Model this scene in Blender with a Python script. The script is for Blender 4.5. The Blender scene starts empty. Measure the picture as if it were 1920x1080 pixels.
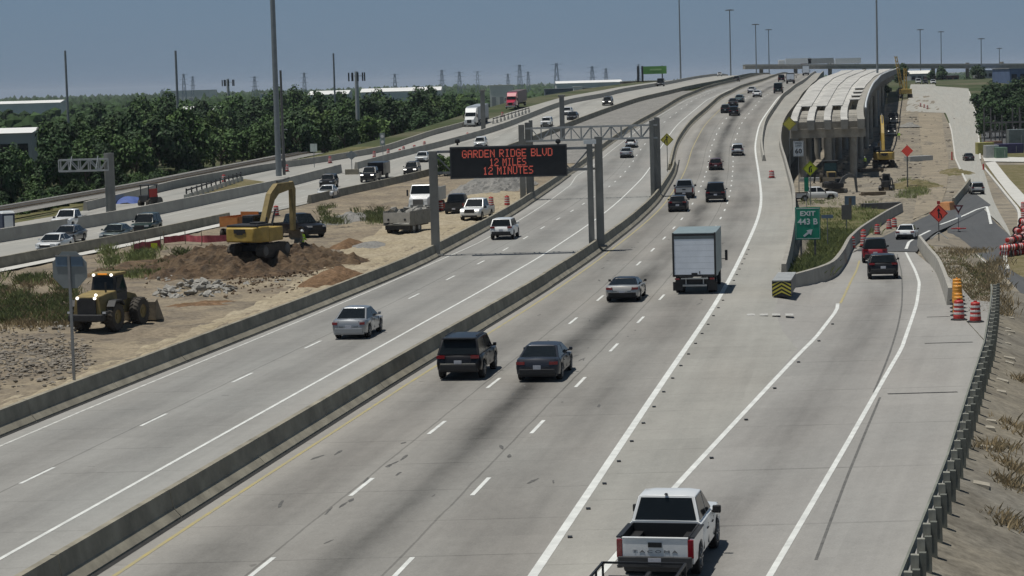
import bpy, math, random
from mathutils import Vector, Matrix, noise
random.seed(7)
R = math.radians
sc = bpy.context.scene
COL = sc.collection

# ------------------------------------------------------------ camera, sky, sun, exposure
F, H = 4320.0, 12.4                      # focal length in photo pixels, camera height over the main deck
PITCH, ROLL = math.atan(385/4320.0), R(-1.6)
cam = bpy.data.cameras.new('camera'); camo = bpy.data.objects.new('camera', cam); COL.objects.link(camo)
cam.sensor_width = 36; cam.lens = F/1920*36; cam.clip_start = 1; cam.clip_end = 60000
c_, s_ = math.cos(ROLL), math.sin(ROLL)
R0, U0, F0 = Vector((1,0,0)), Vector((0,math.sin(PITCH),math.cos(PITCH))), Vector((0,math.cos(PITCH),-math.sin(PITCH)))
rt, up = R0*c_+U0*s_, R0*-s_+U0*c_
m = Matrix((rt, up, -F0)).transposed().to_4x4(); m.translation = (0,0,H)
camo.matrix_world = m
sc.camera = camo

SUN_EL, SUN_AZ = R(76), R(-100)          # azimuth from +Y towards +X: the sun stands to the left, a little ahead
w = bpy.data.worlds.new('World'); sc.world = w; w.use_nodes = True
nt = w.node_tree; nt.nodes.clear()
sky = nt.nodes.new('ShaderNodeTexSky'); sky.sky_type = 'NISHITA'; sky.sun_disc = False
sky.sun_elevation = SUN_EL; sky.sun_rotation = SUN_AZ; sky.air_density = 1.0; sky.dust_density = .4; sky.ozone_density = 3.0
tint = nt.nodes.new('ShaderNodeMix'); tint.data_type = 'RGBA'; tint.blend_type = 'MIX'
tint.inputs[0].default_value = .88; tint.inputs[7].default_value = (1.24, 2.05, 3.20, 1)
bg = nt.nodes.new('ShaderNodeBackground'); bg.inputs[1].default_value = .088
ow = nt.nodes.new('ShaderNodeOutputWorld')
tcw = nt.nodes.new('ShaderNodeTexCoord'); sxw = nt.nodes.new('ShaderNodeSeparateXYZ'); mrw = nt.nodes.new('ShaderNodeMapRange'); mxw = nt.nodes.new('ShaderNodeMix')
mrw.inputs[1].default_value = .05; mrw.inputs[2].default_value = .75; mrw.inputs[3].default_value = 1.0; mrw.inputs[4].default_value = .34   # the blue deepens towards the zenith, as a clear sky does
mxw.data_type = 'RGBA'; mxw.blend_type = 'MULTIPLY'; mxw.inputs[0].default_value = 1; mxw.inputs[6].default_value = (1.24, 2.05, 3.20, 1)
nt.links.new(tcw.outputs['Generated'], sxw.inputs[0]); nt.links.new(sxw.outputs[2], mrw.inputs[0]); nt.links.new(mrw.outputs[0], mxw.inputs[7]); nt.links.new(mxw.outputs[2], tint.inputs[7])
nt.links.new(sky.outputs[0], tint.inputs[6]); nt.links.new(tint.outputs[2], bg.inputs[0]); nt.links.new(bg.outputs[0], ow.inputs[0])
sl = bpy.data.lights.new('sun', 'SUN'); sl.energy = 3.85; sl.angle = R(.53); sl.color = (1, .965, .90)
so = bpy.data.objects.new('sun', sl); COL.objects.link(so)
sd = Vector((math.sin(SUN_AZ)*math.cos(SUN_EL), math.cos(SUN_AZ)*math.cos(SUN_EL), math.sin(SUN_EL)))
so.rotation_euler = sd.to_track_quat('Z', 'Y').to_euler(); so.location = (0,0,200)
sc.view_settings.view_transform = 'Standard'; sc.view_settings.look = 'None'
sc.view_settings.exposure = 0.0; sc.view_settings.gamma = 1; sc.view_settings.use_curve_mapping = False
sc.cycles.max_bounces = 5; sc.cycles.transparent_max_bounces = 6; sc.cycles.use_denoising = True

# ------------------------------------------------------------ the lie of the land
def interp(t, x):
    if x <= t[0][0]: return t[0][1]
    for (a,b),(c,d) in zip(t, t[1:]):
        if x <= c:
            u = (x-a)/(c-a); return b+(d-b)*u
    (a,b),(c,d) = t[-2], t[-1]
    return d
def smooth_table(t, k=14, lo=None, hi=None, step=4.0, far=1500):
    ys = []; y = t[0][0]
    while y <= far: ys.append(y); y += step
    v = [interp(t, q) for q in ys]
    for _ in range(k):
        v = [v[0]] + [(v[i-1]+2*v[i]+v[i+1])/4 for i in range(1, len(v)-1)] + [v[-1]]
    return ys, v
class Tab:                                # smoothed table of y -> value
    def __init__(s, t, k=14, lin=False):
        s.t = t; s.lin = lin
        s.y0 = t[0][0]; s.step = 4.0
        s.ys, s.v = smooth_table(t, k)
    def __call__(s, y):
        if y >= s.ys[-1]-s.step:
            return s.v[-1] + ((s.v[-1]-s.v[-30])/(29*s.step)*(y-s.ys[-1]) if s.lin else 0)
        i = (y-s.y0)/s.step
        if i <= 0: return s.v[0] + ((s.v[1]-s.v[0])/s.step*(y-s.y0) if s.lin else 0)
        k = int(i); u = i-k
        return s.v[k]*(1-u)+s.v[k+1]*u
XW = Tab([(20,-5.6),(57,.3),(96,6.4),(127,11.4),(158,15.8),(200,21.6),(230,25.2),(273,29.7),(312,33.7),(355,37.9),(404,44),(455,52.3),(515,62.),(626,79),(816,106),(933,123),(1500,202)], 20, True)
ZM = Tab([(0,0),(290,0),(325,.5),(370,2.2),(415,4.6),(480,7.8),(560,9.3),(620,9.9),(740,10.7),(900,12.2),(1000,12.8),(1100,12.9),(1200,12),(1500,7)], 8)
ZF = Tab([(0,0),(330,.2),(400,1.3),(485,3.5),(540,5.6),(620,8),(800,10),(1000,11.5),(1500,7)], 8)
ZL = Tab([(0,0),(105,0),(146,-.7),(175,-1.9),(211,-3.1),(245,-4.1),(270,-4.5),(320,-4.8),(450,-5),(550,-3.8),(650,0),(750,4),(850,7.3),(1000,8.5),(1500,7)], 4)
ZB = Tab([(0,-4.5),(212,-4.5),(240,-4.02),(250,-4.2),(270,-4.5),(320,-4.8),(450,-5),(550,-3.8),(650,0),(750,4),(850,7.3),(1000,8.5),(1500,7)], 4)
ZP = Tab([(0,-2.2),(400,-2.6),(1500,-3.5)], 4)
def heading(y): return math.atan((XW(y+4)-XW(y-4))/8)
def grade(y, z=None): z = z or ZM; return math.atan((z(y+4)-z(y-4))/8)

def ray(px, py):
    x = (px-960)/F; y = -(py-540)/F
    xr = c_*x-s_*y; yr = s_*x+c_*y
    dy = math.cos(PITCH)+yr*math.sin(PITCH); dz = -math.sin(PITCH)+yr*math.cos(PITCH)
    return xr/dy, dz/dy
def pt(px, py, prof=None, dz=0):          # where the sight line through a photo pixel meets the ground
    prof = prof or ZM
    a, b = ray(px, py)
    Y, st = 20.0, 3.0
    while H+b*Y-prof(Y)-dz > 0 and Y < 9000:
        Y += st
        if Y > 1500: st = 30
    lo, hi = Y-st, Y
    for _ in range(22):
        q = (lo+hi)/2
        if H+b*q-prof(q)-dz > 0: lo = q
        else: hi = q
    return Vector((a*hi, hi, H+b*hi))
def atY(px, py, Y):
    a, b = ray(px, py); return Vector((a*Y, Y, H+b*Y))
def S(Y, o, dz=0, prof=None): return Vector((XW(Y)+o, Y, (prof or ZM)(Y)+dz))

# ------------------------------------------------------------ materials
def lin(c):
    return tuple(((v/12.92) if v <= .04045 else ((v+.055)/1.055)**2.4) for v in c)
MATS = {}
def M(name, col, rough=.6, metal=0.0, var=.18, scale=2.0, bump=0.0, spec=.5, coat=0.0, emit=0, coords='Object', col2=None, island=0.0):
    if name in MATS: return MATS[name]
    mt = bpy.data.materials.new(name); mt.use_nodes = True; MATS[name] = mt
    n = mt.node_tree.nodes; l = mt.node_tree.links
    b = n['Principled BSDF']; b.inputs['Roughness'].default_value = rough; b.inputs['Metallic'].default_value = metal
    b.inputs['Specular IOR Level'].default_value = spec; b.inputs['Coat Weight'].default_value = coat
    tc = n.new('ShaderNodeTexCoord')
    nz = n.new('ShaderNodeTexNoise'); nz.inputs['Scale'].default_value = scale; nz.inputs['Detail'].default_value = 5; nz.inputs['Roughness'].default_value = .65
    l.new(tc.outputs[coords], nz.inputs['Vector'])
    rp = n.new('ShaderNodeValToRGB'); l.new(nz.outputs[0], rp.inputs[0])
    c2 = col2 or tuple(v*(1-var) for v in col)
    c1 = col if col2 else tuple(v*(1+var) for v in col)
    rp.color_ramp.elements[0].position = .33; rp.color_ramp.elements[1].position = .67
    rp.color_ramp.elements[0].color = (*c2, 1); rp.color_ramp.elements[1].color = (*c1, 1)
    out = rp.outputs[0]
    if island:
        g = n.new('ShaderNodeNewGeometry'); oi = n.new('ShaderNodeObjectInfo')
        ad = n.new('ShaderNodeMath'); ad.operation = 'ADD'; l.new(g.outputs['Random Per Island'], ad.inputs[0]); l.new(oi.outputs['Random'], ad.inputs[1])
        mr = n.new('ShaderNodeMapRange'); mr.inputs[1].default_value = 0; mr.inputs[2].default_value = 2
        mr.inputs[3].default_value = 1-island; mr.inputs[4].default_value = 1+island; l.new(ad.outputs[0], mr.inputs[0])
        mx = n.new('ShaderNodeMix'); mx.data_type = 'RGBA'; mx.blend_type = 'MULTIPLY'; mx.inputs[0].default_value = 1
        l.new(out, mx.inputs[6]); l.new(mr.outputs[0], mx.inputs[7]); out = mx.outputs[2]
    l.new(out, b.inputs['Base Color'])
    if bump:
        bp = n.new('ShaderNodeBump'); bp.inputs['Strength'].default_value = bump; bp.inputs['Distance'].default_value = .05
        n2 = n.new('ShaderNodeTexNoise'); n2.inputs['Scale'].default_value = scale*6; n2.inputs['Detail'].default_value = 4
        l.new(tc.outputs[coords], n2.inputs['Vector']); l.new(n2.outputs[0], bp.inputs['Height']); l.new(bp.outputs[0], b.inputs['Normal'])
    if emit:
        b.inputs['Emission Color'].default_value = (*col, 1); b.inputs['Emission Strength'].default_value = emit
    return mt
def paint(name, col, metal=.0, rough=.28): return M('paint_'+name, col, rough, metal, var=.05, scale=1.5, coat=.6 if max(col) > .06 else .15, spec=.5 if max(col) > .06 else .3)

def road_mat(name, col, bands=(), joint=5.0, streak=.14, stain=.12, jw=.010, jd=.5, lon=()):
    """Concrete or asphalt; uv = (offset across, distance along) in metres. bands: (centre, width, darkness) of rubber tracks."""
    mt = bpy.data.materials.new(name); mt.use_nodes = True; MATS[name] = mt
    n = mt.node_tree.nodes; l = mt.node_tree.links; b = n['Principled BSDF']
    b.inputs['Roughness'].default_value = .85; b.inputs['Specular IOR Level'].default_value = .25
    def math_(op, a, c=None, e=None, clamp=False):
        q = n.new('ShaderNodeMath'); q.operation = op; q.use_clamp = clamp
        for i, v in enumerate((a, c, e)):
            if v is None: continue
            if isinstance(v, (int, float)): q.inputs[i].default_value = v
            else: l.new(v, q.inputs[i])
        return q.outputs[0]
    uv = n.new('ShaderNodeUVMap'); sp = n.new('ShaderNodeSeparateXYZ'); l.new(uv.outputs[0], sp.inputs[0])
    u, v = sp.outputs[0], sp.outputs[1]
    def nz(su, sv, detail=5, rough=.6, scale=1.0):
        cb = n.new('ShaderNodeCombineXYZ'); l.new(math_('MULTIPLY', u, su), cb.inputs[0]); l.new(math_('MULTIPLY', v, sv), cb.inputs[1])
        q = n.new('ShaderNodeTexNoise'); q.inputs['Scale'].default_value = scale; q.inputs['Detail'].default_value = detail; q.inputs['Roughness'].default_value = rough
        l.new(cb.outputs[0], q.inputs['Vector']); return q.outputs[0]
    big = nz(.22, .05, 5); fine = nz(3.2, 1.6, 4, .7); stre = nz(1.6, .035, 5, .6); grain = nz(14, 9, 2, .8)
    val = math_('ADD', 1.0, math_('MULTIPLY', math_('SUBTRACT', big, .5), stain*3))
    val = math_('ADD', val, math_('MULTIPLY', math_('SUBTRACT', stre, .5), streak*2))
    val = math_('ADD', val, math_('MULTIPLY', math_('SUBTRACT', fine, .5), .26))
    val = math_('ADD', val, math_('MULTIPLY', math_('SUBTRACT', grain, .5), .34))
    warp = math_('MULTIPLY', math_('SUBTRACT', nz(.01, .018, 2), .5), 1.3)
    for cen, wid, dk in bands:
        d = math_('DIVIDE', math_('SUBTRACT', math_('ADD', u, warp), cen), wid)
        g = math_('POWER', 2.718, math_('MULTIPLY', math_('MULTIPLY', d, d), -1.0))
        amp = math_('MULTIPLY', math_('MULTIPLY_ADD', nz(.3, .03, 3), 2.4, -.45, True), dk)
        val = math_('SUBTRACT', val, math_('MULTIPLY', g, amp))
    if joint:
        cb = n.new('ShaderNodeCombineXYZ'); l.new(math_('FLOOR', math_('DIVIDE', u, 3.6)), cb.inputs[0]); l.new(math_('FLOOR', math_('DIVIDE', math_('ADD', v, joint/2), joint)), cb.inputs[1])
        wn = n.new('ShaderNodeTexWhiteNoise'); wn.noise_dimensions = '2D'; l.new(cb.outputs[0], wn.inputs['Vector'])
        val = math_('ADD', val, math_('MULTIPLY', math_('SUBTRACT', wn.outputs[0], .5), .075))
    blot = nz(.55, .35, 6, .7); val = math_('ADD', val, math_('MULTIPLY', math_('SUBTRACT', blot, .5), .22))
    # transverse joints and longitudinal joints
    if joint:
        fr = math_('ABSOLUTE', math_('SUBTRACT', math_('FRACT', math_('DIVIDE', v, joint)), .5))
        ln = math_('GREATER_THAN', fr, .5-jw)
        ln = math_('MULTIPLY', ln, math_('MULTIPLY_ADD', nz(.25, .11, 2), 2.2, -.6, True))
        val = math_('SUBTRACT', val, math_('MULTIPLY', ln, jd*.5))
    for lo in lon:
        d = math_('LESS_THAN', math_('ABSOLUTE', math_('SUBTRACT', math_('ADD', u, math_('MULTIPLY', math_('SUBTRACT', nz(.5, .3, 3), .5), .12)), lo)), .035)
        val = math_('SUBTRACT', val, math_('MULTIPLY', d, .30))
    # cracks, tar snakes and dark spots
    sp1 = nz(1.1, .7, 3, .55); spot = math_('GREATER_THAN', sp1, .735); val = math_('SUBTRACT', val, math_('MULTIPLY', spot, .28))
    hue = n.new('ShaderNodeMix'); hue.data_type = 'RGBA'; l.new(nz(.12, .03, 3), hue.inputs[0])
    hue.inputs[6].default_value = (col[0]*.96, col[1], col[2]*1.0, 1); hue.inputs[7].default_value = (col[0]*1.05, col[1], col[2]*.95, 1)
    mx = n.new('ShaderNodeMix'); mx.data_type = 'RGBA'; mx.blend_type = 'MULTIPLY'; mx.inputs[0].default_value = 1
    l.new(hue.outputs[2], mx.inputs[6]); l.new(val, mx.inputs[7])
    l.new(mx.outputs[2], b.inputs['Base Color'])
    bp = n.new('ShaderNodeBump'); bp.inputs['Strength'].default_value = .12; bp.inputs['Distance'].default_value = .02
    l.new(grain, bp.inputs['Height']); l.new(bp.outputs[0], b.inputs['Normal'])
    return mt

def soil_mat(name, cols, scales=(.12, .9, 5), bump=.6):
    """Earth of several colours: cols = (a, b, c) mixed by noises in world metres."""
    mt = bpy.data.materials.new(name); mt.use_nodes = True; MATS[name] = mt
    n = mt.node_tree.nodes; l = mt.node_tree.links; b = n['Principled BSDF']
    b.inputs['Roughness'].default_value = .95; b.inputs['Specular IOR Level'].default_value = .1
    g = n.new('ShaderNodeNewGeometry')
    def nz(s, d=5, r=.65):
        q = n.new('ShaderNodeTexNoise'); q.inputs['Scale'].default_value = s; q.inputs['Detail'].default_value = d; q.inputs['Roughness'].default_value = r
        l.new(g.outputs['Position'], q.inputs['Vector']); return q.outputs[0]
    def ramp(x, p0, p1, c0, c1):
        r = n.new('ShaderNodeValToRGB'); l.new(x, r.inputs[0]); e = r.color_ramp.elements
        e[0].position = p0; e[1].position = p1; e[0].color = c0; e[1].color = c1; return r.outputs[0]
    a = ramp(nz(scales[0]), .4, .6, (*cols[0], 1), (*cols[1], 1))
    k = ramp(nz(scales[1]), .46, .66, (0,0,0,1), (1,1,1,1))
    mx = n.new('ShaderNodeMix'); mx.data_type = 'RGBA'; l.new(k, mx.inputs[0]); l.new(a, mx.inputs[6]); mx.inputs[7].default_value = (*cols[2], 1)
    f = ramp(nz(scales[2], 4, .75), .3, .75, (.62,.62,.62,1), (1.25,1.25,1.25,1))
    m2 = n.new('ShaderNodeMix'); m2.data_type = 'RGBA'; m2.blend_type = 'MULTIPLY'; m2.inputs[0].default_value = 1
    l.new(mx.outputs[2], m2.inputs[6]); l.new(f, m2.inputs[7]); l.new(m2.outputs[2], b.inputs['Base Color'])
    bp = n.new('ShaderNodeBump'); bp.inputs['Strength'].default_value = bump; bp.inputs['Distance'].default_value = .12
    l.new(nz(scales[2]*.8, 6, .7), bp.inputs['Height']); l.new(bp.outputs[0], b.inputs['Normal'])
    return mt

G_CONC = (.262, .262, .245)
m_main = road_mat('concrete_main', (.268,.259,.243), stain=.15, bands=((-5.45,.75,.52),(-5.3,1.5,.22),(-9.0,1.35,.36),(-1.85,1.35,.36),(-10.75,.55,-.14)), lon=(-3.9, -7.5), jd=.55)
m_hov = road_mat('concrete_hov', (.270,.266,.255), bands=((-16.8,1.3,.26),(-20.5,1.3,.28),(-13.3,1.0,-.12),(-23.0,.6,-.14)), lon=(-18.9,))
m_sb = road_mat('concrete_southbound', (.31,.305,.285), bands=((-4,1,.16),(-8,1,.14),(-12,1,.12)), lon=(-4,-8))
m_ramp = road_mat('concrete_ramp', (.280,.272,.260), bands=((0,1.25,.34),), joint=9, jd=.6, lon=())
m_gore = road_mat('concrete_gore', (.288,.282,.262), joint=4.5, stain=.2, jd=.5)
m_asph = road_mat('asphalt_new', (.085,.088,.092), joint=0, stain=.18)
m_front = road_mat('concrete_frontage', (.33,.325,.30), joint=5, stain=.12)
m_strip = M('concrete_white_strip', (.52,.51,.47), .85, var=.12, scale=.6)
m_barr = M('barrier_concrete', (.24,.22,.17), .9, var=.28, scale=.8, bump=.2, island=.10)
m_barrL = M('barrier_concrete_pale', (.34,.325,.285), .9, var=.14, scale=.5, bump=.1)
m_wallc = M('wall_concrete', (.29,.275,.24), .9, var=.16, scale=.7, bump=.1)
m_white = M('line_paint_white', (.62,.63,.60), .7, var=.16, scale=1.2)
m_whitew = M('line_paint_worn', (.50,.50,.47), .7, var=.25, scale=2.5)
m_yellow = M('line_paint_yellow', (.40,.33,.13), .8, var=.5, scale=1.1, col2=(.30,.28,.20))
m_seam = M('tar_seam', (.020,.020,.019), .9, var=.3, scale=3)
m_dirt = soil_mat('median_dirt', ((.235,.195,.145),(.315,.265,.19),(.175,.15,.12)), (.09,.35,3.5), .9)
m_track = soil_mat('haul_track_dirt', ((.36,.305,.21),(.40,.345,.25),(.31,.26,.185)), (.12,.5,3.5), .5)
m_stone = M('dark_stone', (.205,.182,.15), .95, var=.4, scale=1.4, island=.4)
m_brown = soil_mat('brown_spoil', ((.125,.085,.055),(.175,.125,.08),(.088,.068,.052)), (.5,1.2,3.2), 1.0)
m_orange = soil_mat('orange_spoil', ((.185,.115,.065),(.235,.15,.09),(.14,.09,.055)), (.5,1.2,4), 1.0)
m_grav = soil_mat('grey_gravel', ((.24,.235,.22),(.30,.29,.27),(.19,.185,.17)), (.5,2,6), .8)
m_site = soil_mat('site_dirt', ((.245,.215,.17),(.30,.265,.205),(.17,.155,.13)), (.06,.25,2.2))
m_grassy = soil_mat('rough_grass_ground', ((.085,.095,.035),(.13,.125,.055),(.20,.17,.10)), (.15,.5,3))
m_dry = soil_mat('dry_verge', ((.17,.145,.075),(.12,.115,.05),(.235,.195,.125)), (.2,.7,4))
m_slope = soil_mat('slope_paving', ((.235,.21,.165),(.205,.19,.16),(.15,.135,.11)), (.08,.35,2.5), .4)
m_land = soil_mat('far_land', ((.05,.07,.03),(.075,.085,.04),(.14,.13,.085)), (.004,.02,.2), .2)
m_rock = M('broken_concrete', (.27,.26,.235), .95, var=.4, scale=1.4, bump=.5)
m_steel = M('galvanised_steel', (.24,.25,.255), .5, .35, var=.15, scale=1.2)
m_dsteel = M('weathered_steel', (.13,.13,.125), .6, .3, var=.2, scale=1.5)
m_lsteel = M('pale_steel', (.40,.41,.40), .5, .2, var=.1)
m_black = M('black_plastic', (.014,.014,.015), .5, var=.2)
m_rub = M('tyre_rubber', (.016,.016,.017), .85, var=.25, scale=6)
m_dust = M('dusty_rubber', (.065,.058,.048), .95, var=.3, scale=3)
m_glass = M('tinted_glass', (.010,.013,.015), .05, var=.1, spec=.28)
m_rim = M('alloy_rim', (.34,.35,.36), .35, .7, var=.1)
m_drim = M('dark_rim', (.05,.05,.055), .4, .5, var=.1)
m_chrome = M('chrome', (.60,.62,.63), .12, 1.0, var=.05)
m_red = M('tail_lamp_red', (.20,.006,.012), .2, var=.15, coat=.5)
m_lamp = M('lamp_lens', (.62,.64,.65), .15, var=.1, coat=.5)
m_glow = M('lit_lamp', (1,.96,.86), .3, var=.0, emit=2.2)
m_amber = M('amber_lamp', (.8,.28,.03), .3, var=.1, emit=.6)
m_plate = M('number_plate', (.45,.46,.50), .5, var=.15, scale=12)
m_under = M('underbody', (.010,.010,.011), .9, var=.3)
m_cat = M('machine_yellow', (.38,.26,.055), .5, var=.22, scale=1.2)
m_catd = M('machine_yellow_dusty', (.22,.165,.062), .7, var=.3, scale=1.6)
m_mach = M('machine_black', (.022,.022,.023), .6, var=.3)
m_rust = M('worn_bucket_steel', (.20,.17,.125), .7, .2, var=.3, scale=2)
m_drum = M('drum_orange', (.46,.036,.030), .55, var=.12, scale=2)
m_refl = M('white_reflective_band', (.62,.60,.58), .4, var=.1)
m_org = M('sign_orange', (1.0,.10,.065), .5, var=.06)
m_yel = M('sign_yellow', (.50,.44,.06), .5, var=.1)
m_fyg = M('sign_yellow_green', (.52,.60,.03), .5, var=.1)
m_grn = M('sign_green', (.008,.24,.145), .45, var=.08)
m_wht = M('sign_white', (.66,.68,.68), .45, var=.05)
m_bls = M('sign_blue_grey', (.11,.17,.24), .5, var=.1)
m_backs = M('sign_back_aluminium', (.20,.225,.23), .5, .2, var=.1)
m_wood = M('weathered_timber', (.16,.125,.085), .9, var=.3, scale=3)
m_block = M('guard_blockout', (.26,.26,.22), .9, var=.35, scale=1.5)
m_post = M('guard_post', (.13,.135,.115), .9, var=.35, scale=1.5)
m_leaf = M('leaves', (.058,.104,.032), .65, var=.32, scale=.6, spec=.2, island=.55)
m_leaf2 = M('leaves_dark', (.042,.078,.030), .65, var=.3, scale=.6, spec=.2, island=.5)
m_leaf3 = M('leaves_bright', (.078,.128,.036), .65, var=.3, scale=.6, spec=.2, island=.5)
m_bark = M('bark', (.085,.07,.055), .95, var=.3, scale=4)
m_wood_far = M('far_foliage', (.038,.066,.026), .9, var=.3, scale=.05, spec=.1, island=.6)
m_weed = M('weeds', (.19,.22,.085), .9, var=.35, scale=1.5, island=.6)
m_weedd = M('dry_weeds', (.33,.265,.16), .9, var=.3, scale=1.5, island=.5)
m_beam = M('precast_concrete', (.43,.42,.39), .85, var=.26, scale=.25, island=.16)
m_net = M('pink_netting', (.42,.095,.11), .9, var=.3, scale=2)
m_bld = M('warehouse_cream', (.70,.69,.63), .8, var=.08, scale=.1)
m_bldg = M('warehouse_grey', (.30,.31,.31), .8, var=.1, scale=.1)
m_roofw = M('white_membrane_roof', (.70,.70,.68), .7, var=.05, scale=.1)
m_bluew = M('blue_cladding', (.10,.15,.27), .7, var=.15, scale=.3)
m_brick = M('red_brown_cladding', (.14,.065,.055), .8, var=.2, scale=.5)
m_led = M('led_red', (.60,.11,.075), .5, var=.03, emit=.30)
m_panel = M('sign_face_black', (.013,.014,.016), .55, var=.2, scale=3)

# ------------------------------------------------------------ mesh helpers
class MB:
    def __init__(s): s.v = []; s.f = []; s.m = []; s.uv = None
    def add(s, vs, fs, mi=0):
        o = len(s.v); s.v += [tuple(v) for v in vs]; s.f += [tuple(i+o for i in f) for f in fs]; s.m += [mi]*len(fs); return s
    def box(s, c, d, rz=0, mi=0, rx=0, ry=0, taper=1.0):
        x, y, z = d[0]/2, d[1]/2, d[2]/2
        mt = Matrix.Rotation(rz,3,'Z') @ Matrix.Rotation(ry,3,'Y') @ Matrix.Rotation(rx,3,'X')
        vs = [Vector(c)+mt@Vector((a*x*(taper if e > 0 else 1), b*y*(taper if e > 0 else 1), e*z)) for e in (-1,1) for a,b in ((-1,-1),(1,-1),(1,1),(-1,1))]
        return s.add(vs, [(3,2,1,0),(4,5,6,7),(0,1,5,4),(1,2,6,5),(2,3,7,6),(3,0,4,7)], mi)
    def bar(s, p, q, a, b=None, mi=0):       # square bar from p to q
        p, q = Vector(p), Vector(q); d = (q-p); L = d.length
        if L < 1e-6: return s
        rot = d.to_track_quat('Z','Y').to_matrix(); b = b or a
        vs = [p+rot@Vector((i*a/2, j*b/2, k*L)) for k in (0,1) for i,j in ((-1,-1),(1,-1),(1,1),(-1,1))]
        return s.add(vs, [(3,2,1,0),(4,5,6,7),(0,1,5,4),(1,2,6,5),(2,3,7,6),(3,0,4,7)], mi)
    def cyl(s, p, q, r0, r1=None, n=10, mi=0, caps=True):
        p, q = Vector(p), Vector(q); d = q-p; L = d.length; r1 = r0 if r1 is None else r1
        rot = d.to_track_quat('Z','Y').to_matrix()
        vs = []
        for k, r in ((0,r0),(L,r1)):
            vs += [p+rot@Vector((math.cos(t*2*math.pi/n)*r, math.sin(t*2*math.pi/n)*r, k)) for t in range(n)]
        fs = [(i,(i+1)%n,n+(i+1)%n,n+i) for i in range(n)]
        if caps: fs += [tuple(range(n-1,-1,-1)), tuple(range(n,2*n))]
        return s.add(vs, fs, mi)
    def tube(s, pts, r, n=6, mi=0):
        for a, b in zip(pts, pts[1:]): s.cyl(a, b, r, r, n, mi)
        return s
    def lathe(s, prof, axis='z', c=(0,0,0), n=14, mi=0):   # prof: (r, h)
        vs = []
        for r, h in prof:
            for t in range(n):
                a = t*2*math.pi/n; x, y = math.cos(a)*r, math.sin(a)*r
                p = (x,y,h) if axis == 'z' else ((h,x,y) if axis == 'x' else (x,h,y))
                vs.append((p[0]+c[0],p[1]+c[1],p[2]+c[2]))
        fs = []
        for k in range(len(prof)-1):
            for t in range(n):
                u = (t+1)%n; q = (k*n+t, k*n+u, (k+1)*n+u, (k+1)*n+t)
                fs.append(q if axis != 'y' else q[::-1])
        return s.add(vs, fs, mi)
    def loft(s, rings, caps=True, mi=0, closed=True):
        n = len(rings[0]); vs = [p for r in rings for p in r]; fs = []
        for k in range(len(rings)-1):
            for t in range(n if closed else n-1):
                u = (t+1)%n; fs.append((k*n+t, k*n+u, (k+1)*n+u, (k+1)*n+t))
        if caps: fs += [tuple(range(n-1,-1,-1)), tuple(range((len(rings)-1)*n, len(rings)*n))]
        return s.add(vs, fs, mi)
    def prism(s, poly, x0, x1, mi=0):        # polygon in (y,z), extruded along x
        n = len(poly)
        vs = [(x0,y,z) for y,z in poly]+[(x1,y,z) for y,z in poly]
        fs = [(i,(i+1)%n,n+(i+1)%n,n+i) for i in range(n)] + [tuple(range(n-1,-1,-1)), tuple(range(n,2*n))]
        return s.add(vs, fs, mi)
    def prismy(s, poly, y0, y1, mi=0):       # polygon in (x,z), extruded along y
        n = len(poly)
        vs = [(x,y0,z) for x,z in poly]+[(x,y1,z) for x,z in poly]
        fs = [(i,(i+1)%n,n+(i+1)%n,n+i) for i in range(n)] + [tuple(range(n-1,-1,-1)), tuple(range(n,2*n))]
        return s.add(vs, fs, mi)
    def panel(s, cs, inset=.06, out=.006, th=.02, mi=0):  # thin slab over a quad, inset towards its middle and proud of it
        cs = [Vector(c) for c in cs]; ce = sum(cs, Vector())/len(cs)
        nrm = (cs[1]-cs[0]).cross(cs[2]-cs[0]).normalized()
        q = [c+(ce-c)*inset for c in cs]; k = len(q)
        vs = [c+nrm*out for c in q]+[c+nrm*(out-th) for c in q]
        return s.add(vs, [tuple(range(k))]+[((i+1)%k, i, k+i, k+(i+1)%k) for i in range(k)]+[tuple(range(2*k-1,k-1,-1))], mi)
    def build(s, name, mat, parent=None, smooth=None, bevel=0):
        me = bpy.data.meshes.new(name); me.from_pydata(s.v, [], s.f)
        mats = mat if isinstance(mat, (list, tuple)) else [mat]
        for q in mats: me.materials.append(q)
        if len(mats) > 1: me.polygons.foreach_set('material_index', s.m)
        if s.uv:
            ul = me.uv_layers.new(name='UVMap')
            for lp in me.loops: ul.data[lp.index].uv = s.uv[lp.vertex_index]
        if smooth is not None:
            me.polygons.foreach_set('use_smooth', [True]*len(me.polygons)); me.set_sharp_from_angle(angle=R(smooth))
        me.update()
        o = bpy.data.objects.new(name, me); COL.objects.link(o)
        if parent: o.parent = parent
        if bevel:
            md = o.modifiers.new('bevel','BEVEL'); md.width = bevel; md.segments = 2; md.limit_method = 'ANGLE'; md.angle_limit = R(25); md.harden_normals = False
        return o
def tag(o, label=None, cat=None, group=None, kind=None):
    if label: o['label'] = label
    if cat: o['category'] = cat
    if group: o['group'] = group
    if kind: o['kind'] = kind
    return o
def thing(name, label, cat, loc=(0,0,0), rz=0, group=None, rx=0):
    o = bpy.data.objects.new(name, None); COL.objects.link(o); o.location = loc; o.rotation_euler = (rx,0,rz); o.empty_display_size = .3
    return tag(o, label, cat, group)
def copy_thing(src, loc, rz=None, label=None, scale=None):
    def cp(o, par):
        c = o.copy(); COL.objects.link(c)
        if par: c.parent = par
        for ch in o.children: cp(ch, c)
        return c
    c = cp(src, None); c.location = loc
    if rz is not None: c.rotation_euler = (0,0,rz)
    if label: c['label'] = label
    if scale: c.scale = scale
    return c
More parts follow.
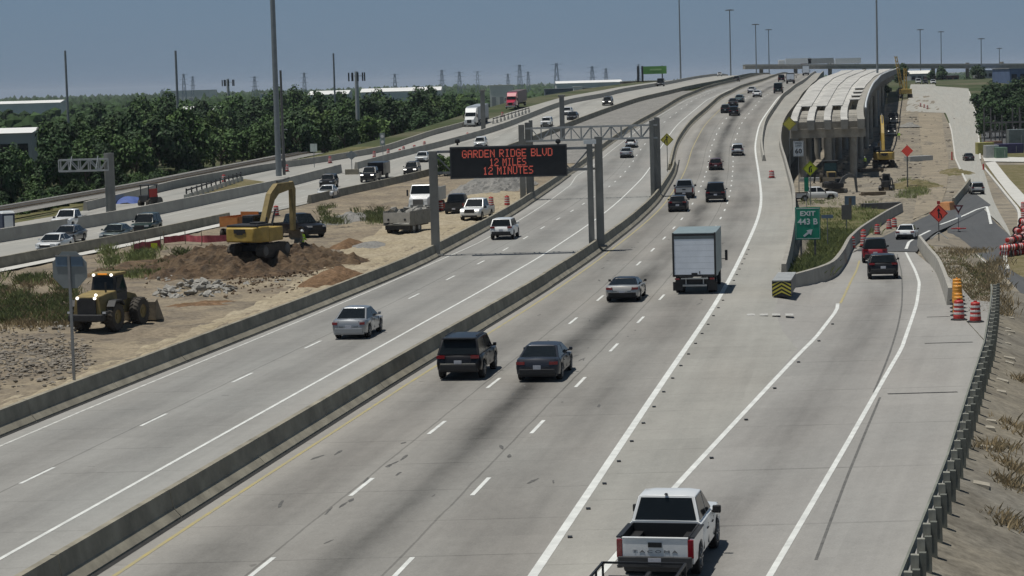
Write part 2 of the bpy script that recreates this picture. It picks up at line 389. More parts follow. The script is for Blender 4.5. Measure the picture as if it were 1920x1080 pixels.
def text(name, body, size, mat, parent, loc, rot=(R(90),0,0), ext=.01, width=None, bold=0.0, spacing=1.0):
    cu = bpy.data.curves.new(name,'FONT'); cu.body = body; cu.size = size; cu.align_x = 'CENTER'; cu.align_y = 'CENTER'
    cu.extrude = ext; cu.offset = bold; cu.space_character = spacing; cu.resolution_u = 2
    t = bpy.data.objects.new(name+'_curve', cu); COL.objects.link(t)
    me = bpy.data.meshes.new_from_object(t); bpy.data.objects.remove(t)
    me.name = name
    if width:
        xs = [v.co.x for v in me.vertices]; k = width/(max(xs)-min(xs))
        for v in me.vertices: v.co.x *= k
    me.materials.clear(); me.materials.append(mat)
    o = bpy.data.objects.new(name, me); COL.objects.link(o); o.parent = parent; o.location = loc; o.rotation_euler = rot
    return o
# ------------------------------------------------------------ roads and ground
def guard_o(y): return interp([(20,5.6),(56.3,9.3),(69.3,10.6),(99,13.2),(115,14.25),(128,15.05),(140,15.6),(400,18)], y)
def zr(y, o):                              # the exit ramp peels away from the main deck
    u = min(1, max(0, (o-2.5)/3.2)); u = u*u*(3-2*u)
    return ZM(y)*(1-u)+ZL(y)*u
def sheet(name, oL, oR, ys, zf, mat, dz=0, nx=2, uvo=0.0, label=None, kind='structure', parent=None):
    b = MB(); b.uv = []
    for y in ys:
        a, e = oL(y), oR(y)
        for i in range(nx+1):
            o = a+(e-a)*i/nx
            b.v.append((XW(y)+o, y, zf(y,o)+dz)); b.uv.append((o-(uvo(y) if callable(uvo) else uvo), y))
    k = nx+1
    for j in range(len(ys)-1):
        for i in range(nx): b.f.append((j*k+i, j*k+i+1, (j+1)*k+i+1, (j+1)*k+i)); b.m.append(0)
    o = b.build(name, mat, parent)
    if not parent: tag(o, label, None, None, kind)
    return o
def yr(a, b, s):
    n = max(2, int(math.ceil((b-a)/s))); return [a+(b-a)*i/n for i in range(n+1)]
def T(*t): return lambda y: interp(t, y)
zm = lambda y, o: ZM(y)
zf_ = lambda y, o: ZF(y)

def resample(p, n):
    d = [0]
    for a, b in zip(p, p[1:]): d.append(d[-1]+(b-a).length)
    out = []
    for i in range(n):
        s = d[-1]*i/(n-1); k = 0
        while k < len(d)-2 and d[k+1] < s: k += 1
        u = (s-d[k])/max(1e-6, d[k+1]-d[k]); out.append(p[k].lerp(p[k+1], min(1,max(0,u))))
    return out
def smooth_path(p, n, k=2):
    q = resample(p, n)
    for _ in range(k): q = [q[0]]+[(q[i-1]+2*q[i]+q[i+1])/4 for i in range(1,n-1)]+[q[-1]]
    return q
def pxpath(px, prof=None, n=30, k=2, dz=0):
    q = smooth_path([pt(x,y,prof) for x,y in px], n, k)
    for v in q: v.z += dz
    return q
def strip(name, pl, pr, mat, nx=3, n=36, pL=None, pR=None, dz=0, label=None, reproject=None, parent=None, k=2, rough=0):
    """Ground between two kerb lines given as world paths."""
    a, c = smooth_path(pl, n, k), smooth_path(pr, n, k)
    b = MB(); b.uv = []
    for j in range(n):
        wd = (c[j]-a[j]).length
        for i in range(nx+1):
            v = a[j].lerp(c[j], i/nx)
            if reproject: v.z = reproject(v.y)
            if rough and 0 < i < nx: v.z += rough*(noise.noise(v*.6)+.5*noise.noise(v*1.7))
            v.z += dz
            b.v.append(tuple(v)); b.uv.append((wd*(i/nx-.5), v.y))
    for j in range(n-1):
        for i in range(nx):
            w = nx+1; b.f.append((j*w+i, j*w+i+1, (j+1)*w+i+1, (j+1)*w+i)); b.m.append(0)
    o = b.build(name, mat, parent)
    if not parent: tag(o, label, None, None, 'structure')
    return o

SLc = Tab([(20,-80),(150,-70),(196,-65),(224,-61.9),(275,-60.4),(320,-58.8),(345,-56),(367,-52.6),(390,-48.5),(411,-46),(461,-45),(519,-41.5),(637,-41.5),(820,-43),(1500,-44)], 5)
# the land: one sheet to the horizon
def base_z(y, o):
    if o > 3.6:
        if y < 300:
            g = guard_o(y)+.5
            if o < g: return zr(y,o)-.15
            u = min(1, (o-g)/interp([(20,12),(120,9),(150,4),(300,3)],y)); z0 = zr(y,g)-.15
            return z0*(1-u)+min(z0, ZB(y)-.12)*u
        return ZB(y)-.12
    if o > -24: return ZM(y)-.3
    if o > SLc(y)+1.5: return ZM(y)-.25
    if o > -76: return min(ZF(y),ZM(y))-.35
    u = min(1, (-76-o)/14.0)
    return (ZF(y)-.3)*(1-u)+ZP(y)*u
OS = [-9000,-4000,-2000,-1000,-600,-400,-250,-150,-110,-95,-90,-86,-82,-79,-76.1,-75.9,-72,-69,-67,-66,-65,-64,-63,-62,-61,-60,-59,-58,-57,-56,-55,-54,-53,-52,-51,-50,-49,-48,-47,-46,-45,-44,-43,-42,-41,-40,-39,-38,-35,-24.1,-23.9,-12,0,3.5,3.7,5,7,9,10.5,12,13.5,14.5,15.5,17,18.5,20,22,24,26,29,33,40,60,100,200,400,800,2000,5000,9000]
YS = yr(15,360,5)+yr(370,1480,12)[0:]+[1550,1700,2000,2600,3500,5000,8000,12000,20000]
b = MB()
for y in YS:
    far = min(1, max(0, (y-1150)/350))
    for o in OS:
        yy = min(y, 1496)
        z = base_z(yy,o)
        z = z*(1-far)+(-4)*far
        b.v.append((XW(min(y,1496))+(0 if y < 1496 else (y-1496)*.14)+o, y, z))
k = len(OS)
for j in range(len(YS)-1):
    for i in range(k-1): b.f.append((j*k+i, j*k+i+1, (j+1)*k+i+1, (j+1)*k+i)); b.m.append(0)
for f_i, f in enumerate(b.f):
    v = b.v[f[0]]
    if v[1] < 520 and 3 < v[0]-XW(v[1]) < 90: b.m[f_i] = 1
tag(b.build('ground', [m_land, m_site]), 'wide green and brown land reaching to the horizon', None, None, 'structure')

YM = yr(20,300,5)+yr(300,660,6)[1:]+yr(660,1240,20)[1:]
BARc = Tab([(20,-12.3),(60,-12.1),(97,-11.85),(117,-11.55),(136,-11.2),(163,-10.85),(233,-10.75),(300,-11.1),(318,-11.4),(370,-12.0),(440,-11.6),(600,-12.2),(1500,-12.4)], 6)
HOVc = Tab([(20,-24.2),(60,-24),(90,-23.8),(126,-23.1),(157,-22.4),(174,-22.8),(237,-24.1),(298,-25),(370,-23.4),(430,-21),(480,-20.4),(628,-21.6),(1500,-22)], 5)
SRc = Tab([(20,-66),(150,-55.5),(166,-54.1),(180,-53.1),(197,-51.6),(214,-50.9),(250,-49),(266,-48.2),(290,-46.4),(307,-44.6),(360,-38.8),(406,-34.4),(444,-32),(482,-29),(550,-26.6),(700,-26.2),(1500,-27)], 5)
SLc = Tab([(20,-80),(150,-70),(196,-65),(224,-61.9),(275,-60.4),(320,-58.8),(345,-56),(367,-52.6),(390,-48.5),(411,-46),(461,-45),(519,-41.5),(637,-41.5),(820,-43),(1500,-44)], 5)
main = sheet('main_road', BARc, T((20,.12),(1500,.12)), YM, zm, m_main, 0, 4, label='concrete main lanes of the freeway running up over the crest')
hov = sheet('express_road', HOVc, BARc, YM, zm, m_hov, 0, 4, label='concrete express lanes between two low barriers')
OUT = Tab([(20,3.3),(158,3.3),(211,3.1),(276,3.5),(320,3.8),(362,3.8),(391,4),(422,4.4),(454,4.9),(551,4.9),(702,4.6),(1500,4.6)], 3)
GED = T((20,-1.75),(57,1.56),(69,2.40),(91.5,4.3),(104,5.2),(112,4.2),(122,3.4),(138,3.32))
gore = sheet('gore_pavement', T((20,.12),(1500,.12)), lambda y: max(.2,GED(y)) if y < 138 else OUT(y), [float(q) for q in range(20,142,2)]+[q for q in YM if q > 142], lambda y,o: zr(y,o) if y < 137.9 else ZM(y), m_gore, 0, 3, label='pale gritty concrete gore between the main lanes and the exit ramp')
RIN = T((20,-1.75),(57,1.56),(69,2.40),(91.5,4.3),(104,5.2),(112,4.2),(122,3.38),(138,3.3),(143,4.6),(147,6.1),(170,7),(193,7.6),(215,9.5))
ramp = sheet('exit_ramp', lambda y: max(.2,RIN(y)), lambda y: min(guard_o(y)+.35, interp([(20,99),(118,99),(127,14.2),(140,14.0),(160,13.4),(190,13.1),(215,14.5)], y)), [float(q) for q in range(20,142,2)]+yr(142,215,3), zr, m_ramp, 0, 6, uvo=T((20,.7),(57,3.9),(77,5.6),(103,7.6),(126,8.9),(142,9.6),(190,10.6)), label='concrete exit ramp curving down to the right')
sb = sheet('southbound_road', SLc, SRc, yr(120,660,6)+yr(660,1240,20)[1:], zm, m_sb, 0, 4, uvo=-36, label='pale concrete southbound lanes beyond the dirt median')
LWo = Tab([(20,-72),(244,-71.8),(298,-74.2),(340,-72.5),(367,-69),(394,-66),(454,-66),(483,-66),(600,-64),(1500,-62)], 5)
lramp = sheet('southbound_ramp', lambda y: LWo(y) if y > 240 else -71.8-(240-y)*.06, SLc, yr(120,560,6)+yr(560,1000,20)[1:], zf_, m_sb, -.01, 3, uvo=-66, label='pale concrete ramp along the tree belt behind the southbound lanes')

# median earth, with ruts and lumps
def med_z(y, o):
    v = Vector((XW(y)+o, y, 0))
    u = min(1, (o-SRc(y))/3, (HOVc(y)-o)/2.0); u = max(0,u)
    return ZM(y)-.04+u*(.16*noise.noise(v*.25)+.14*noise.noise(v*.8)+.07*noise.noise(v*2.3)+.05)
sheet('median_dirt', lambda y: SRc(y)+.2, lambda y: HOVc(y)-.1, yr(66,330,.8), med_z, m_dirt, 0, 52, label='rutted tan dirt of the median under construction')
def trk_z(y, o):
    d = HOVc(y)-o; rut = sum(-.07*math.exp(-((d-c_0-.5*noise.noise(Vector((0,y*.03,c_0))))/.22)**2) for c_0 in (1.1,2.0,2.9))
    return med_z(y,o)+.05*min(1,max(0,d/.4))*min(1,max(0,(trw(y)-d)/.6))+rut*.8-.012
trw = T((60,3.0),(110,3.4),(140,4.6),(170,8),(230,11),(262,9))
sheet('haul_track', lambda y: HOVc(y)-trw(y)-.6*noise.noise(Vector((y*.08,0,0))), lambda y: HOVc(y)-.35, yr(62,262,.8), trk_z, m_track, .012, 34, label='pale compacted haul track with wheel ruts along the express lane barrier')
strip('unpaved_gap', [pt(x,y,ZF) for x,y in [(296,388),(350,371),(400,354),(455,336)]], [pt(x,y,ZF) for x,y in [(350,386),(392,376),(440,360),(500,342)]], m_dry, 3, 16, dz=.06, label='dark unpaved strip between the two southbound roads', k=0)
strip('pit_track', [pt(x,y,ZL) for x,y in [(1722,212),(1731,300),(1722,350),(1712,412)]], [pt(x,y,ZL) for x,y in [(1765,212),(1779,300),(1776,350),(1762,390)]], soil_mat('pit_track_dirt', ((.275,.238,.18),(.325,.28,.21),(.23,.20,.155)), (.08,.3,2.6)), 6, 40, reproject=ZL, dz=.07, label='pale haul track through the construction pit', rough=.0)
sheet('median_gravel', lambda y: SRc(y)+.2, lambda y: HOVc(y)-.1, yr(330,560,3), lambda y,o: ZM(y)-.04, m_grav, 0, 8, label='grey crushed stone between the carriageways further up')
# light concrete strip on the median side of the southbound barrier
sheet('white_concrete_strip', lambda y: SRc(y)+.55, lambda y: SRc(y)+1.9, yr(120,222,4), zm, m_strip, .10, 2, label='bright new concrete strip along the southbound barrier')

# lower ground on the right: construction floor, frontage road, verges
fr_left = [(1822,369),(1812,343),(1802,322),(1792,300),(1788,275),(1786,255),(1782,235),(1776,218),(1770,206),(1762,190),(1745,172),(1730,160)]
fr_right = [(1897,447),(1880,410),(1862,375),(1848,330),(1840,309),(1836,289),(1834,262),(1833,240),(1832,222),(1826,200),(1819,182),(1816,166)]
site_l = [S(y, OUT(y)+.25, 0, ZL) for y in (150,175,200,240,280,330,400,480,560,650)]
site_l = [Vector((v.x, v.y, ZL(v.y)-.02)) for v in site_l]
site_r = [pt(x,y,ZL) for x,y in [(1700,424),(1740,404),(1790,379),(1815,355),(1806,330),(1795,303),(1788,270),(1782,238),(1768,208),(1745,178)]]
strip('construction_ground', site_l, site_r, m_site, 30, 110, reproject=ZL, dz=.0, label='churned tan construction ground below the new bridge', rough=.10)
strip('frontage_road', [pt(x,y,ZB) for x,y in fr_left], [pt(x,y,ZB) for x,y in fr_right], m_front, 4, 60, reproject=ZB, dz=.03, label='pale concrete frontage road at the lower level')
strip('new_asphalt', [pt(x,y,ZL) for x,y in [(1606,471),(1640,452),(1680,433),(1720,414),(1760,394),(1795,375),(1822,358)]],
      [pt(x,y,ZL) for x,y in [(1719,473),(1730,455),(1752,437),(1790,420),(1828,402),(1850,390),(1858,385)]], m_asph, 4, 40, reproject=ZL, dz=.05, label='dark fresh asphalt joining the ramp to the frontage road')
strip('side_asphalt', [pt(x,y,ZB) for x,y in [(1960,720),(1920,640),(1895,569),(1873,519),(1829,479),(1790,452),(1770,432),(1815,404),(1826,372)]],
      [pt(x,y,ZB) for x,y in [(2080,600),(1990,560),(1940,530),(1893,508),(1884,486),(1886,468),(1899,447),(1872,424),(1836,380)]], m_asph, 4, 44, reproject=ZB, dz=.012, label='dark asphalt side road coming in from the lower right')
strip('upper_apron', [pt(x,y,ZL) for x,y in [(1698,209),(1703,184),(1708,158)]], [pt(x,y,ZL) for x,y in [(1782,212),(1768,186),(1752,158)]], m_front, 4, 24, reproject=ZL, dz=.02, label='broad pale apron at the far end of the frontage road', k=0)
strip('grass_island', [pt(x,y,ZL) for x,y in [(1846,640),(1800,590),(1779,556),(1768,520),(1750,485),(1737,462)]],
      [pt(x,y,ZB) for x,y in [(1925,655),(1890,569),(1868,519),(1826,480),(1787,465),(1762,450)]], m_dry, 8, 40, dz=.04, label='dry grassy island between the ramp wall and the side road', rough=.12)
strip('right_verge', [pt(x,y,ZB) for x,y in [(1990,560),(1940,530),(1894,508),(1888,486),(1891,468),(1914,427),(1913,396),(1868,343),(1847,310)]],
      [pt(x,y,ZB) for x,y in [(2300,560),(2260,530),(2240,508),(2230,486),(2220,468),(2210,440),(2200,400),(2150,343),(2100,306)]], m_dry, 8, 40, dz=.006, label='dry verge right of the frontage road', rough=.06, k=0)
strip('sidewalk', [pt(x,y,ZB) for x,y in [(1847,306),(1870,338),(1895,370),(1918,396),(1930,420)]],
      [pt(x,y,ZB) for x,y in [(1866,304),(1893,338),(1925,372),(1955,400),(1975,425)]], m_strip, 2, 14, dz=.12, label='broad pale sidewalk right of the frontage road', k=0)
# paved slope beyond the guard rail
gl = [S(y, guard_o(y)+.35, -.02, lambda q: zr(q, guard_o(q))) for y in yr(40,140,4)]
gr = [Vector((v.x+11.5, v.y-1.5, ZB(v.y)-.02)) for v in gl]
strip('slope_paving', gl, gr, m_slope, 14, 40, label='tan paved slope falling away beyond the guard rail', rough=.07, k=0)
# grass behind the crash cushion, between the two retaining walls
strip('gore_grass', [S(y, OUT(y)+.35, 0, lambda q: zr(q,6)+.1) for y in (143,160,180,200,225,250,275,300)],
      [pt(x,y,ZL)+Vector((-.5,0,.1)) for x,y in [(1503,541),(1552,523),(1574,494),(1588,470),(1612,447),(1640,425),(1664,410),(1690,395)]], m_grassy, 8, 40, dz=.03, label='rough grass behind the crash cushion under the exit sign', rough=.1)
# left margin: grass, ballast and rails in front of the trees
sheet('left_verge', lambda y: -104, lambda y: (LWo(y) if y > 240 else -71.8-(240-y)*.06), yr(120,420,6), lambda y,o: base_z(y,o), m_grassy, .05, 8, label='grassy verge left of the southbound ramp')
sheet('ballast', T((100,-93),(330,-90),(420,-88)), T((100,-85),(330,-82),(420,-80)), yr(100,420,6), lambda y,o: base_z(y,-80)+.2, m_grav, .08, 3, label='grey ballast bed of the railway before the trees')
rt_ = thing('railway_track', 'dark railway track on grey ballast in front of the tree belt', 'railway', S(260,-87.5,0,lambda q: base_z(q,-80)+.45))
for dx in (-.75,.75):
    b = MB(); b.tube([S(y, interp([(100,-89),(330,-86),(420,-84)],y)+dx, 0, lambda q: base_z(q,-80)+.55)-rt_.location for y in yr(110,420,10)], .09, 4); b.build('rail', m_dsteel, rt_)
b = MB()
for y in yr(110,420,.62): b.box(S(y, interp([(100,-89),(330,-86),(420,-84)],y), 0, lambda q: base_z(q,-80)+.47)-rt_.location, (2.6,.24,.14), -heading(y))
tag(b.build('sleepers', m_wood, rt_), None, None, None, 'stuff')

# ------------------------------------------------------------ painted lines (children of the road they lie on)
def line_on(road, name, of, ys, wd, mat, zf=zm, dz=.007):
    b = MB()
    for y in ys:
        o = of(y); b.v += [(XW(y)+o-wd/2, y, zf(y,o)+dz), (XW(y)+o+wd/2, y, zf(y,o)+dz)]
    for j in range(len(ys)-1): b.f.append((2*j,2*j+1,2*j+3,2*j+2)); b.m.append(0)
    return b.build(name, mat, road)
def dashes(road, of, y0, y1, per, ln, wd, mat, zf=zm):
    y = y0
    while y < y1:
        line_on(road, 'lane_dash', of, yr(y-ln/2, y+ln/2, 2), wd, mat, zf); y += per
L1o = T((20,-7.5),(71,-7.32),(118,-6.95),(160,-6.75),(1500,-6.9)); L2o = T((20,-3.7),(70,-3.53),(117,-3.4),(135,-3.3),(1500,-3.4))
line_on(main, 'edge_line', T((0,0),(1500,0)), YM, .26, m_white)
dashes(main, L1o, 70.9-24.06, 560, 12.03, 3.1, .14, m_white); dashes(main, L2o, 70.4-24.06, 560, 12.03, 3.1, .14, m_white)
line_on(main, 'yellow_line', T((20,-11.1),(68,-11.0),(98,-10.78),(127,-10.3),(158,-9.9),(221,-9.6),(1500,-10)), yr(20,600,5), .13, m_yellow)
HRo = T((20,-14.95),(121,-14.95),(163,-14.5),(198,-14.6),(1500,-15)); HDo = T((20,-18.9),(75,-18.82),(99,-18.7),(133,-18.4),(166,-18.1),(201,-18.3),(266,-17.6),(1500,-17.8))
HLo = T((20,-22.6),(91,-22.5),(114,-22.2),(159,-21.6),(179,-21.3),(275,-22.6),(298,-23.6),(400,-20.8),(480,-19.2),(1500,-20.6))
line_on(hov, 'edge_line', HRo, yr(20,600,5), .14, m_white); line_on(hov, 'edge_line', HLo, yr(20,600,5), .13, m_whitew)
dashes(hov, HDo, 74.8-24.3, 560, 12.15, 3.1, .13, m_white)
line_on(main, 'tar_seam', lambda y: BARc(y)+.52, yr(20,330,3), .19, m_seam, dz=.004)
line_on(hov, 'tar_seam', lambda y: HOVc(y)+.53, yr(20,300,3), .19, m_seam, dz=.004)
# ramp lines
RL = T((20,-1.6),(57,1.70),(69,2.54),(91.5,4.44),(109,5.9),(124,6.7)); RY = T((124,6.7),(134,7.06),(157,7.9),(180,8.5),(200,9.3))
RR = T((20,2.9),(56.7,6.03),(77,7.77),(103,9.91),(126,11.05),(142,11.7),(160,12.0),(190,12.4))
line_on(ramp, 'edge_line', RL, yr(20,128,3), .20, m_white, zr, .008); line_on(ramp, 'yellow_line', RY, yr(128,176,3), .14, m_yellow, zr, .008)
line_on(ramp, 'edge_line', RR, yr(20,188,3), .18, m_white, zr, .008)

for y, a, e in ((88.4,9.2,11.9),(105,11,13.2),(118,11.4,12.6)):   # patched joints on the ramp shoulder
    b = MB(); b.v = [(XW(y)+a,y-.12,zr(y,a)+.004),(XW(y)+e,y-.12,zr(y,e)+.004),(XW(y)+e,y+.12,zr(y,e)+.004),(XW(y)+a,y+.12,zr(y,a)+.004)]; b.f = [(0,1,2,3)]; b.m = [0]; b.build('joint_patch', m_seam, ramp)
# southbound lines
for k, o0 in enumerate((-1.2,)): line_on(sb, 'edge_line', lambda y: SRc(y)-1.6, yr(125,700,6), .16, m_whitew)
line_on(sb, 'edge_line', lambda y: SLc(y)+1.6, yr(125,700,6), .16, m_whitew)
dashes(sb, lambda y: SRc(y)*.68+SLc(y)*.32, 130, 520, 12.2, 3.1, .14, m_whitew); dashes(sb, lambda y: SRc(y)*.35+SLc(y)*.65, 134, 520, 12.2, 3.1, .14, m_whitew)
def scar(pxs):
    q = pxpath(pxs, ZL, 30, 1); b = MB()
    for j, v in enumerate(q):
        t = (q[min(j+1,29)]-q[max(j-1,0)]); t.z = 0; t.normalize(); nn = Vector((t.y,-t.x,0))*.042
        for e in (-1,1): b.v.append((v.x+nn.x*e, v.y+nn.y*e, zr(v.y, v.x-XW(v.y))+.005))
    for j in range(29): b.f.append((2*j,2*j+1,2*j+3,2*j+2)); b.m.append(0)
    return b.build('old_line_scar', M('scar_grey', (.12,.118,.11), .9, var=.3, scale=2), ramp)
scar([(1682,476),(1690,508),(1692,540),(1691,573),(1684,612),(1670,658),(1652,704),(1638,736)])
scar([(1650,745),(1622,812),(1590,890),(1556,980),(1530,1050)])
# botts dots along the right edge line and the ramp gore, one small stud each
for i in range(26):
    y = 62+i*4.1
    b = MB(); b.box((XW(y)+.32, y, ZM(y)+.02), (.13,.22,.03)); b.build('road_stud', m_black, main)
for i in range(8):
    y = 58+i*8.2
    b = MB(); b.box((XW(y)+RL(y)+.34, y, zr(y,RL(y))+.03), (.13,.2,.03)); b.build('road_stud', m_black, ramp)
for px, py in ((1408,590),(1432,590),(1455,590),(1480,590)):       # worn white pavement marks in the gore tip
    p = pt(px,py); b = MB(); b.box((p.x,p.y,p.z+.008), (.42,1.0,.006), -.1); b.build('worn_mark', M('line_paint_ghost', (.40,.395,.37), .8, var=.35, scale=5), gore)
rs = random.Random(3)
m_tar = M('tar_stain', (.10,.098,.092), .9, var=.45, scale=6)
for i in range(64):
    if i < 5: p = pt(*((955,855),(728,874),(758,858),(940,838),(748,888))[i]); ln, wd = rs.uniform(.3,.7), rs.uniform(.05,.10)
    else:
        y = rs.uniform(56,180); p = S(y, rs.uniform(-10.3,-.5)); ln, wd = rs.uniform(.15,.8), rs.uniform(.03,.08)
    b = MB(); n_ = 9; hd = heading(p.y)+rs.uniform(-.25,.25); vs = []
    for k in range(n_):
        a = k*2*math.pi/n_; x_, y_ = math.cos(a)*wd*rs.uniform(.6,1.3), math.sin(a)*ln*rs.uniform(.6,1.2)
        vs.append((p.x+x_*math.cos(hd)+y_*math.sin(hd), p.y-x_*math.sin(hd)+y_*math.cos(hd), p.z+.0055))
    b.add(vs, [tuple(range(n_))]); b.build('tar_spot', m_tar, main)
# chevron and kerbs of the frontage junction
fr = bpy.data.objects['frontage_road']; na = bpy.data.objects['new_asphalt']; sa = bpy.data.objects['side_asphalt']
def px_line(name, pxs, prof, wd, mat, parent, dz, n=24):
    q = pxpath(pxs, prof, n, 1); b = MB()
    for j, v in enumerate(q):
        t = (q[min(j+1,n-1)]-q[max(j-1,0)]); t.z = 0; t.normalize(); nn = Vector((t.y,-t.x,0))*wd/2
        for e in (-1,1): b.v.append((v.x+nn.x*e, v.y+nn.y*e, prof(v.y)+dz))
    for j in range(n-1): b.f.append((2*j,2*j+1,2*j+3,2*j+2)); b.m.append(0)
    return b.build(name, mat, parent)
px_line('chevron_line', [(1763,422),(1800,408),(1830,394),(1850,388)], ZL, .30, m_white, na, .065)
px_line('chevron_line', [(1850,388),(1854,402),(1858,421)], ZB, .30, m_white, na, .065)
px_line('edge_line', [(1699,468),(1704,455),(1722,444),(1744,433)], ZL, .26, m_white, na, .065)
def kerb(name, label, pxs, prof, wd=.3, h=.15, mat=None, n=40, dz=0):
    q = pxpath(pxs, prof, n, 2); b = MB(); rg = []
    for j, v in enumerate(q):
        t = (q[min(j+1,n-1)]-q[max(j-1,0)]); t.z = 0; t.normalize(); nn = Vector((t.y,-t.x,0))*wd/2; z = prof(v.y)+dz
        rg.append([(v.x-nn.x,v.y-nn.y,z-.2),(v.x+nn.x,v.y+nn.y,z-.2),(v.x+nn.x,v.y+nn.y,z+h),(v.x-nn.x,v.y-nn.y,z+h)])
    b.loft(rg); o = b.build(name, mat or m_strip); return tag(o, label, None, None, 'structure')
kerb('kerb', 'white kerb curving round the stacked barrels at the frontage road', [(1846,316),(1878,355),(1911,396),(1912,427),(1886,468),(1882,486),(1890,507)], ZB, .34, .16)
kerb('kerb', 'pale kerb along the grassy island by the side road', [(1787,464),(1827,479),(1869,518),(1892,569),(1922,640),(1960,720)], ZB, .5, .16)
kerb('kerb', 'kerb left of the frontage road beside the dirt haul track', [(1812,343),(1801,320),(1791,298),(1788,272),(1785,250),(1780,232)], ZL, .3, .2)
kerb('kerb', 'kerb right of the frontage road by the yard', [(1838,300),(1836,270),(1834,240),(1832,220),(1824,196),(1817,172)], ZL, .3, .2)

# ------------------------------------------------------------ barriers and walls
JERSEY = [(-.42,-.05),(.42,-.05),(.42,.05),(.19,.30),(.10,.84),(-.10,.84),(-.19,.30),(-.42,.05)]
def wall_path(name, label, cat, path, prof2, mat, group=None, smooth=None):
    c = path[0].copy(); rg = []; n = len(path)
    for j, v in enumerate(path):
        t = path[min(j+1,n-1)]-path[max(j-1,0)]; t.z = 0; t.normalize(); nn = Vector((t.y,-t.x,0))
        rg.append([tuple(v-c+nn*a+Vector((0,0,e))) for a,e in prof2])
    b = MB(); b.loft(rg); o = b.build(name, mat); o.location = c
    return tag(o, label, cat, group)
def sc_prof(h, wb, wt, skirt=.05): return [(-wb/2,-skirt),(wb/2,-skirt),(wb/2,0),(wt/2,h),(-wt/2,h),(-wb/2,0)]
def segmented(label, of, y0, y1, ln=9.14, prof2=None, mat=None):
    t = thing('concrete_barrier', label, 'barrier', S((y0+y1)/2, of((y0+y1)/2))); o = t.location.copy(); y = y0
    while y < y1-1:
        e = min(y+ln, y1); path = [S(q, of(q)) for q in yr(y+.02, e-.02, 3.1)]; rg = []; n = len(path)
        jx, jz = rs2.uniform(-.012,.012), rs2.uniform(-.008,.008)
        for j, v in enumerate(path):
            tt = path[min(j+1,n-1)]-path[max(j-1,0)]; tt.z = 0; tt.normalize(); nn = Vector((tt.y,-tt.x,0))
            rg.append([tuple(v-o+nn*(a+jx)+Vector((0,0,h_+jz))) for a,h_ in (prof2 or JERSEY)])
        b = MB(); b.loft(rg); b.build('segment', mat or m_barr, t); y = e
    return t
rs2 = random.Random(12)
def opath(of, ys, prof=ZM): return [S(y, of(y), 0, prof) for y in ys]
segmented('long low concrete barrier dividing the express lanes from the main lanes', BARc, 30, 318)
wall_path('concrete_barrier', 'concrete barrier climbing the hill left of the main lanes beyond the yellow merge sign', 'barrier', opath(lambda y: BARc(y)-.5, yr(306,1150,7)), JERSEY, m_barr)
segmented('concrete barrier between the express lanes and the dirt median', HOVc, 60, 330)
wall_path('concrete_barrier', 'uphill part of the barrier left of the express lanes, beyond the gantry', 'barrier', opath(HOVc, yr(330.05,1150,6)), JERSEY, m_barr)
wall_path('concrete_barrier', 'near end of the southbound barrier with the bright strip at its foot', 'barrier', opath(SRc, yr(120,219,4)), sc_prof(.85,.6,.25), m_barr)
wall_path('concrete_barrier', 'southbound barrier starting behind the excavator and running uphill', 'barrier', opath(SRc, yr(250,1150,6)), sc_prof(.85,.6,.25), m_barr)
wall_path('concrete_barrier', 'broad pale wall left of the southbound lanes', 'barrier', opath(SLc, yr(120,323,5)), sc_prof(1.15,.6,.3), m_barrL)
wall_path('concrete_barrier', 'pale barrier left of the southbound lanes from the round sign uphill', 'barrier', opath(lambda y: SLc(y)+.4, yr(330,1150,6)), sc_prof(.95,.6,.3,7), m_barrL)
q = pxpath([(160,395),(222,380),(333,350),(480,322),(619,302),(716,285),(813,252),(866,238),(915,222)], ZF, 70, 4)
wall_path('concrete_barrier', 'outermost concrete wall in front of the tree belt', 'barrier', q, sc_prof(.95,.5,.3,.8), m_barrL)
wall_path('concrete_barrier', 'concrete barrier along the right edge line starting at the orange barrel', 'barrier', opath(T((300,1.0),(1500,.8)), yr(322,1150,6)), sc_prof(.85,.5,.22), m_barrL)
ret = [(-.18,-6.5),(.18,-6.5),(.18,0),(.14,.85),(-.14,.85),(-.18,0)]
wall_path('retaining_wall', 'retaining wall with parapet between the gore and the construction pit', 'wall', opath(lambda y: OUT(y)+.05, yr(141,1150,6)), ret, m_wallc)
q = pxpath([(1482,548),(1520,538),(1560,524),(1580,495),(1592,468),(1612,447),(1640,427),(1664,411),(1690,397)], ZL, 40, 3)
wall_path('ramp_wall', 'curving concrete wall left of the exit ramp behind the crash cushion', 'wall', q, sc_prof(1.05,.5,.28,1.2), m_wallc)
q = pxpath([(1724,462),(1741,486),(1760,510),(1772,541),(1782,572)], ZL, 24, 3)
wall_path('ramp_wall', 'thin wavy concrete wall right of the exit ramp by the stacked drums', 'wall', q, sc_prof(.95,.4,.22,.8), m_barrL)
q = pxpath([(1818,347),(1806,364),(1788,386)], ZL, 12, 1)
wall_path('ramp_wall', 'short concrete wall ending in an orange cap where the asphalt meets the frontage road', 'wall', q, sc_prof(1.0,.5,.28,.6), m_barr)
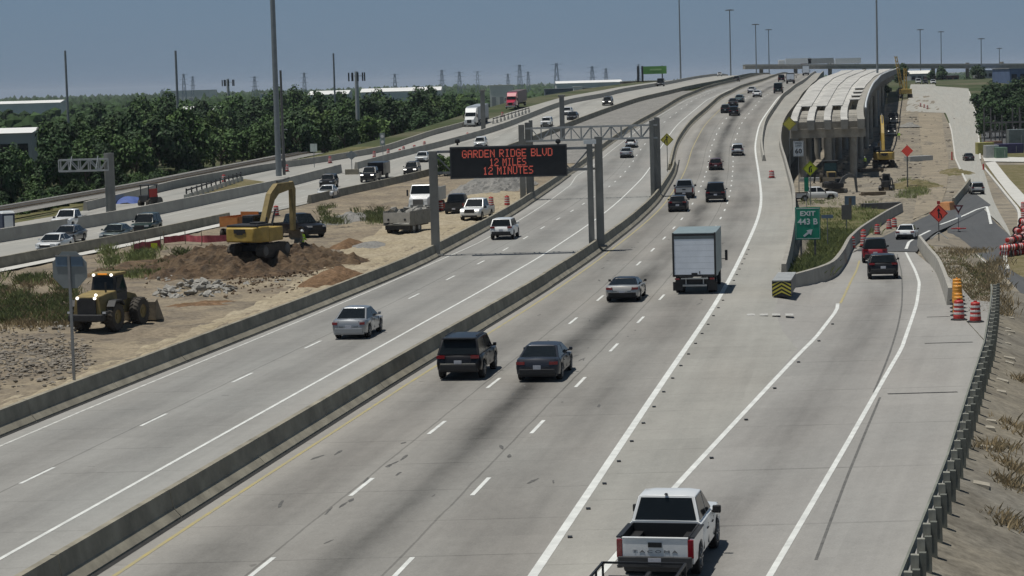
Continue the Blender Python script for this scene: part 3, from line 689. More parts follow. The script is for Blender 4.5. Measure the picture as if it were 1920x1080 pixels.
# ------------------------------------------------------------ vehicles
def ring(y, zl, zt, hw, k=1.0, crown=.02):
    h = zt-zl
    half = [(.84,zl),(.965,zl+.10*h),(1.0,zl+.48*h),(.985,zl+.74*h),(.945,zl+.93*h),(.86,zt)]
    r = [(hw*a, y, z) for a, z in half]
    return [(0,y,zl)]+r+[(0,y,zt+crown)]+[(-x,q,z) for x,q,z in reversed(r)]
def wheels(t, pos, r, wd, rim=None, lod=1, rubber=None):
    for x, y in pos:
        b = MB(); s = 1 if x > 0 else -1; n = 18 if lod == 0 else 12
        b.lathe([(r*.3,-wd*.42),(r*.66,-wd*.5),(r*.93,-wd*.5),(r,-wd*.36),(r,wd*.36),(r*.93,wd*.5),(r*.66,wd*.5),(r*.3,wd*.42)], 'x', n=n)
        wo = b.build('wheel', rubber or m_rub, t, smooth=40); wo.location = (x,y,r)
        if lod < 2:
            c = MB(); c.lathe([(r*.64,s*wd*.505),(r*.60,s*wd*.50),(r*.56,s*wd*.43),(r*.16,s*wd*.46),(.001,s*wd*.47)], 'x', n=n)
            if lod == 0:
                for i in range(5):
                    a = i*2*math.pi/5; c.bar((s*wd*.46,math.cos(a)*r*.12,math.sin(a)*r*.12),(s*wd*.48,math.cos(a)*r*.6,math.sin(a)*r*.6),r*.16,.03)
            c.build('rim', rim or m_rim, wo)
def greenhouse(t, mat, hb, ht, zb, H_, yrb, yrr, yrf, yfb, lod, bpil=True, split=None):
    zr_ = H_-.05
    B = lambda s,y: (s*hb,y,zb); Tp = lambda s,y: (s*ht,y,zr_)
    b = MB(); ym = (yrr+yrf)/2
    top = []
    for y, dz in ((yrr,0),(yrr*.66+yrf*.34,.035),(yrr*.33+yrf*.67,.04),(yrf,0)):
        top.append([(-ht,y,zr_),(-ht*.6,y,zr_+.03+dz),(ht*.6,y,zr_+.03+dz),(ht,y,zr_)])
    vs = [p for r in top for p in r]; fs = []
    for j in range(3):
        for i in range(3): fs.append((j*4+i, j*4+i+1, (j+1)*4+i+1, (j+1)*4+i))
    o = len(vs); vs += [B(-1,yrb),B(1,yrb),B(1,yfb),B(-1,yfb)]
    fs += [(o,o+1,3,0), (3,2,1,0), (o+2,o+3,12,15), (12,13,14,15), (o+1,o+2,15,11,7,3), (o+3,o,0,4,8,12), (o+3,o+2,o+1,o)]
    b.add(vs, fs); b.build('cabin', mat, t, smooth=35, bevel=.075 if lod < 2 else 0)
    P = MB(); P.panel([B(-1,yrb),B(1,yrb),Tp(1,yrr),Tp(-1,yrr)], .10, .012); P.build('rear_window', m_glass, t)
    P = MB(); P.panel([B(1,yfb),B(-1,yfb),Tp(-1,yrf),Tp(1,yrf)], .08, .012); P.build('windshield', m_glass, t)
    mids = split or [(yrb*.35+yfb*.65+.02)*0+(yrr+yrf)/2+.05]
    for s in (1,-1):
        ys = [yrb]+mids+[yfb]; yt = [yrr]+mids+[yrf]
        for j in range(len(ys)-1):
            cs = [B(s,ys[j]),B(s,ys[j+1]),Tp(s,yt[j+1]),Tp(s,yt[j])]
            if s < 0: cs = [cs[1],cs[0],cs[3],cs[2]]
            P = MB(); P.panel(cs, .11, .010); P.build('side_window', m_glass, t)
ST = {   # (y fraction of half length, low, belt/top as fraction of belt, half-width fraction)
}
def car(label, px, py, kind='sedan', mat=None, L=4.75, W=1.84, Ht=1.45, dirn=1, prof=None, lod=1, group=None, hd=None, dark_trim=None, rimm=None, lights=False, name=None, front=False, mirror=True, plate=True, near=.72, tl=(.36,.12), roof=None):
    """px, py: photo pixel where the middle of the near end stands on the road; dirn 1 drives away, -1 comes closer."""
    prof = prof or ZM
    p = pt(px,py,prof)
    h = heading(p.y) if hd is None else hd
    if dirn < 0: h += math.pi
    fwd = Vector((math.sin(h), math.cos(h),0))
    c = p + fwd*((L/2-near)*(1 if dirn > 0 else -1))
    c.z = prof(c.y)
    g = math.atan((prof(c.y+3)-prof(c.y-3))/6)*math.cos(h)
    cat = {'sedan':'car','coupe':'car','hatch':'car','suv':'SUV','pickup':'pickup truck','van':'van'}[kind]
    t = thing(name or {'sedan':'sedan_car','coupe':'sports_car','hatch':'hatchback_car','suv':'suv_car','pickup':'pickup_truck','van':'van'}[kind], label, cat, c, -h, group, g)
    hL, hw = L/2, W/2
    r = .33 if kind in ('sedan','coupe','hatch') else .38
    if kind == 'pickup': r = .41
    zb = {'sedan':.93,'coupe':.88,'hatch':.95,'suv':1.08,'pickup':1.22,'van':1.10}[kind]     # belt line
    wf, wr = hL-.92, -(hL-1.02)
    if kind == 'pickup': wr = -(hL-1.25); wf = hL-.98
    arch = r*2+.05
    lo = .22 if kind in ('sedan','coupe','hatch') else .34
    trim = dark_trim or m_black
    # -- lower body
    hood = zb-.06 if kind not in ('pickup','suv') else zb-.02
    def arch_st(yc, zt0, zt1, w0, w1):
        a = r+.10
        return [(yc-a, lo, zt0, w0), (yc-a+.02, arch*.62, zt0, w0), (yc-a*.6, arch*.92, zt0*.5+zt1*.5, w0), (yc, arch, zt0*.5+zt1*.5, (w0+w1)/2), (yc+a*.6, arch*.92, zt1, w1), (yc+a-.02, arch*.62, zt1, w1), (yc+a, lo, zt1, w1)]
    st = []
    if kind != 'pickup':
        tail = {'sedan':zb+.06,'coupe':zb+.05,'hatch':zb+.02,'suv':zb,'van':zb}[kind]
        st += [(-hL, lo+.22, tail-.30, .74), (-hL+.04, lo+.10, tail-.15, .86), (-hL+.14, lo+.06, tail-.03, .945), (-hL+.34, lo+.02, tail, .985)]
        st += arch_st(wr, tail, zb, .995, 1.0)
        st += [(0, lo, zb, 1.0)]
    else:
        st += [(-hL+1.72, lo, zb, .985), (-hL+1.76, lo, zb, 1.0), (.2, lo, zb, 1.0)]
    drop = .10 if kind in ('sedan','coupe') else .06
    st += arch_st(wf, hood-.01, hood-drop, 1.0, .985)
    st += [(hL-.34, lo+.02, hood-drop-.03, .95), (hL-.12, lo+.05, hood-drop-.10, .89), (hL-.03, lo+.10, hood-drop-.22, .82), (hL, lo+.18, hood-drop-.34, .76)]
    st.sort(key=lambda q: q[0])
    b = MB(); b.loft([ring(y,a,z,hw*k) for y,a,z,k in st]); b.build('body', mat, t, smooth=38)
    u = MB(); u.box((0,0,lo+.16),(W*.80,L*.90,.34)); u.build('underbody', m_under, t)
    # -- cabin
    bodym = mat; mat = roof or mat
    if kind == 'sedan': greenhouse(t, mat, hw*.91, hw*.70, zb-.01, Ht, -hL+.50, -hL+1.48, hL-2.05, hL-1.15, lod)
    elif kind == 'coupe': greenhouse(t, mat, hw*.88, hw*.66, zb-.01, Ht, -hL+.45, -hL+1.55, hL-2.0, hL-1.3, lod)
    elif kind == 'hatch': greenhouse(t, mat, hw*.91, hw*.72, zb-.01, Ht, -hL+.16, -hL+.62, hL-1.95, hL-1.15, lod)
    elif kind == 'suv': greenhouse(t, mat, hw*.92, hw*.76, zb-.01, Ht, -hL+.12, -hL+.48, hL-2.0, hL-1.35, lod, split=[-.62*L/4.7, .52])
    elif kind == 'van': greenhouse(t, mat, hw*.95, hw*.86, zb-.01, Ht, -hL+.05, -hL+.14, hL-1.35, hL-.72, lod, split=[-.7,.7])
    else: greenhouse(t, mat, hw*.90, hw*.74, zb-.01, Ht, -hL+1.76, -hL+1.98, hL-2.35, hL-1.62, lod, split=[-hL+2.9])
    mat = bodym
    if kind == 'pickup':
        zb -= .12
        z0, y0, y1, a = .48, -hL+.06, -hL+1.78, r+.10
        prof_ = [(y0,z0)] + [(wr-a,z0),(wr-a+.03,arch*.65),(wr-a*.6,arch*.92),(wr,arch),(wr+a*.6,arch*.92),(wr+a-.03,arch*.65),(wr+a,z0)] + [(y1,z0),(y1,zb+.02),(y0,zb+.02)]
        bb = MB()
        for s in (1,-1):
            x1, x0 = s*hw*.985, s*(hw*.985-.10); bb.prism(prof_ if s > 0 else prof_, min(x0,x1), max(x0,x1))
        bb.box((0,y1-.04,(zb+.78)/2),(W*.88,.06,zb-.78)); bo = bb.build('bed', mat, t, smooth=30, bevel=.015 if lod < 2 else 0)
        f = MB(); f.box((0,(y0+y1)/2,.74),(W*.9,y1-y0-.06,.06)); f.box((0,y1-.09,.97),(W*.84,.04,.42)); 
        for s in (1,-1): f.box((s*(hw*.985-.12),(y0+y1)/2,.96),(.04,y1-y0-.1,.42)); f.box((s*(hw*.985-.28),wr,.86),(.26,.9,.22)); f.box((s*(hw*.985-.05),(y0+y1)/2,zb+.035),(.13,y1-y0,.03))
        f.build('bed_liner', m_black, t)
        tg = MB(); tg.box((0,y0-.02,(zb+.02+.62)/2),(W*.845,.07,zb-.60)); tg.box((0,y0-.015,zb+.03),(W*.845,.11,.03)); to = tg.build('tailgate', mat, t, bevel=.012 if lod < 2 else 0)
        hn = MB(); hn.box((0,y0-.062,zb-.14),(.34,.03,.12)); hn.build('handle', m_black, to)
        bp = MB(); bp.box((0,-hL+.0,.54),(W*.94,.20,.26)); bp.box((0,-hL+.30,.40),(W*.80,.5,.24)); bp.box((0,-hL-.03,.66),(W*.5,.14,.03)); bp.build('rear_bumper', trim, t, bevel=.02)
        for s in (1,-1):
            q = MB(); q.box((s*(hw*.985-.075),y0-.02,zb-.24),(.15,.09,.46)); q.build('tail_light', m_red, t, bevel=.015 if lod == 0 else 0)
    else:
        zt = {'sedan':zb-.13,'coupe':zb-.10,'hatch':zb-.02,'suv':zb-.08,'van':zb-.05}[kind]
        sw, sh = tl if kind != 'van' else (.16,.45)
        for s in (1,-1):
            q = MB(); q.box((s*(hw*.88-sw/2+.04),-hL+.065,zt),(sw,.14,sh),rz=s*.16); q.build('tail_light', m_red, t)
        q = MB(); q.box((0,-hL+.02,lo+.22),(W*.80,.12,.24)); q.box((0,-hL+.10,lo+.10),(W*.86,.2,.14)); q.build('rear_bumper', trim, t, bevel=.03 if lod < 2 else 0)
    if plate:
        q = MB(); q.box((0,-hL-.015 if kind != 'pickup' else -hL-.10,(zb-.30) if kind != 'pickup' else .57),(.32,.03,.16)); q.build('number_plate', m_plate, t)
    # -- front
    zh = hood-.25
    if lod < 2 or dirn < 0:
        for s in (1,-1):
            q = MB(); q.box((s*hw*.66,hL-.10,zh+.04),(.38,.16,.14),rz=-s*.30); q.build('headlight', m_glow if lights else m_lamp, t)
        q = MB(); q.box((0,hL-.04,zh-.06 if kind != 'pickup' else zh-.04),(W*.46,.12,.20 if kind not in ('suv','pickup') else .32)); q.build('grille', m_black, t)
        q = MB(); q.box((0,hL-.05,lo+.12),(W*.70,.14,.16)); q.build('front_bumper', m_black, t, bevel=.02 if lod < 2 else 0)
    if mirror:
        for s in (1,-1):
            ym = {'pickup':hL-1.75,'suv':hL-1.5,'van':hL-.9}.get(kind, hL-1.5)
            q = MB(); mw = .22 if kind == 'pickup' else .15; q.box((s*(hw+mw*.35),ym,zb+.09),(mw,.12,mw*.9)); q.bar((s*(hw*.9),ym,zb+.02),(s*(hw+.03),ym,zb+.06),.06); q.build('mirror', m_black if (dark_trim and dark_trim is not mat) or kind == 'pickup' else mat, t, bevel=.03 if lod == 0 else 0)
    if lod == 0:
        sm = MB()
        for s in (1,-1):
            for yy in ((hL-1.45,hL-2.45,hL-3.35) if kind != 'pickup' else (hL-1.7,hL-2.7,hL-3.55)): sm.bar((s*hw*.990,yy,lo+.16),(s*hw*.975,yy,zb-.08),.02,.022)
            if kind != 'pickup':
                sm.bar((s*hw*.52,-hL-.002,lo+.42),(s*hw*.60,-hL+.07,zb-.02),.02); sm.bar((s*hw*.3,-hL-.004,lo+.42),(s*hw*.52,-hL-.002,lo+.42),.02)
            else: sm.bar((s*hw*.86,-hL+.02,.64),(s*hw*.86,-hL+.02,zb),.015)
        if kind == 'suv': sm.box((0,-hL+.40,Ht-.03),(W*.70,.34,.05)); sm.bar((0,-hL+.17,zb+.06),(-.32,-hL+.24,zb+.20),.025)
        if kind == 'sedan': sm.box((0,-hL+.72,zb+.05),(.5,.05,.015))
        tag(sm.build('panel_gap', m_black, t), None, None, None, 'stuff')
        for s in (1,-1):
            for yy in ((-.55,.55) if kind != 'pickup' else (.05,.95)):
                q = MB(); q.box((s*(hw*.992+.012),yy-.25,zb-.17),(.025,.2,.035)); q.build('door_handle', m_black if kind == 'pickup' else mat, t)
    wheels(t, [(s*(hw-.13),y) for s in (1,-1) for y in (wf,wr)], r, .24, rimm, lod)
    return t

P_white = paint('white', (.74,.75,.74)); P_black = paint('black', (.010,.010,.012)); P_silver = paint('silver', (.29,.305,.32), .45, .32)
P_navy = paint('slate', (.030,.034,.045), .3, .3); P_grey = paint('grey', (.13,.135,.14), .3, .32); P_maroon = paint('maroon', (.055,.014,.018))
P_green = paint('greengrey', (.11,.135,.125), .3); P_dgreen = paint('darkgreen', (.022,.040,.034)); P_red = paint('red', (.24,.020,.028)); P_chp = paint('champagne', (.40,.395,.375), .3)
P_teal = paint('teal', (.10,.15,.155), .3); P_dgrey = paint('charcoal', (.045,.047,.05), .2); P_lgrey = paint('pale_silver', (.50,.51,.51), .35)

# northbound main lanes
tac = car('white pickup with an open black bed and a small trailer, nearest the camera', 1238, 1082, 'pickup', P_white, 5.4, 1.95, 1.86, 1, lod=0, hd=heading(57)+R(3.8), dark_trim=M('bumper_dark', (.035,.036,.038), .55))
tg = [o for o in tac.children if o.name.startswith('tailgate')][0]
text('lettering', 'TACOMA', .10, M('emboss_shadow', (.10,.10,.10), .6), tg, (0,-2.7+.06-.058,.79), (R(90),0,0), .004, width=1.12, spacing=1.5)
q = MB(); q.box((0,-2.72,.66),(1.62,.02,.015)); q.build('trim_strip', M('trim_grey', (.25,.25,.26), .5), tac)
q = MB(); q.cyl((0,-.75,1.86),(0,-.75,1.90),.055,.03,8); q.build('roof_aerial', m_black, tac)
car('black SUV with a bright chrome glint, in the left lane beside the barrier', 865, 710, 'suv', P_black, 4.85, 1.96, 1.78, 1, lod=0)
q = [o for o in COL.objects if o.name.startswith('suv_car')][-1]
k_ = MB(); k_.box((0,-2.44,.72),(1.5,.03,.03)); k_.build('chrome_strip', m_chrome, q)
k_ = MB(); 
for s in (1,-1): k_.box((s*.66,.1-.5,1.80),(.04,2.2,.04))
k_.build('roof_rail', m_black, q)
car('dark slate sedan beside the black SUV, in the middle lane', 1012, 713, 'sedan', P_navy, 4.9, 1.87, 1.42, 1, lod=0)
car('low grey sports sedan with a black rear window, left of the box truck', 1169, 565, 'coupe', P_chp, 4.75, 1.94, 1.26, 1, lod=0, dark_trim=m_under, roof=P_black)
car('black hatchback close behind the silver pickup by the gantry post', 1271, 397, 'hatch', P_black, 4.3, 1.82, 1.50, 1)
car('silver grey pickup ahead of the black hatchback', 1283, 372, 'pickup', P_lgrey, 5.5, 2.0, 1.88, 1)
car('tall black SUV with a bright rear glint, ahead of the box truck', 1342, 379, 'suv', P_black, 5.0, 2.02, 1.95, 1)
car('dark maroon hatchback alone in the middle of the main lanes', 1342, 319, 'hatch', P_maroon, 4.4, 1.84, 1.55, 1)
car('silver SUV in the right lane by the start of the hill', 1383, 292, 'suv', P_lgrey, 4.6, 1.85, 1.70, 1)
car('black SUV at the rear of the cluster on the hill', 1376, 217, 'suv', P_black, 4.6, 1.86, 1.7, 1, lod=2)
car('black hatchback beside the barrier in the cluster on the hill', 1360, 212, 'hatch', P_black, 4.3, 1.8, 1.6, 1, lod=2)
car('charcoal sedan in the cluster on the hill', 1374, 199, 'sedan', P_dgrey, 4.7, 1.82, 1.5, 1, lod=2)
car('pale teal sedan leading the cluster on the hill', 1386, 192, 'sedan', P_teal, 4.7, 1.82, 1.5, 1, lod=2)
car('white sedan halfway up the hill, nearer of two', 1419, 182, 'sedan', P_white, 4.8, 1.84, 1.45, 1, lod=2)
car('white sedan halfway up the hill, farther of two', 1409, 175, 'sedan', P_lgrey, 4.8, 1.84, 1.45, 1, lod=2)
car('dark tall van high on the hill behind the white box van', 1459, 175, 'van', P_dgreen, 5.2, 2.05, 2.3, 1, lod=2)
car('maroon van high on the hill beside the white box van', 1465, 153, 'van', P_maroon, 5.0, 2.0, 2.1, 1, lod=2)
car('white sedan nearing the crest of the main lanes', 1432, 138, 'sedan', P_white, 4.8, 1.84, 1.5, 1, lod=2)
# express lanes
car('silver sedan alone in the near express lane', 660, 634, 'sedan', P_silver, 4.55, 1.76, 1.48, 1, lod=0, dark_trim=P_silver, tl=(.26,.13))
car('white SUV under the message sign in the express lane', 942, 449, 'suv', P_white, 4.6, 1.88, 1.68, 1)
car('silver sedan beyond the gantry in the express lanes', 1174, 296, 'sedan', P_silver, 4.7, 1.84, 1.46, 1)
car('white hatchback just ahead of the silver sedan beyond the gantry', 1183, 277, 'hatch', P_white, 4.4, 1.84, 1.55, 1)
car('dark grey SUV high in the express lanes near the orange arrow trailer', 1381, 153, 'suv', P_dgrey, 4.8, 1.95, 1.8, 1, lod=2)
# southbound lanes
sbh = lambda px,py: heading(pt(px,py).y)
car('white sedan front-left in the southbound lanes behind the stop sign', 90, 474, 'sedan', P_white, 4.75, 1.84, 1.45, -1, lod=1)
car('grey sedan just behind the white sedan at the left edge', 118, 457, 'sedan', P_grey, 4.8, 1.84, 1.47, -1, lod=1)
car('green grey sedan half hidden by the southbound barrier', 208, 454, 'sedan', P_green, 4.7, 1.84, 1.45, -1, lod=1)
car('dark green boxy SUV following the green grey sedan', 266, 441, 'suv', P_dgreen, 4.4, 1.88, 1.85, -1, lod=1)
car('white sedan on the southbound lanes above the excavator boom', 610, 372, 'sedan', P_white, 4.7, 1.82, 1.45, -1, lod=1)
car('small black SUV right behind the white sedan above the excavator', 613, 353, 'suv', P_black, 4.5, 1.84, 1.7, -1, lod=1)
car('long black pickup on the southbound lanes left of the message sign', 690, 342, 'pickup', P_black, 5.9, 2.0, 1.95, -1, lod=1, lights=True)
car('black SUV nearer the message sign on the southbound lanes', 770, 329, 'suv', P_black, 4.8, 1.95, 1.8, -1, lod=1, lights=True)
car('white sedan emerging left of the message sign', 790, 304, 'sedan', P_white, 4.7, 1.84, 1.46, -1)
car('white SUV left of the tall grey column on the southbound lanes', 1023, 238, 'suv', P_white, 4.6, 1.86, 1.65, -1)
car('grey sedan just right of the tall grey column', 1072, 225, 'sedan', P_dgrey, 4.7, 1.84, 1.46, -1)
car('white sedan half hidden behind the tall grey column', 1062, 216, 'sedan', P_white, 4.7, 1.84, 1.46, -1)
car('black SUV alone on the southbound slope', 1138, 198, 'suv', P_black, 4.7, 1.92, 1.75, -1, lights=True)
car('white hatchback seen over the top of the message sign', 899, 276, 'hatch', P_white, 4.4, 1.84, 1.55, -1)
car('dark van with a white roof far up the southbound lanes', 1238, 162, 'van', P_dgrey, 5.0, 2.0, 2.3, -1, lod=2)
car('white sedan with lit headlamps near the southbound crest', 1392, 137, 'sedan', P_white, 4.8, 1.84, 1.5, -1, lod=2, lights=True)
car('white SUV beside the orange arrow trailer', 1349, 143, 'suv', P_white, 4.8, 1.9, 1.75, -1, lod=2)
for i, (px, py, kd, mt_, lb) in enumerate(((1424,131,'sedan',P_white,'white sedan on the southbound crest, leftmost'),(1442,130,'suv',P_white,'white SUV on the southbound crest beside the light pole'),(1409,134,'sedan',P_dgrey,'dark sedan coming over the southbound crest'))):
    car(lb, px, py, kd, mt_, 4.8, 1.9, 1.7, -1, lod=2)
# median
car('white pickup facing the camera on the dirt under the message sign', 884, 414, 'pickup', P_white, 5.8, 2.02, 1.95, -1, lod=1, hd=heading(200)+.10, lights=True)
car('dusty grey pickup parked behind the white pickup on the dirt', 853, 402, 'pickup', P_dgrey, 5.7, 2.0, 1.9, 1, lod=1, hd=heading(220))
car('black pickup parked behind the yellow excavator', 588, 446, 'pickup', P_black, 5.9, 2.05, 2.0, -1, lod=1, hd=-.62)
cc = pt(690,342); hh = heading(cc.y)+math.pi; cc = cc-Vector((math.sin(hh),math.cos(hh),0))*9.4; cc.z = ZM(cc.y)
t = thing('cargo_trailer', 'dark enclosed trailer towed by the long black pickup on the southbound lanes', 'trailer', cc, -hh)
b = MB(); b.box((0,0,1.35),(2.1,6.0,1.7)); b.build('box', P_black, t, bevel=.08); b = MB(); b.bar((0,3.0,.5),(0,4.2,.5),.12); b.build('drawbar', m_black, t)
wheels(t, [(s*1.0,y) for s in (1,-1) for y in (-.6,.4)], .36, .22, m_rim, 1)
# exit ramp and lower level
car('dark red SUV braking on the exit ramp', 1641, 493, 'suv', P_red, 4.4, 1.90, 1.85, 1, ZL, lod=1, dark_trim=m_black, roof=P_black)
car('black sedan with red tail lamps on the exit ramp', 1656, 523, 'suv', P_black, 4.8, 1.94, 1.58, 1, ZL, lod=1)
car('white sedan turning onto the new asphalt', 1698, 450, 'coupe', P_white, 4.7, 1.85, 1.42, 1, ZL, lod=1, hd=heading(200)+.12, dark_trim=m_under)
car('silver SUV waiting where the asphalt meets the frontage road', 1833, 365, 'suv', P_chp, 4.7, 1.92, 1.7, 1, ZL, lod=1, hd=heading(250))
car('dark grey sedan farther along the frontage road', 1818, 302, 'sedan', P_dgrey, 4.7, 1.84, 1.5, 1, ZL, lod=1, hd=heading(300)-.03)
wp = car('white crew pickup parked side-on in the construction pit', 1500, 377, 'pickup', P_white, 5.8, 1.98, 1.9, 1, ZL, lod=1, hd=R(88))
car('white van at the far end of the frontage road, leftmost of three', 1722, 157, 'van', P_white, 5.0, 2.0, 2.1, -1, ZL, lod=2, hd=heading(800))
car('dark SUV between two white vehicles at the far end of the frontage road', 1735, 158, 'suv', P_dgrey, 4.8, 2.0, 1.8, -1, ZL, lod=2, hd=heading(800))
car('white SUV at the far end of the frontage road, rightmost of three', 1750, 158, 'suv', P_white, 4.8, 2.0, 1.8, -1, ZL, lod=2, hd=heading(800))

# small trailer behind the nearest pickup: only its front corner is in the picture
c = tac.matrix_basis.to_translation(); h = heading(57)+R(3.8); bk = Vector((-math.sin(h),-math.cos(h),0))
tp = c+bk*5.72; tp.z = 0
t = thing('utility_trailer', 'black tubular utility trailer hitched to the nearest white pickup', 'trailer', tp, -h)
b = MB(); b.box((0,0,.52),(1.7,2.6,.08)); b.build('deck', m_black, t)
b = MB()
for s in (1,-1):
    b.bar((s*1.0,1.34,.42),(s*1.0,-1.3,.42),.07); b.bar((s*1.0,1.34,.86),(s*1.0,-1.3,.86),.05)
    for y in (1.34,.45,-.45,-1.3): b.bar((s*1.0,y,.40),(s*1.0,y,.88),.05)
b.bar((-1.0,1.34,.86),(1.0,1.34,.86),.05); b.bar((-1.0,1.34,.42),(1.0,1.34,.42),.07)
b.build('rail_frame', m_black, t)
b = MB(); b.bar((0,1.3,.44),(0,2.15,.44),.09); b.build('drawbar', m_black, t)
wheels(t, [(.86,-.3),(-.86,-.3)], .33, .2, m_lsteel, 1)

# box truck
def place(px, py, L, prof=ZM, dirn=1, hd=None):
    p = pt(px,py,prof); h = heading(p.y) if hd is None else hd
    if dirn < 0: h += math.pi
    c = p+Vector((math.sin(h),math.cos(h),0))*(L/2)*(1 if dirn > 0 else -1); c.z = prof(c.y)
    return c, h, math.atan((prof(c.y+3)-prof(c.y-3))/6)*math.cos(h)
def box_truck(label, px, py, L=7.6, W=2.5, lod=0, body=None, cargo=None, ht=3.55):
    c, h, g = place(px,py,L); t = thing('box_truck', label, 'truck', c, -h, None, g)
    cargo = cargo or M('cargo_aluminium', (.24,.30,.31), .5, .2, var=.12); yb, yf = -L/2, L/2-2.0
    z0 = 1.02
    b = MB(); b.box((0,(yb+yf)/2+.02,(z0+ht)/2),(W,yf-yb-.04,ht-z0)); co = b.build('cargo_box', cargo, t, bevel=.03)
    b = MB(); b.box((-W/2+.05,yb+.0,(z0+ht)/2),(.10,.06,ht-z0)); b.box((W/2-.05,yb,(z0+ht)/2),(.10,.06,ht-z0)); b.box((0,yb,ht-.12),(W-.2,.06,.12)); b.box((0,yb,z0+.06),(W-.2,.06,.12)); b.build('door_frame', m_mach, co)
    b = MB(); b.box((0,yb+.01,ht-.27),(W-.22,.05,.18)); b.build('header_panel', M('header_grey', (.16,.19,.19), .6), co)
    d = MB()
    n = 6
    for i in range(n):
        hh = (ht-.36-z0-.12)/n; d.box((0,yb+.012,z0+.12+hh*(i+.5)),(W-.22,.04,hh-.008))
    do = d.build('roll_door', M('roll_door_white', (.78,.82,.87), .5, var=.05), co)
    b = MB(); b.box((0,yb-.02,z0+.17),(.34,.05,.10)); b.box((.30,yb-.02,z0+.24),(.05,.05,.14)); b.build('latch', m_black, do)
    b = MB(); b.box((-.42,0,.80),(.16,L-.4,.26)); b.box((.42,0,.80),(.16,L-.4,.26)); b.box((0,yb+.25,.72),(W*.9,.10,.30)); b.build('chassis', m_mach, t)
    b = MB(); b.box((0,yb-.02,.92),(W*.62,.08,.07)); b.box((0,yb+.02,.52),(W*.55,.10,.10)); b.bar((-.5,yb+.05,.55),(-.5,yb+.05,.9),.06); b.bar((.5,yb+.05,.55),(.5,yb+.05,.9),.06); b.build('rear_bumper', m_lsteel, t)
    for s in (1,-1):
        q = MB(); q.box((s*W*.40,yb-.01,.90),(.26,.06,.10)); q.build('tail_light', m_red, t)
        q = MB(); q.box((s*W*.40,yb+1.1-.75,.45),(.55,.03,.5)); q.build('mud_flap', m_black, t)
    cab = body or P_white
    b = MB(); b.loft([[(-1.02,yf+.02,.6),(1.02,yf+.02,.6),(.98,yf+.02,2.3),(-.98,yf+.02,2.3)],[(-1.02,yf+1.0,.6),(1.02,yf+1.0,.6),(.92,yf+.95,2.35),(-.92,yf+.95,2.35)],[(-1.0,yf+1.45,.6),(1.0,yf+1.45,.6),(.95,yf+1.45,1.45),(-.95,yf+1.45,1.45)],[(-.95,yf+2.0,.6),(.95,yf+2.0,.6),(.9,yf+2.0,1.25),(-.9,yf+2.0,1.25)]]); b.build('cab', cab, t, bevel=.05)
    q = MB(); q.panel([(.9,yf+1.45,1.48),(-.9,yf+1.45,1.48),(-.88,yf+.98,2.28),(.88,yf+.98,2.28)],.05); q.build('windshield', m_glass, t)
    for s in (1,-1):
        q = MB(); q.bar((s*1.0,yf+1.2,1.5),(s*1.42,yf+1.15,1.5),.04); q.box((s*1.47,yf+1.15,1.72),(.16,.10,.62)); q.build('mirror', m_black, t)
    wheels(t, [(s*x,yb+1.45) for s in (1,-1) for x in (1.05,.78)]+[(s*1.0,yf+.9) for s in (1,-1)], .46, .26, m_lsteel, 1)
    return t
bt = box_truck('large box truck with a pale roll-up door in the right lane', 1303, 552)
box_truck('small white box truck high on the hill', 1482, 157, 6.8, 2.2, 1, cargo=P_white, ht=3.0)
box_truck('big white box truck at the crest of the main lanes', 1511, 142, 9, 2.6, 1, cargo=P_white, ht=4.0)

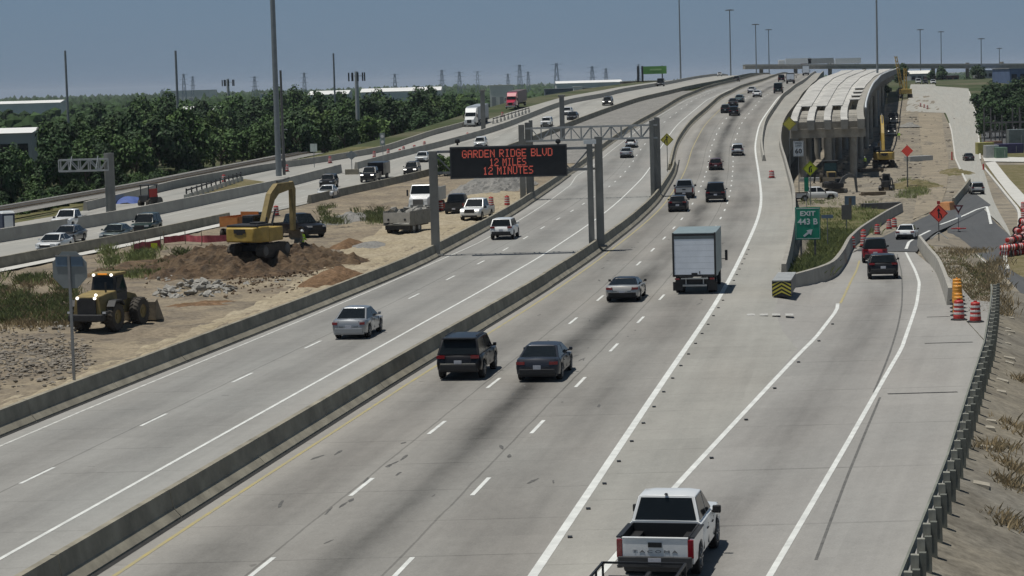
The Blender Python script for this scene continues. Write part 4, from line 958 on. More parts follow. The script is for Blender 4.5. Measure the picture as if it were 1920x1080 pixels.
def semi(label, px, py, mat, trailer_mat=None, prof=ZF, dirn=-1, hd=None, tl=14.5):
    c, h, g = place(px,py,6.4,prof,dirn,hd); t = thing('semi_truck', label, 'truck', c, -h, None, g)
    b = MB(); b.loft([[(-1.05,3.2,.75),(1.05,3.2,.75),(.95,3.15,1.55),(-.95,3.15,1.55)],[(-1.15,2.2,.7),(1.15,2.2,.7),(1.0,2.1,1.95),(-1.0,2.1,1.95)],[(-1.2,1.55,.7),(1.2,1.55,.7),(1.12,1.5,2.1),(-1.12,1.5,2.1)]]); b.build('hood', mat, t, bevel=.05)
    b = MB(); b.loft([[(-1.22,1.5,.7),(1.22,1.5,.7),(1.15,1.5,2.05),(-1.15,1.5,2.05)],[(-1.22,.95,.7),(1.22,.95,.7),(1.12,.85,2.95),(-1.12,.85,2.95)],[(-1.22,.4,.7),(1.22,.4,.7),(1.18,.2,3.75),(-1.18,.2,3.75)],[(-1.22,-1.3,.7),(1.22,-1.3,.7),(1.2,-1.3,3.9),(-1.2,-1.3,3.9)]]); b.build('cab', mat, t, bevel=.05)
    q = MB(); q.panel([(1.12,1.5,2.12),(-1.12,1.5,2.12),(-1.08,.95,2.88),(1.08,.95,2.88)],.03,.03); q.build('windshield', m_glass, t)
    for s in (1,-1):
        cs = [(s*1.23,.1,1.9),(s*1.23,1.2,1.9),(s*1.2,.95,2.7),(s*1.2,.1,2.7)]
        q = MB(); q.panel(cs if s > 0 else [cs[1],cs[0],cs[3],cs[2]],.05,.01); q.build('side_window', m_glass, t)
        q = MB(); q.box((s*.88,3.12,1.2),(.34,.12,.24),rz=-s*.3); q.build('headlight', m_lamp, t)
        q = MB(); q.box((s*1.48,1.35,2.2),(.16,.14,.7)); q.bar((s*1.15,1.3,2.4),(s*1.45,1.35,2.4),.05); q.build('mirror', m_black, t)
    q = MB(); q.box((0,3.2,1.15),(.95,.08,.7)); q.build('grille', m_black, t)
    q = MB(); q.box((0,3.22,.55),(2.3,.28,.36)); q.build('bumper', mat if trailer_mat is None else m_lsteel, t, bevel=.04)
    q = MB(); q.box((0,-1.5,.8),(1.0,5,.3)); q.build('chassis', m_mach, t)
    wheels(t, [(s*1.05,2.45) for s in (1,-1)]+[(s*1.0,y) for s in (1,-1) for y in (-2.2,-3.4)], .5, .34, m_lsteel, 1)
    if trailer_mat:
        b = MB(); b.box((0,-1.6-tl/2,2.6),(2.6,tl,2.8)); tr = b.build('trailer', trailer_mat, t, bevel=.03)
        u = MB(); u.box((0,-1.6-tl/2,1.08),(1.1,tl-1,.22)); u.box((0,-1.6-tl+2,.7),(2.2,2.6,.3)); u.build('trailer_chassis', m_mach, tr)
        wheels(t, [(s*1.05,-1.6-tl+y) for s in (1,-1) for y in (1.5,2.7)], .5, .34, m_lsteel, 1)
    return t
semi('white semi truck with a grey trailer on the ramp by the trees', 880, 238, P_white, M('trailer_grey', (.30,.33,.36), .5, .2, var=.1), ZF, -1, heading(480)-.02)
semi('bright red semi tractor behind the white semi truck', 957, 204, paint('bright_red', (.42,.022,.05)), M('trailer_dark', (.12,.09,.09), .6), ZF, -1, heading(540))
# ------------------------------------------------------------ earth heaps, rubble, weeds
def mound(name, label, cat, c, rx, ry, h, mat, rz=0, n=34, rough=.22, seed=0, flat=.0):
    b = MB(); off = Vector((seed*7.3, seed*3.1, 0))
    for j in range(n+1):
        for i in range(n+1):
            u, v = i/n*2-1, j/n*2-1; d = math.sqrt(u*u+v*v)
            p = Vector((u*rx, v*ry, 0))
            ang = math.atan2(v,u); ed = 1+.22*noise.noise(Vector((math.cos(ang)*1.4, math.sin(ang)*1.4, seed)))
            f = max(0, 1-(d/ed)); f = min(1, f/(1-flat)) ; f = f*f*(3-2*f)*.5+f*.5
            z = h*f + min(1,f*4)*rough*(noise.noise(p*.9+off)+.6*noise.noise(p*2.3+off)+.3*noise.noise(p*5+off)) - .12
            b.v.append((p.x,p.y,z))
    k = n+1
    for j in range(n):
        for i in range(n): b.f.append((j*k+i,j*k+i+1,(j+1)*k+i+1,(j+1)*k+i)); b.m.append(0)
    o = b.build(name, mat, None); o.location = c; o.rotation_euler = (0,0,rz)
    return tag(o, label, cat)
mound('dirt_pile', 'long brown spoil bank under the yellow excavator', 'dirt pile', pt(468,504), 7.6, 10.5, 1.45, m_brown, -.75, 96, .50, 1, .35)
mound('dirt_pile', 'orange brown dirt heap against the express lane barrier', 'dirt pile', pt(628,528), 2.3, 6.5, 1.05, m_orange, -.2, 36, .2, 2)
mound('dirt_pile', 'low brown dirt heap beside a grey gravel heap', 'dirt pile', pt(655,462), 1.5, 4, .75, m_orange, -.3, 24, .1, 3)
mound('gravel_pile', 'low grey gravel heap in front of the dump trailer', 'gravel pile', pt(695,462), 2.2, 3.6, .55, m_grav, -.2, 24, .06, 4)
mound('dirt_pile', 'reddish brown dirt streak in front of the concrete rubble', 'dirt pile', pt(390,570), 3.2, 3.2, .28, m_orange, -.2, 26, .1, 5)
mound('dirt_pile', 'trampled brown bank with weeds left of the spoil bank', 'dirt pile', pt(285,505), 3.6, 8, .75, m_brown, -.5, 30, .22, 6, .2)
mound('dirt_pile', 'grey broken ground heap left of the dump trailer', 'dirt pile', pt(660,412), 2.6, 9, .8, m_grav, -.3, 30, .3, 7)
mound('dirt_pile', 'tan dirt heap with dark lumps in the median behind the black pickup', 'dirt pile', pt(690,398), 1.8, 8, .9, m_dirt, -.3, 30, .3, 8)
mound('gravel_pile', 'wide grey crushed stone bank behind the message sign', 'gravel pile', pt(925,352), 4.5, 22, 1.5, m_grav, -.16, 40, .35, 9, .3)
def chunk(r, seed):
    rnd = random.Random(seed); b = MB()
    import bmesh
    bm = bmesh.new(); bmesh.ops.create_icosphere(bm, subdivisions=1, radius=1)
    sx, sy, sz = rnd.uniform(.7,1.3), rnd.uniform(.7,1.3), rnd.uniform(.35,.75)
    for v in bm.verts:
        k = rnd.uniform(.72,1.15); v.co = Vector((v.co.x*sx*k, v.co.y*sy*k, v.co.z*sz*k))*r
    b.add([v.co[:] for v in bm.verts], [[v.index for v in f.verts] for f in bm.faces]) if bm.verts.index_update() is None else None
    bm.free(); return b
CH = [chunk(1, 40+i) for i in range(6)]
CHO = []
def chunk_obj(parent, i, loc, s, rot, mat=None):
    if not CHO:
        for q in CH: CHO.append(q.build('concrete_chunk', m_rock).data)
        for o in [o for o in COL.objects if o.name.startswith('concrete_chunk') and not o.parent]: bpy.data.objects.remove(o)
    o = bpy.data.objects.new('concrete_chunk', CHO[i%6]); COL.objects.link(o); o.parent = parent; o.location = loc; o.scale = s; o.rotation_euler = rot
    return o
rnd = random.Random(5)
def rubble(label, px, py, n, rx, ry, h, smin, smax):
    c = pt(px,py); t = thing('rubble_heap', label, 'rubble', c)
    for i in range(n):
        a, d = rnd.uniform(0,6.28), math.sqrt(rnd.random()); k = rnd.uniform(smin,smax)*(1.1-.4*d)
        chunk_obj(t, i, (math.cos(a)*d*rx, math.sin(a)*d*ry, h*(1-d)*rnd.uniform(.3,1)+k*.25), (k*rnd.uniform(.8,1.5),k,k*rnd.uniform(.6,1.3)), (rnd.uniform(-.6,.6),rnd.uniform(-.6,.6),rnd.uniform(0,6)))
    return t
rubble('heap of pale broken concrete slabs left of the spoil bank', 366, 548, 120, 2.5, 4.6, 1.0, .14, .46)
rubble('scatter of grey stones behind the wheel loader', 122, 612, 26, 1.4, 3.0, .15, .10, .28)
rubble('low scatter of broken concrete by the pink netting', 300, 522, 24, 1.7, 3.0, .2, .12, .36)
rubble('pale broken concrete lumps along the foot of the spoil bank', 520, 530, 22, 2.8, 2.0, .12, .10, .26)
b = MB()                                    # field of small stones, lower left
for i in range(1050):
    p = pt(rnd.uniform(-30,150)-abs(rnd.gauss(0,30))+30, rnd.gauss(672,24)); 
    if p.x-XW(p.y) > -26.6: continue
    q = CH[i%6]; s = rnd.uniform(.04,.14)*(1.7 if rnd.random() < .12 else 1); a = rnd.uniform(0,6); ca, sa = math.cos(a)*s, math.sin(a)*s
    b.add([(p.x+v[0]*ca-v[1]*sa, p.y+v[0]*sa+v[1]*ca, p.z+.08+v[2]*s) for v in q.v], q.f)
tag(b.build('loose_stones', m_stone), 'dark grey loose stones strewn over the lower left dirt', None, None, 'stuff')
b = MB()                                    # clods over the heaps and tracks
for i in range(900):
    p = pt(rnd.gauss(500,90), rnd.gauss(512,17))
    o = p.x-XW(p.y)
    if not SRc(p.y)+3 < o < -26.5: continue
    q = CH[i%6]; s = rnd.uniform(.04,.15); a = rnd.uniform(0,6); ca, sa = math.cos(a)*s, math.sin(a)*s
    b.add([(p.x+v[0]*ca-v[1]*sa, p.y+v[0]*sa+v[1]*ca, p.z+rnd.uniform(0,.12)+v[2]*s) for v in q.v], q.f)
tag(b.build('soil_clods', m_brown), 'brown clods lying about the spoil bank', None, None, 'stuff')

def tufts(name, label, pts, mat, hmin, hmax, blades=9, spread=.22, seed=1):
    rn = random.Random(seed); b = MB()
    for p in pts:
        for k in range(int(blades*2.4)):
            a = rn.uniform(0,6.28); h = rn.uniform(hmin,hmax)*.72; le = rn.uniform(.15,1.1)*h; w_ = rn.uniform(.010,.026)*(1+h)
            x, y = p.x+rn.gauss(0,spread), p.y+rn.gauss(0,spread); ca, sa = math.cos(a), math.sin(a)
            b.add([(x-sa*w_,y+ca*w_,p.z-.05),(x+sa*w_,y-ca*w_,p.z-.05),(x+ca*le*.5+sa*w_*.7,y+sa*le*.5-ca*w_*.7,p.z+h*.65),(x+ca*le,y+sa*le,p.z+h),(x+ca*le*.5-sa*w_*.7,y+sa*le*.5+ca*w_*.7,p.z+h*.65)], [(0,1,2,3,4)])
    return tag(b.build(name, mat), label, None, None, 'stuff')
def scatter(px0, px1, py0, py1, n, prof=None, dz=0, dens=.45, sc_=.01):
    out = []
    while len(out) < n:
        x, y = rnd.uniform(px0,px1), rnd.uniform(py0,py1)
        if noise.noise(Vector((x*sc_*2,y*sc_*4,3.3))) < dens-.5+rnd.uniform(-.3,.3): continue
        out.append(pt(x,y,prof,dz))
    return out
tufts('weeds', 'green and dry weeds along the left edge behind the loader', scatter(-20,142,520,612,210), m_weed, .25,.85, 10, .3, 1)
tufts('weeds', 'weeds below the bright strip right of the stop sign', scatter(195,300,462,520,150,None,.2), m_weed, .2,.7, 9, .3, 2)
tufts('dry_grass', 'dry brown grass at the left edge of the dirt', scatter(-20,136,530,622,330), m_weedd, .2,.6, 10, .3, 3)
tufts('weeds', 'weeds sprouting on the spoil bank and behind the black pickup', scatter(600,720,388,420,90,None,.3)+scatter(300,420,470,500,60,None,.6), m_weed, .25,.75, 8, .25, 4)
gz = lambda y: zr(y,6)
def px_of(v):
    d = v-Vector((0,0,H)); fw = d.dot(F0); return 960+F*d.dot(rt)/fw, 540-F*d.dot(up)/fw
gg = [v for v in scatter(1486,1600,440,545,900,ZL,.15,.2) if OUT(v.y)+.6 < v.x-XW(v.y) < interp([(140,3.4),(147,5.2),(193,6.5),(238,10.4),(275,15.4)], v.y)]
tufts('tall_grass', 'tall green grass below the exit sign between the walls', gg, m_weed, .4,1.25, 12, .35, 5)
tufts('dry_grass', 'dry yellow grass on the island right of the ramp wall', [v for v in scatter(1742,1880,470,600,420,ZL,-.4,.3) if px_of(v)[0] > 1752+(px_of(v)[1]-470)*.42], m_weedd, .25,.7, 9, .4, 6)
tufts('weeds', 'green weeds on the island right of the ramp wall', [v for v in scatter(1750,1850,480,580,200,ZL,-.4,.3) if px_of(v)[0] > 1752+(px_of(v)[1]-470)*.42], m_weed, .2,.6, 9, .4, 7)
sl_ = []
for y, e in ((66,2.1),(72,1.7),(75,2.2),(78,1.6),(83,1.8),(96,2.0),(108,2.6)):
    g = guard_o(y)
    for k in range(7): 
        yy = y+rnd.gauss(0,.5); ee = e+rnd.gauss(0,.35); sl_.append(Vector((XW(yy)+guard_o(yy)+ee, yy, base_z(yy, guard_o(yy)+.5+ee)+.05)))
tufts('dry_grass', 'dry brown grass clumps at the foot of the guard rail', sl_, m_weedd, .3,.85, 14, .25, 8)
pit = [v for v in scatter(1500,1640,375,440,120,ZL,.05,.3)]
tufts('weeds', 'scrubby weeds around the white pickup in the pit', pit+scatter(1690,1735,335,372,90,ZL,.05,.2), m_weed, .25,.8, 9, .5, 9)
for px, py, rx, ry, h, lb, mt_ in ((1715,350,5,9,1.2,'scrubby olive mound beside the skid steer',m_dry),(1690,312,4,7,1.1,'grey spoil mound under the distant orange diamond sign',m_site),(1545,352,5,6,.9,'tan spoil mound in front of the backhoe',m_site),(1790,325,3.4,12,.9,'tan bank along the frontage kerb',m_dry),(1612,378,7,6,.7,'low tan ridge behind the blue grey sign',m_site),(1668,378,5,6,.6,'low dirt ridge right of the blue grey sign',m_site)):
    mound('dirt_pile', lb, 'dirt pile', pt(px,py,ZL), rx, ry, h, mt_, -.1, 26, .3, px%13)
# planks and pipes lying in the median
for i, (a, e, r) in enumerate((((232,520),(330,508),.10),((240,508),(300,500),.08),((330,505),(352,470),.09),((95,566),(140,585),.07))):
    p, q = pt(*a), pt(*e); c = (p+q)/2; c.z += .3; b = MB(); b.bar(p-c+Vector((0,0,.25)), q-c+Vector((0,0,.35)), r*2, r)
    tag(b.build('plank', m_lsteel if i == 0 else m_wood), ('long pale timber lying before the weeds by the rubble','shorter timber lying above the long pale one','leaning dark timber at the pink netting','pale timber lying in the weeds left of the loader')[i], 'plank').location = c
# pink safety netting
for i, (pxs, h, lb) in enumerate(([[(308,462),(345,458),(385,461),(428,458)],.7,'pink safety netting strung left of the excavator'],[[(252,480),(275,474),(302,472)],.8,'sagging pink netting behind the stop sign'])):
    q = pxpath(pxs, None, 22, 1); c = q[0].copy(); b = MB(); rg = []
    for j, v in enumerate(q):
        hh = h*(.75+.3*noise.noise(v*.9)); w_ = .12*noise.noise(v*1.3); p = v-c
        rg.append([(p.x,p.y+w_,.25),(p.x,p.y+w_+.03,.25),(p.x,p.y+w_*2+.03,.25+hh),(p.x,p.y+w_*2,.25+hh)])
    b.loft(rg); t = tag(b.build('safety_netting', m_net), lb, 'netting'); t.location = c
    for j in range(0,22,7):
        s = MB(); s.cyl(q[j]-c+Vector((0,-.05,-.1)), q[j]-c+Vector((0,-.05,1.25)), .03, .03, 6); s.build('stake', m_wood, t)

# ------------------------------------------------------------ machines
def track_(t, x, L=4.2, h=.95, w_=.6, mat=None):
    b = MB(); r = h/2; y = L/2-r; poly = [(-y,0.0)]
    for k in range(9): a = -math.pi/2+k*math.pi/8; poly.append((y+math.cos(a)*r, r+math.sin(a)*r))
    for k in range(9): a = math.pi/2+k*math.pi/8; poly.append((-y+math.cos(a)*r, r+math.sin(a)*r))
    b.prism(poly[1:], x-w_/2, x+w_/2); o = b.build('track', mat or m_dust, t, bevel=.02)
    g = MB()
    for k in range(int(2*y/.28)):
        yy = -y+.14+k*.28; g.box((x,yy,h+.01),(w_*.96,.10,.05)); g.box((x,yy,.0),(w_*.96,.10,.04))
    g.build('grouser', m_mach, o)
    for yy in (-y,y):
        c = MB(); s = 1 if x > 0 else -1; c.lathe([(r*.75,x+s*(w_/2+.0)),(r*.7,x+s*(w_/2+.03)),(r*.25,x+s*(w_/2+.05)),(.001,x+s*(w_/2+.05))],'x',(0,yy,r),12); c.build('sprocket', m_dsteel, o)
def beam2(name, mat, t, pts, w0, d):        # boom: box beam through points in the local y-z plane, depth d at each
    b = MB(); rg = []
    for j, (y,z) in enumerate(pts):
        a = pts[max(j-1,0)]; e = pts[min(j+1,len(pts)-1)]; ty, tz = e[0]-a[0], e[1]-a[1]; l = math.hypot(ty,tz); ny, nz = -tz/l*d[j]/2, ty/l*d[j]/2
        rg.append([(-w0/2,y-ny,z-nz),(w0/2,y-ny,z-nz),(w0/2,y+ny,z+nz),(-w0/2,y+ny,z+nz)])
    b.loft(rg); return b.build(name, mat, t, bevel=.02)
def excavator(label, loc, rz, boom, stick, sc_=1.0, name='excavator', body=None, swing=0.0, armmat=None):
    t = thing(name, label, 'excavator', loc, rz); t.scale = (sc_,)*3
    body = body or m_cat; armmat = armmat or body
    track_(t,-1.18); track_(t,1.18)
    b = MB(); b.box((0,0,.62),(1.8,1.8,.4)); b.cyl((0,0,.8),(0,0,1.12),.75,.75,16); b.build('undercarriage', m_mach, t)
    b = MB(); b.loft([[(-1.42,-.9,1.12),(1.42,-.9,1.12),(1.42,-.9,2.25),(-1.42,-.9,2.25)],[(-1.42,-2.1,1.14),(1.42,-2.1,1.14),(1.42,-2.1,2.28),(-1.42,-2.1,2.28)],[(-1.1,-2.75,1.2),(1.1,-2.75,1.2),(1.1,-2.7,2.2),(-1.1,-2.7,2.2)]][::-1]); cw = b.build('counterweight', body, t, smooth=30, bevel=.08)
    q = MB(); q.box((0,-2.755,1.98),(.95,.03,.30)); q.box((0,-2.757,1.78),(.5,.03,.12)); q.build('rear_grille', m_mach, cw)
    b = MB(); b.box((.75,.15,1.62),(1.3,2.05,1.0)); b.box((-.75,-.5,1.55),(1.3,.9,.9)); b.build('house', body, t, bevel=.04)
    b = MB(); b.box((0,-1.25,2.33),(2.5,2.3,.16)); b.box((.6,-1.1,2.48),(.8,1.0,.16)); b.cyl((.9,-.3,2.3),(.9,-.3,2.85),.07,.07,8); b.build('engine_deck', m_mach, t, bevel=.03)
    b = MB(); b.loft([[(-1.4,.05,1.15),(-.42,.05,1.15),(-.42,1.75,1.15),(-1.4,1.75,1.15)],[(-1.4,.05,2.0),(-.42,.05,2.0),(-.42,1.8,2.0),(-1.4,1.8,2.0)],[(-1.36,.1,2.95),(-.46,.1,2.95),(-.46,1.35,2.95),(-1.36,1.35,2.95)]]); cb = b.build('cab', m_mach, t, bevel=.04)
    for cs in ([(-.46,1.78,1.9),(-1.36,1.78,1.9),(-1.34,1.38,2.85),(-.48,1.38,2.85)], [(-1.40,1.6,1.75),(-1.40,.2,1.75),(-1.37,.2,2.8),(-1.37,1.25,2.8)], [(-.42,.2,1.9),(-.42,1.6,1.9),(-.45,1.25,2.8),(-.45,.2,2.8)], [(-1.3,.05,1.9),(-.5,.05,1.9),(-.5,.09,2.8),(-1.3,.09,2.8)]):
        q = MB(); q.panel(cs,.05,.012); q.build('window', m_glass, cb)
    beam2('boom', armmat, t, boom, .42, [.45]+[.78]*(len(boom)-2)+[.5])
    st_ = beam2('stick', armmat, t, stick, .34, [.45]+[.55]*(len(stick)-2)+[.34])
    e = stick[-1]
    b = MB(); w_ = 1.0
    poly = [(e[0]+.1,e[1]+.1),(e[0]+.55,e[1]-.25),(e[0]+.6,e[1]-.75),(e[0]+.2,e[1]-1.15),(e[0]-.35,e[1]-1.2),(e[0]+.05,e[1]-.9),(e[0]+.3,e[1]-.6),(e[0]+.22,e[1]-.25)]
    b.prism(poly, -w_/2, w_/2); b.build('bucket', m_rust, t, bevel=.02)
    b = MB(); k1 = boom[len(boom)//2]
    for s in (-.32,.32): b.cyl((s,boom[0][0]+.5,boom[0][1]-.35),(s,(boom[0][0]+k1[0])/2+.35,(boom[0][1]+k1[1])/2-.05),.09,.07,8)
    b.cyl((0,k1[0]+.2,k1[1]+.5),(0,stick[0][0]-.1,stick[0][1]+.35),.10,.07,8); b.build('hydraulic_ram', m_chrome if False else m_dsteel, t)
    return t
ex = pt(486,480,None,1.05)
excavator('yellow excavator digging on the brown spoil bank', ex, -.40, [(.6,1.9),(2.0,4.2),(2.9,4.75),(5.1,4.9)], [(5.1,5.1),(5.4,4.6),(5.3,1.5)], .94, armmat=m_catd)
excavator('large yellow excavator seen from behind in the construction pit', pt(1657,314,ZL), -.12, [(.6,1.9),(1.8,4.6),(2.6,5.6),(4.6,6.9)], [(4.6,7.1),(5.3,6.6),(6.8,3.2)], 1.3)

def wheel_big(t, x, y, r, w_, rim):
    b = MB(); n = 22
    b.lathe([(r*.5,-w_*.45),(r*.72,-w_*.5),(r*.94,-w_*.48),(r,-w_*.34),(r,w_*.34),(r*.94,w_*.48),(r*.72,w_*.5),(r*.5,w_*.45)],'x',n=n)
    for k in range(n):
        a = k*2*math.pi/n
        for s in (1,-1): b.bar((s*w_*.08,math.cos(a+s*.06)*r*1.0,math.sin(a+s*.06)*r*1.0),(s*w_*.48,math.cos(a+.16)*r*.98,math.sin(a+.16)*r*.98),.09,.06)
    o = b.build('wheel', m_dust, t); o.location = (x,y,r)
    s = 1 if x > 0 else -1; c = MB(); c.lathe([(r*.55,s*w_*.46),(r*.5,s*w_*.36),(r*.2,s*w_*.34),(r*.18,s*w_*.42),(.001,s*w_*.42)],'x',n=16); c.build('rim', rim, o)
def wheel_loader(label, loc, rz):
    t = thing('wheel_loader', label, 'wheel loader', loc, rz)
    b = MB(); b.loft([[(-.95,-3.4,1.0),(.95,-3.4,1.0),(.80,-3.35,2.2),(-.80,-3.35,2.2)],[(-1.0,-2.4,1.0),(1.0,-2.4,1.0),(.84,-2.4,2.32),(-.84,-2.4,2.32)],[(-1.0,-1.1,1.0),(1.0,-1.1,1.0),(.86,-1.1,2.4),(-.86,-1.1,2.4)]]); hd_ = b.build('engine_hood', m_catd, t, bevel=.06)
    b = MB(); b.box((0,-3.42,1.55),(1.25,.06,1.15)); b.build('rear_grille', m_mach, hd_)
    b = MB(); b.box((0,-3.45,.92),(2.3,.5,.42)); b.box((0,-2.6,.85),(1.3,1.6,.4)); b.build('counterweight', m_mach, t, bevel=.05)
    for s in (1,-1):
        q = MB(); q.cyl((s*.58,-3.42,2.12),(s*.58,-3.50,2.12),.09,.09,10); q.build('work_lamp', m_glow, hd_)
        q = MB(); q.box((s*1.18,-3.2,1.22),(.34,.5,.16)); q.build('lamp_bracket', m_mach, t)
        q = MB(); q.box((s*1.18,-3.46,1.24),(.22,.04,.12)); q.build('tail_light', m_red if False else m_lamp, t)
        f = MB(); f.prism([(-2.75,1.55),(-2.45,1.9),(-1.6,1.9),(-1.25,1.55),(-1.35,1.5),(-1.65,1.80),(-2.4,1.80),(-2.65,1.5)], s*1.0-(.0 if s > 0 else .5), s*1.0+(.5 if s > 0 else 0)); f.build('fender', m_mach, t)
    q = MB(); q.cyl((.62,-3.30,2.30),(.62,-3.40,2.32),.08,.08,8); q.build('work_lamp', m_glow, hd_)
    b = MB(); b.loft([[(-.85,-1.15,1.7),(.85,-1.15,1.7),(.85,.35,1.7),(-.85,.35,1.7)],[(-.85,-1.15,2.4),(.85,-1.15,2.4),(.82,.45,2.4),(-.82,.45,2.4)],[(-.76,-1.0,3.3),(.76,-1.0,3.3),(.74,.15,3.3),(-.74,.15,3.3)]]); cb = b.build('cab', m_mach, t, bevel=.04)
    b = MB(); b.box((0,-.42,3.38),(1.75,1.5,.16)); rf = b.build('cab_roof', m_catd, cb, bevel=.04)
    for x in (-.6,.6):
        q = MB(); q.cyl((x,-1.16,3.34),(x,-1.24,3.34),.085,.085,10); q.build('work_lamp', m_glow, cb)
    q = MB(); q.box((0,-1.2,3.40),(.6,.08,.08)); q.build('amber_beacon', m_amber, cb)
    for cs in ([(-.72,-1.14,2.45),(.72,-1.14,2.45),(.66,-1.02,3.2),(-.66,-1.02,3.2)],[(.84,-1.0,2.2),(.83,.3,2.2),(.76,.08,3.2),(.78,-.9,3.2)],[(-.83,.3,2.2),(-.84,-1.0,2.2),(-.78,-.9,3.2),(-.76,.08,3.2)],[(.7,.42,2.3),(-.7,.42,2.3),(-.66,.18,3.2),(.66,.18,3.2)]):
        q = MB(); q.panel(cs,.06,.015); q.build('window', m_glass, cb)
    b = MB(); b.box((0,1.0,1.25),(1.0,2.2,.8)); b.box((0,.2,1.1),(.7,1.0,.6)); b.build('front_frame', m_catd, t, bevel=.04)
    for s in (1,-1): beam2('lift_arm', m_catd, t, [(.6,2.0),(1.9,1.7),(3.1,.75)], .2, [.35,.45,.3]).location.x = s*.5
    b = MB(); b.cyl((0,.9,2.0),(0,2.6,1.55),.1,.08,8); b.build('hydraulic_ram', m_dsteel, t)
    b = MB(); w_ = 2.9
    for x in (-w_/2, w_/2-.06): b.prism([(3.0,.15),(3.0,1.25),(3.3,1.42),(4.15,.12)], x, x+.06)
    b.prism([(3.0,.12),(4.2,.08),(4.2,.14),(3.06,.2),(3.06,1.2),(3.35,1.38),(3.3,1.46),(2.98,1.28)], -w_/2, w_/2); b.build('bucket', m_rust, t, bevel=.015)
    for x in (-1.08,1.08):
        for y in (-2.0,1.45): wheel_big(t, x, y, .86, .62, m_catd)
    b = MB(); b.cyl((.6,-2.0,2.3),(.6,-2.0,2.95),.06,.06,8); b.build('exhaust', m_mach, t)
    return t
wheel_loader('yellow and black wheel loader with lit rear lamps, bucket pointing away', pt(213,613), -.30).scale = (.86,)*3

def backhoe(label, loc, rz):
    t = thing('backhoe_loader', label, 'backhoe', loc, rz)
    b = MB(); b.box((0,-2.2,1.2),(1.1,1.9,.9)); b.build('engine_hood', m_catd, t, bevel=.06)
    q = MB(); q.box((0,-3.17,1.25),(.8,.05,.6)); q.build('grille', m_mach, t)
    b = MB(); b.loft([[(-.9,-1.2,1.1),(.9,-1.2,1.1),(.9,.5,1.1),(-.9,.5,1.1)],[(-.85,-1.1,2.8),(.85,-1.1,2.8),(.85,.4,2.8),(-.85,.4,2.8)]]); cb = b.build('cab', m_mach, t, bevel=.04)
    q = MB(); q.panel([(-.8,-1.18,1.7),(.8,-1.18,1.7),(.76,-1.1,2.7),(-.76,-1.1,2.7)],.04,.02); q.build('window', M('green_glass', (.03,.07,.06), .1, var=.1), cb)
    b = MB(); b.box((0,-.35,2.88),(2.0,2.0,.14)); b.build('cab_roof', m_mach, cb)
    for s in (1,-1):
        wheel_big(t, s*1.0, .2, .72, .45, m_catd); wheel_big(t, s*.9, -2.4, .5, .36, m_catd)
        b = MB(); b.bar((s*.7,.9,1.0),(s*1.7,1.0,1.5),.2); b.bar((s*1.7,1.0,1.5),(s*1.9,1.0,.1),.2); b.box((s*1.9,1.0,.05),(.5,.4,.1)); b.build('stabiliser', m_mach, t)
        b = MB(); b.bar((s*.55,-1.0,1.4),(s*.55,-3.6,.7),.18,.26); b.build('lift_arm', m_mach, t)
    b = MB(); b.prism([(-4.4,.1),(-3.6,.1),(-3.6,1.0),(-3.75,1.0),(-3.8,.25),(-4.4,.2)],-1.15,1.15); b.build('front_bucket', m_rust, t)
    return t
backhoe('yellow backhoe with a green tinted cab below the new bridge', pt(1556,345,ZL), -.05).scale = (1.25,)*3
# dark excavator arm working in front of the backhoe
p = pt(1568,362,ZL)
exd = excavator('dark dusty excavator with its arm reaching right, in front of the backhoe', p, -1.45, [(.6,1.6),(1.6,3.0),(2.4,3.5),(3.7,3.3)], [(3.7,3.4),(4.1,2.9),(4.4,-.2)], .70, 'mini_excavator', m_mach, 0, m_dsteel)
def skid(label, loc, rz):
    t = thing('skid_steer', label, 'skid steer', loc, rz)
    track_(t,-.65,2.2,.62,.4,m_black); track_(t,.65,2.2,.62,.4,m_black)
    b = MB(); b.box((0,-.2,.85),(1.0,1.9,.8)); b.build('body', m_mach, t, bevel=.05)
    b = MB(); b.box((0,.0,1.62),(.95,1.1,1.0),taper=.9); cb = b.build('cab', m_mach, t, bevel=.03)
    q = MB(); q.box((0,-.56,1.7),(.7,.04,.6)); q.build('window', m_glass, cb)
    for s in (1,-1): beam2('lift_arm', m_dsteel, t, [(-1.0,1.6),(.4,1.35),(1.3,.5)], .14, [.25,.25,.2]).location.x = s*.68
    b = MB(); b.prism([(1.2,.05),(2.0,.05),(2.0,.1),(1.3,.15),(1.3,.7),(1.2,.7)],-.9,.9); b.build('bucket', m_rust, t)
    return t
skid('small black skid steer in the middle of the construction pit', pt(1662,357,ZL), -.3).scale = (1.15,)*3
